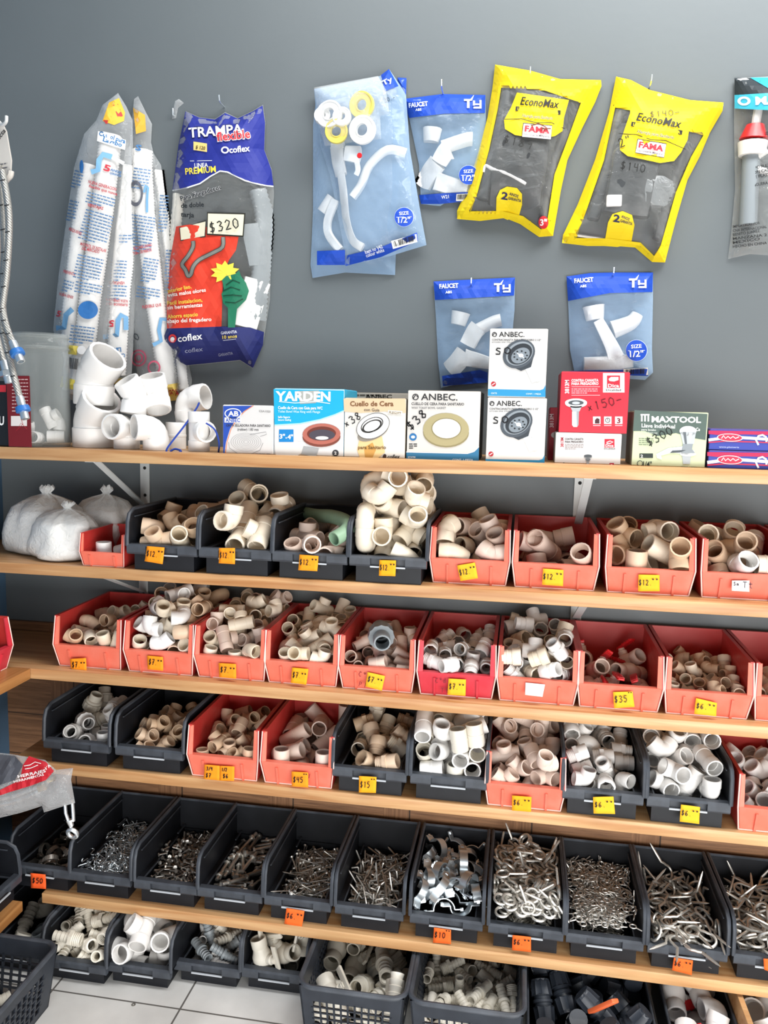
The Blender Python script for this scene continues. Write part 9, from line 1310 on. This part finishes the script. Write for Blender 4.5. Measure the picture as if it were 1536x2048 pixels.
hose([(4, 340, 0), (18, 430, 0), (14, 540, 0), (4, 640, 0), (20, 720, -.01), (44, 812, -.02)], -.345, 'braided hose reaching lowest, its blue end beside the dark red card')
hose([(-12, 340, 0), (-4, 460, 0), (-8, 560, 0), (-10, 640, -.01), (12, 740, -.01)], -.31, 'braided hose closest to the blue wall at the corner', 'zinc')
pts = [(-40, 255), (6, 250), (12, 262), (22, 320), (20, 358), (8, 372), (-40, 380)]; bt = MB(); pw = [on_y(x, y, -.325) for x, y in pts]; bt.v = pw+[q+Vector((0, .004, 0)) for q in pw]; n = len(pw); bt.f = [tuple(range(n)), tuple(range(2*n-1, n-1, -1))]+[(i, (i+1) % n, (i+1) % n+n, i+n) for i in range(n)]; bt.m = [0]*len(bt.f)
o = bt.build('hang_tag', mat('tag_white', '#c9c4bd', .7, var=.08), smooth=False); tag(o, 'worn white hang tag tied over the braided hoses', 'tag'); A = Art(lambda x, y, l: on_y(x, y, -.3256)); A.text('Conecta', -16, 300, 12, 262, 9, '#3a3a3c', .02, .3); A.lines(-10, 330, 14, 325, 3, 8, 2.5, '#6b6b70', 8); A.build('printing', o)
o = MB().tube(smooth([on_y(x, y, -.33) for x, y in ((-8, 362), (2, 372), (10, 362), (20, 352), (22, 342))], 4), .006, 8).build('cable_tie', mat('tag_white', '#c9c4bd', .7)); tag(o, 'white tie knotted under the hang tag of the hoses', 'tie')
b = MB().tube(smooth([on_y(x, y, Y) for x, y, Y in ((-30, 225, -.33), (-2, 244, -.33), (4, 250, -.335), (12, 244, -.34), (13, 232, -.34))], 4), .0034, 8); o = b.build('wall_hook', mat('hook_white', '#d7d7d5', .35)); tag(o, 'white hook end above the hoses at the photo edge', 'hook')
# ------------------------------------------------------------------ tied bags of white powder on the second shelf
def sack(label, cx, by, top, Y, half, seed, lean=0., knot=.03, mt=None):
    """thin plastic bag of powder: sagging lower body, gathered neck and a tied tail"""
    base = on_y(cx, by, Y); T = on_y(cx, top, Y); z0 = SHELF_TOP[2]+.0008; H = T.z-z0; W = half*PXM*1.02; b = MB(); n = 40; prof = [(0, .0), (.70, .0), (.90, .04), (1., .14), (1.02, .30), (.98, .46), (.92, .60), (.83, .70), (.66, .78), (.40, .84), (.16, .875), (.09, .90), (.12, .93), (.20, .98), (.14, 1.02)]
    for j, (r_, z) in enumerate(prof):
        for i in range(n):
            a = 2*math.pi*i/n; q = Vector((math.cos(a)*2.2+seed, math.sin(a)*2.2, z*3.2+seed)); f = 1+.26*noise.noise(q*.8)+(.07*z*math.sin(a*11+seed*3+2*noise.noise(q)) if z > .45 else .02*math.sin(a*7))
            b.v.append(Vector((base.x+math.cos(a)*W*r_*f+lean*z*W, Y+math.sin(a)*W*.72*r_*f, max(z0, z0+H*z*(1+.05*noise.noise(q*1.7))))))
    k = len(prof); b.f = [(j*n+i, j*n+(i+1) % n, (j+1)*n+(i+1) % n, (j+1)*n+i) for j in range(k-1) for i in range(n)]; b.m = [0]*len(b.f)
    e = empty('powder_bag', (base.x, Y, z0), label, 'bag of powder'); fb = MB(); fb.v = [(v-Vector((base.x, Y, z0))) for v in b.v]; fb.f = b.f; fb.m = b.m; fb.build('bag_film', FILMP, e, angle=80)
    pw = MB(); pw.v = [Vector((v.x*.955, v.y*.955, min(v.z*.97+.0015, H*.66+.008*noise.noise(v*40)))) for v in fb.v[:n*9]]; pw.f = [f for f in b.f if max(f) < n*9]+[tuple(range(n*8, n*9))]; pw.m = [0]*len(pw.f); pw.build('powder', mat('powder', '#efedea', .85, bump=.3, bscale=90), e, angle=80)
    return e
FILMP = film('sack_film', '#eceeed', .42, .16, 1., 60)
sack('tied bag of white powder at the back, closest to the little red bin', 200, 1120, 974, -.10, 64, 3.1, .3)
sack('tied bag of white powder with a pen mark, closest to the corner', 82, 1128, 974, -.155, 76, 5.7, .25)
sack('tied bag of white powder in front of the other two', 126, 1134, 1006, -.215, 66, 8.3, .22)
# ------------------------------------------------------------------ pieces that stand out in the bins
e2 = BINS['2d'][1].location; zr = e2.z+.128
gp = smooth([on_y(x, y, Y) for x, y, Y in ((607, 1026, -.03), (632, 1031, -.09), (662, 1033, -.16), (688, 1041, -.22), (697, 1054, -.25), (688, 1066, -.275), (668, 1078, -.30))], 5)
o = MB().pipe(gp, [.0155]*len(gp), .0025, 18).build('bent_pipe', mat('pipe_green', '#8bab8f', .4, var=.06, vscale=30)); tag(o, 'green bent pipe lying across the heap in a black bin', 'pipe')
set_piece('u', 'grey', .046, 762, 1270, -.225, (-.25, 1, .15), (1, 0, 0), 'large grey union on top of the cream couplings')
set_piece('y', 'tan', .036, 430, 1020, -.07, (1, .1, 0), (0, 1, .3), 'tan wye at the top of the heap behind the black bins')
# ------------------------------------------------------------------ bag of turnbuckles hanging off the side shelf
bgp = [(-60, 1500), (20, 1508), (90, 1520), (112, 1540), (146, 1536), (142, 1560), (150, 1606), (128, 1612), (88, 1625), (84, 1612), (40, 1626), (-60, 1650)]
bg = Bag('hardware_bag', 'clear bag with red printed band holding turnbuckles, lying off the side shelf', 'packaged hardware', bgp, Y=-.47, bulge=.045, k=.03, mt=film('crumpled_film', '#c3c5c7', .3, .1, 1., 60), wr=.012, ws=16, seed=17.); A = bg.A
A.sec('red_band').poly([(-60, 1598), (0, 1580), (40, 1560), (46, 1530), (58, 1512), (92, 1524), (108, 1542), (92, 1560), (60, 1572), (20, 1584), (-60, 1612)], '#b3202c', 8); A.sec(None); A.layer = 1
A.ribbon([(48, 1532), (60, 1530), (70, 1524), (82, 1527)], 1.4, '#f0e6e6'); A.ribbon([(50, 1538), (62, 1536), (76, 1530)], 1.4, '#f0e6e6'); A.text('HERRAJES', 36, 1556, 92, 1544, 6, '#f0e6e6', .02); A.text('HERRAMIENTAS', 28, 1566, 88, 1551, 5, '#f0e6e6', .02); A.text('MA', 93, 1540, 102, 1532, 6, '#f0e6e6', .02); A.poly([(-60, 1505), (30, 1512), (46, 1530), (30, 1560), (-60, 1590)], '#4a4d55', 9, lift=0); bg.done()
for i, (y0, y1) in enumerate(((1594, 1572), (1606, 1584))): packed(bg, [(-50, y0+10), (20, y0), (78, y1)], .0042, FM['zinc'], 'turnbuckle', ('upper', 'lower')[i]+' turnbuckle rod lying inside the clear bag with the red band', 'turnbuckle', .6, 8)
for px, py, lab in ((84, 1574, 'brass nut inside the clear bag, beside the red print'), (102, 1556, 'brass nut at the top corner of the clear hardware bag')):
    b = MB().lathe([(.003, -.007), (.0085, -.006), (.0085, .006), (.003, .007)], 8, M=Matrix.Translation(bg.inner([(px, py)], .6)[0]) @ Matrix.Rotation(1.2, 4, 'Y')); o = bg.clamp(b).build('nut', mat('brass', '#a8946c', .35, metal=1.)); tag(o, lab, 'nut')
c = on_y(140, 1634, -.462); e = empty('turnbuckle', c, 'steel turnbuckle with eye end hanging out of the clear bag', 'turnbuckle')
def tp(x, y, d=0.): return on_y(x, y, -.462+d)-c
b = MB()
for x0, x1 in ((130, 137), (145, 147)): b.tube([tp(x0, 1606), tp(x0+1.5, 1626), tp(x1, 1642)], .0034, 8)
b.tube([tp(130, 1606), tp(145, 1604)], .004, 8); b.tube([tp(139, 1640), tp(143, 1652)], [.007, .005], 10); b.build('frame', FM['zinc'], e)
b = MB().tube([tp(141, 1648), tp(143, 1660)], .0036, 8); q = tp(145, 1667); b.tube([q+Vector((.0098*math.cos(t), -.003*math.sin(t), .0098*math.sin(t))) for t in [2*math.pi*i/20 for i in range(20)]], .0042, 8, loop=True); b.build('eye_end', FM['zinc'], e)
# ------------------------------------------------------------------ the rest of the hardware lying under what shows
def layer(key, kind, n, size, z1, mk, label, seed):
    loc = BINS[key][1].location; rd = random.Random(seed); src = FK[kind][1](); b = MB(); W = BINS[key][2].get('W', .156)/2-.024
    for i in range(n):
        q = Quaternion([rd.gauss(0, 1) for _ in range(4)]).normalized(); q = Quaternion((1, 0, 0), rd.uniform(-.3, .3)) @ Quaternion((0, 0, 1), rd.uniform(0, 6.3))
        if kind in 'WN': q = q @ Quaternion((1, 0, 0), math.pi/2)
        M = Matrix.Translation((rd.uniform(-W, W)*.8, rd.uniform(.05, .215), rd.uniform(.008, z1-.004))) @ q.to_matrix().to_4x4() @ Matrix.Scale(size, 4); b.add(src.v, src.f, 0, M)
    o = b.build(FK[kind][0]+'_layer', FM[mk]); o.location = loc; tag(o, label, 'hardware', None, 'stuff')
layer('5b', 'S', 420, 1.15, .044, 'zinc', 'deeper layer of tiny bright S hooks below the loose ones', 1); layer('5c', 'N', 260, 1.3, .040, 'dark', 'deeper layer of small dark bolts below the loose ones', 2); layer('5e', 'W', 170, 1.2, .036, 'steel', 'deeper layer of straight screws below the loose ones', 3)
layer('5f', 'Q', 150, 1.3, .038, 'steel', 'deeper layer of bent square hooks below the loose ones', 4); layer('5h', 'E', 130, 1.5, .072, 'steel', 'deeper layer of large eye screws below the loose ones', 5); layer('5i', 'R', 330, 1.05, .076, 'steel', 'deeper layer of small ring screws below the loose ones', 6)
layer('5j', 'H', 60, 1.4, .046, 'steel', 'deeper layer of long screw hooks in the bin with a curled note', 7); layer('5k', 'H', 60, 1.4, .052, 'steel', 'deeper layer of screw hooks in the bin at the photo edge', 8)
# orange lever among the black fittings
o = MB().box(-.008, .008, -.075, .012, -.004, .004, ch=.002).build('orange_lever', FM['orange']); o.location = on_y(1188, 2020, -.38); o.rotation_euler = (math.radians(-48), math.radians(10), math.radians(30)); tag(o, 'orange lever among the black compression fittings', 'lever')
c_ = on_z(267, 2009, .001); R = .0045; o = MB().lathe([(R*.5, 0), (R, 0), (R, .0012), (R*.5, .0012)], 16, closed=True).build('washer', FM['dark']); o.location = c_-Vector((0, 0, .0008)); tag(o, 'tiny dark washer lying on the floor tile before the white elbows', 'washer')
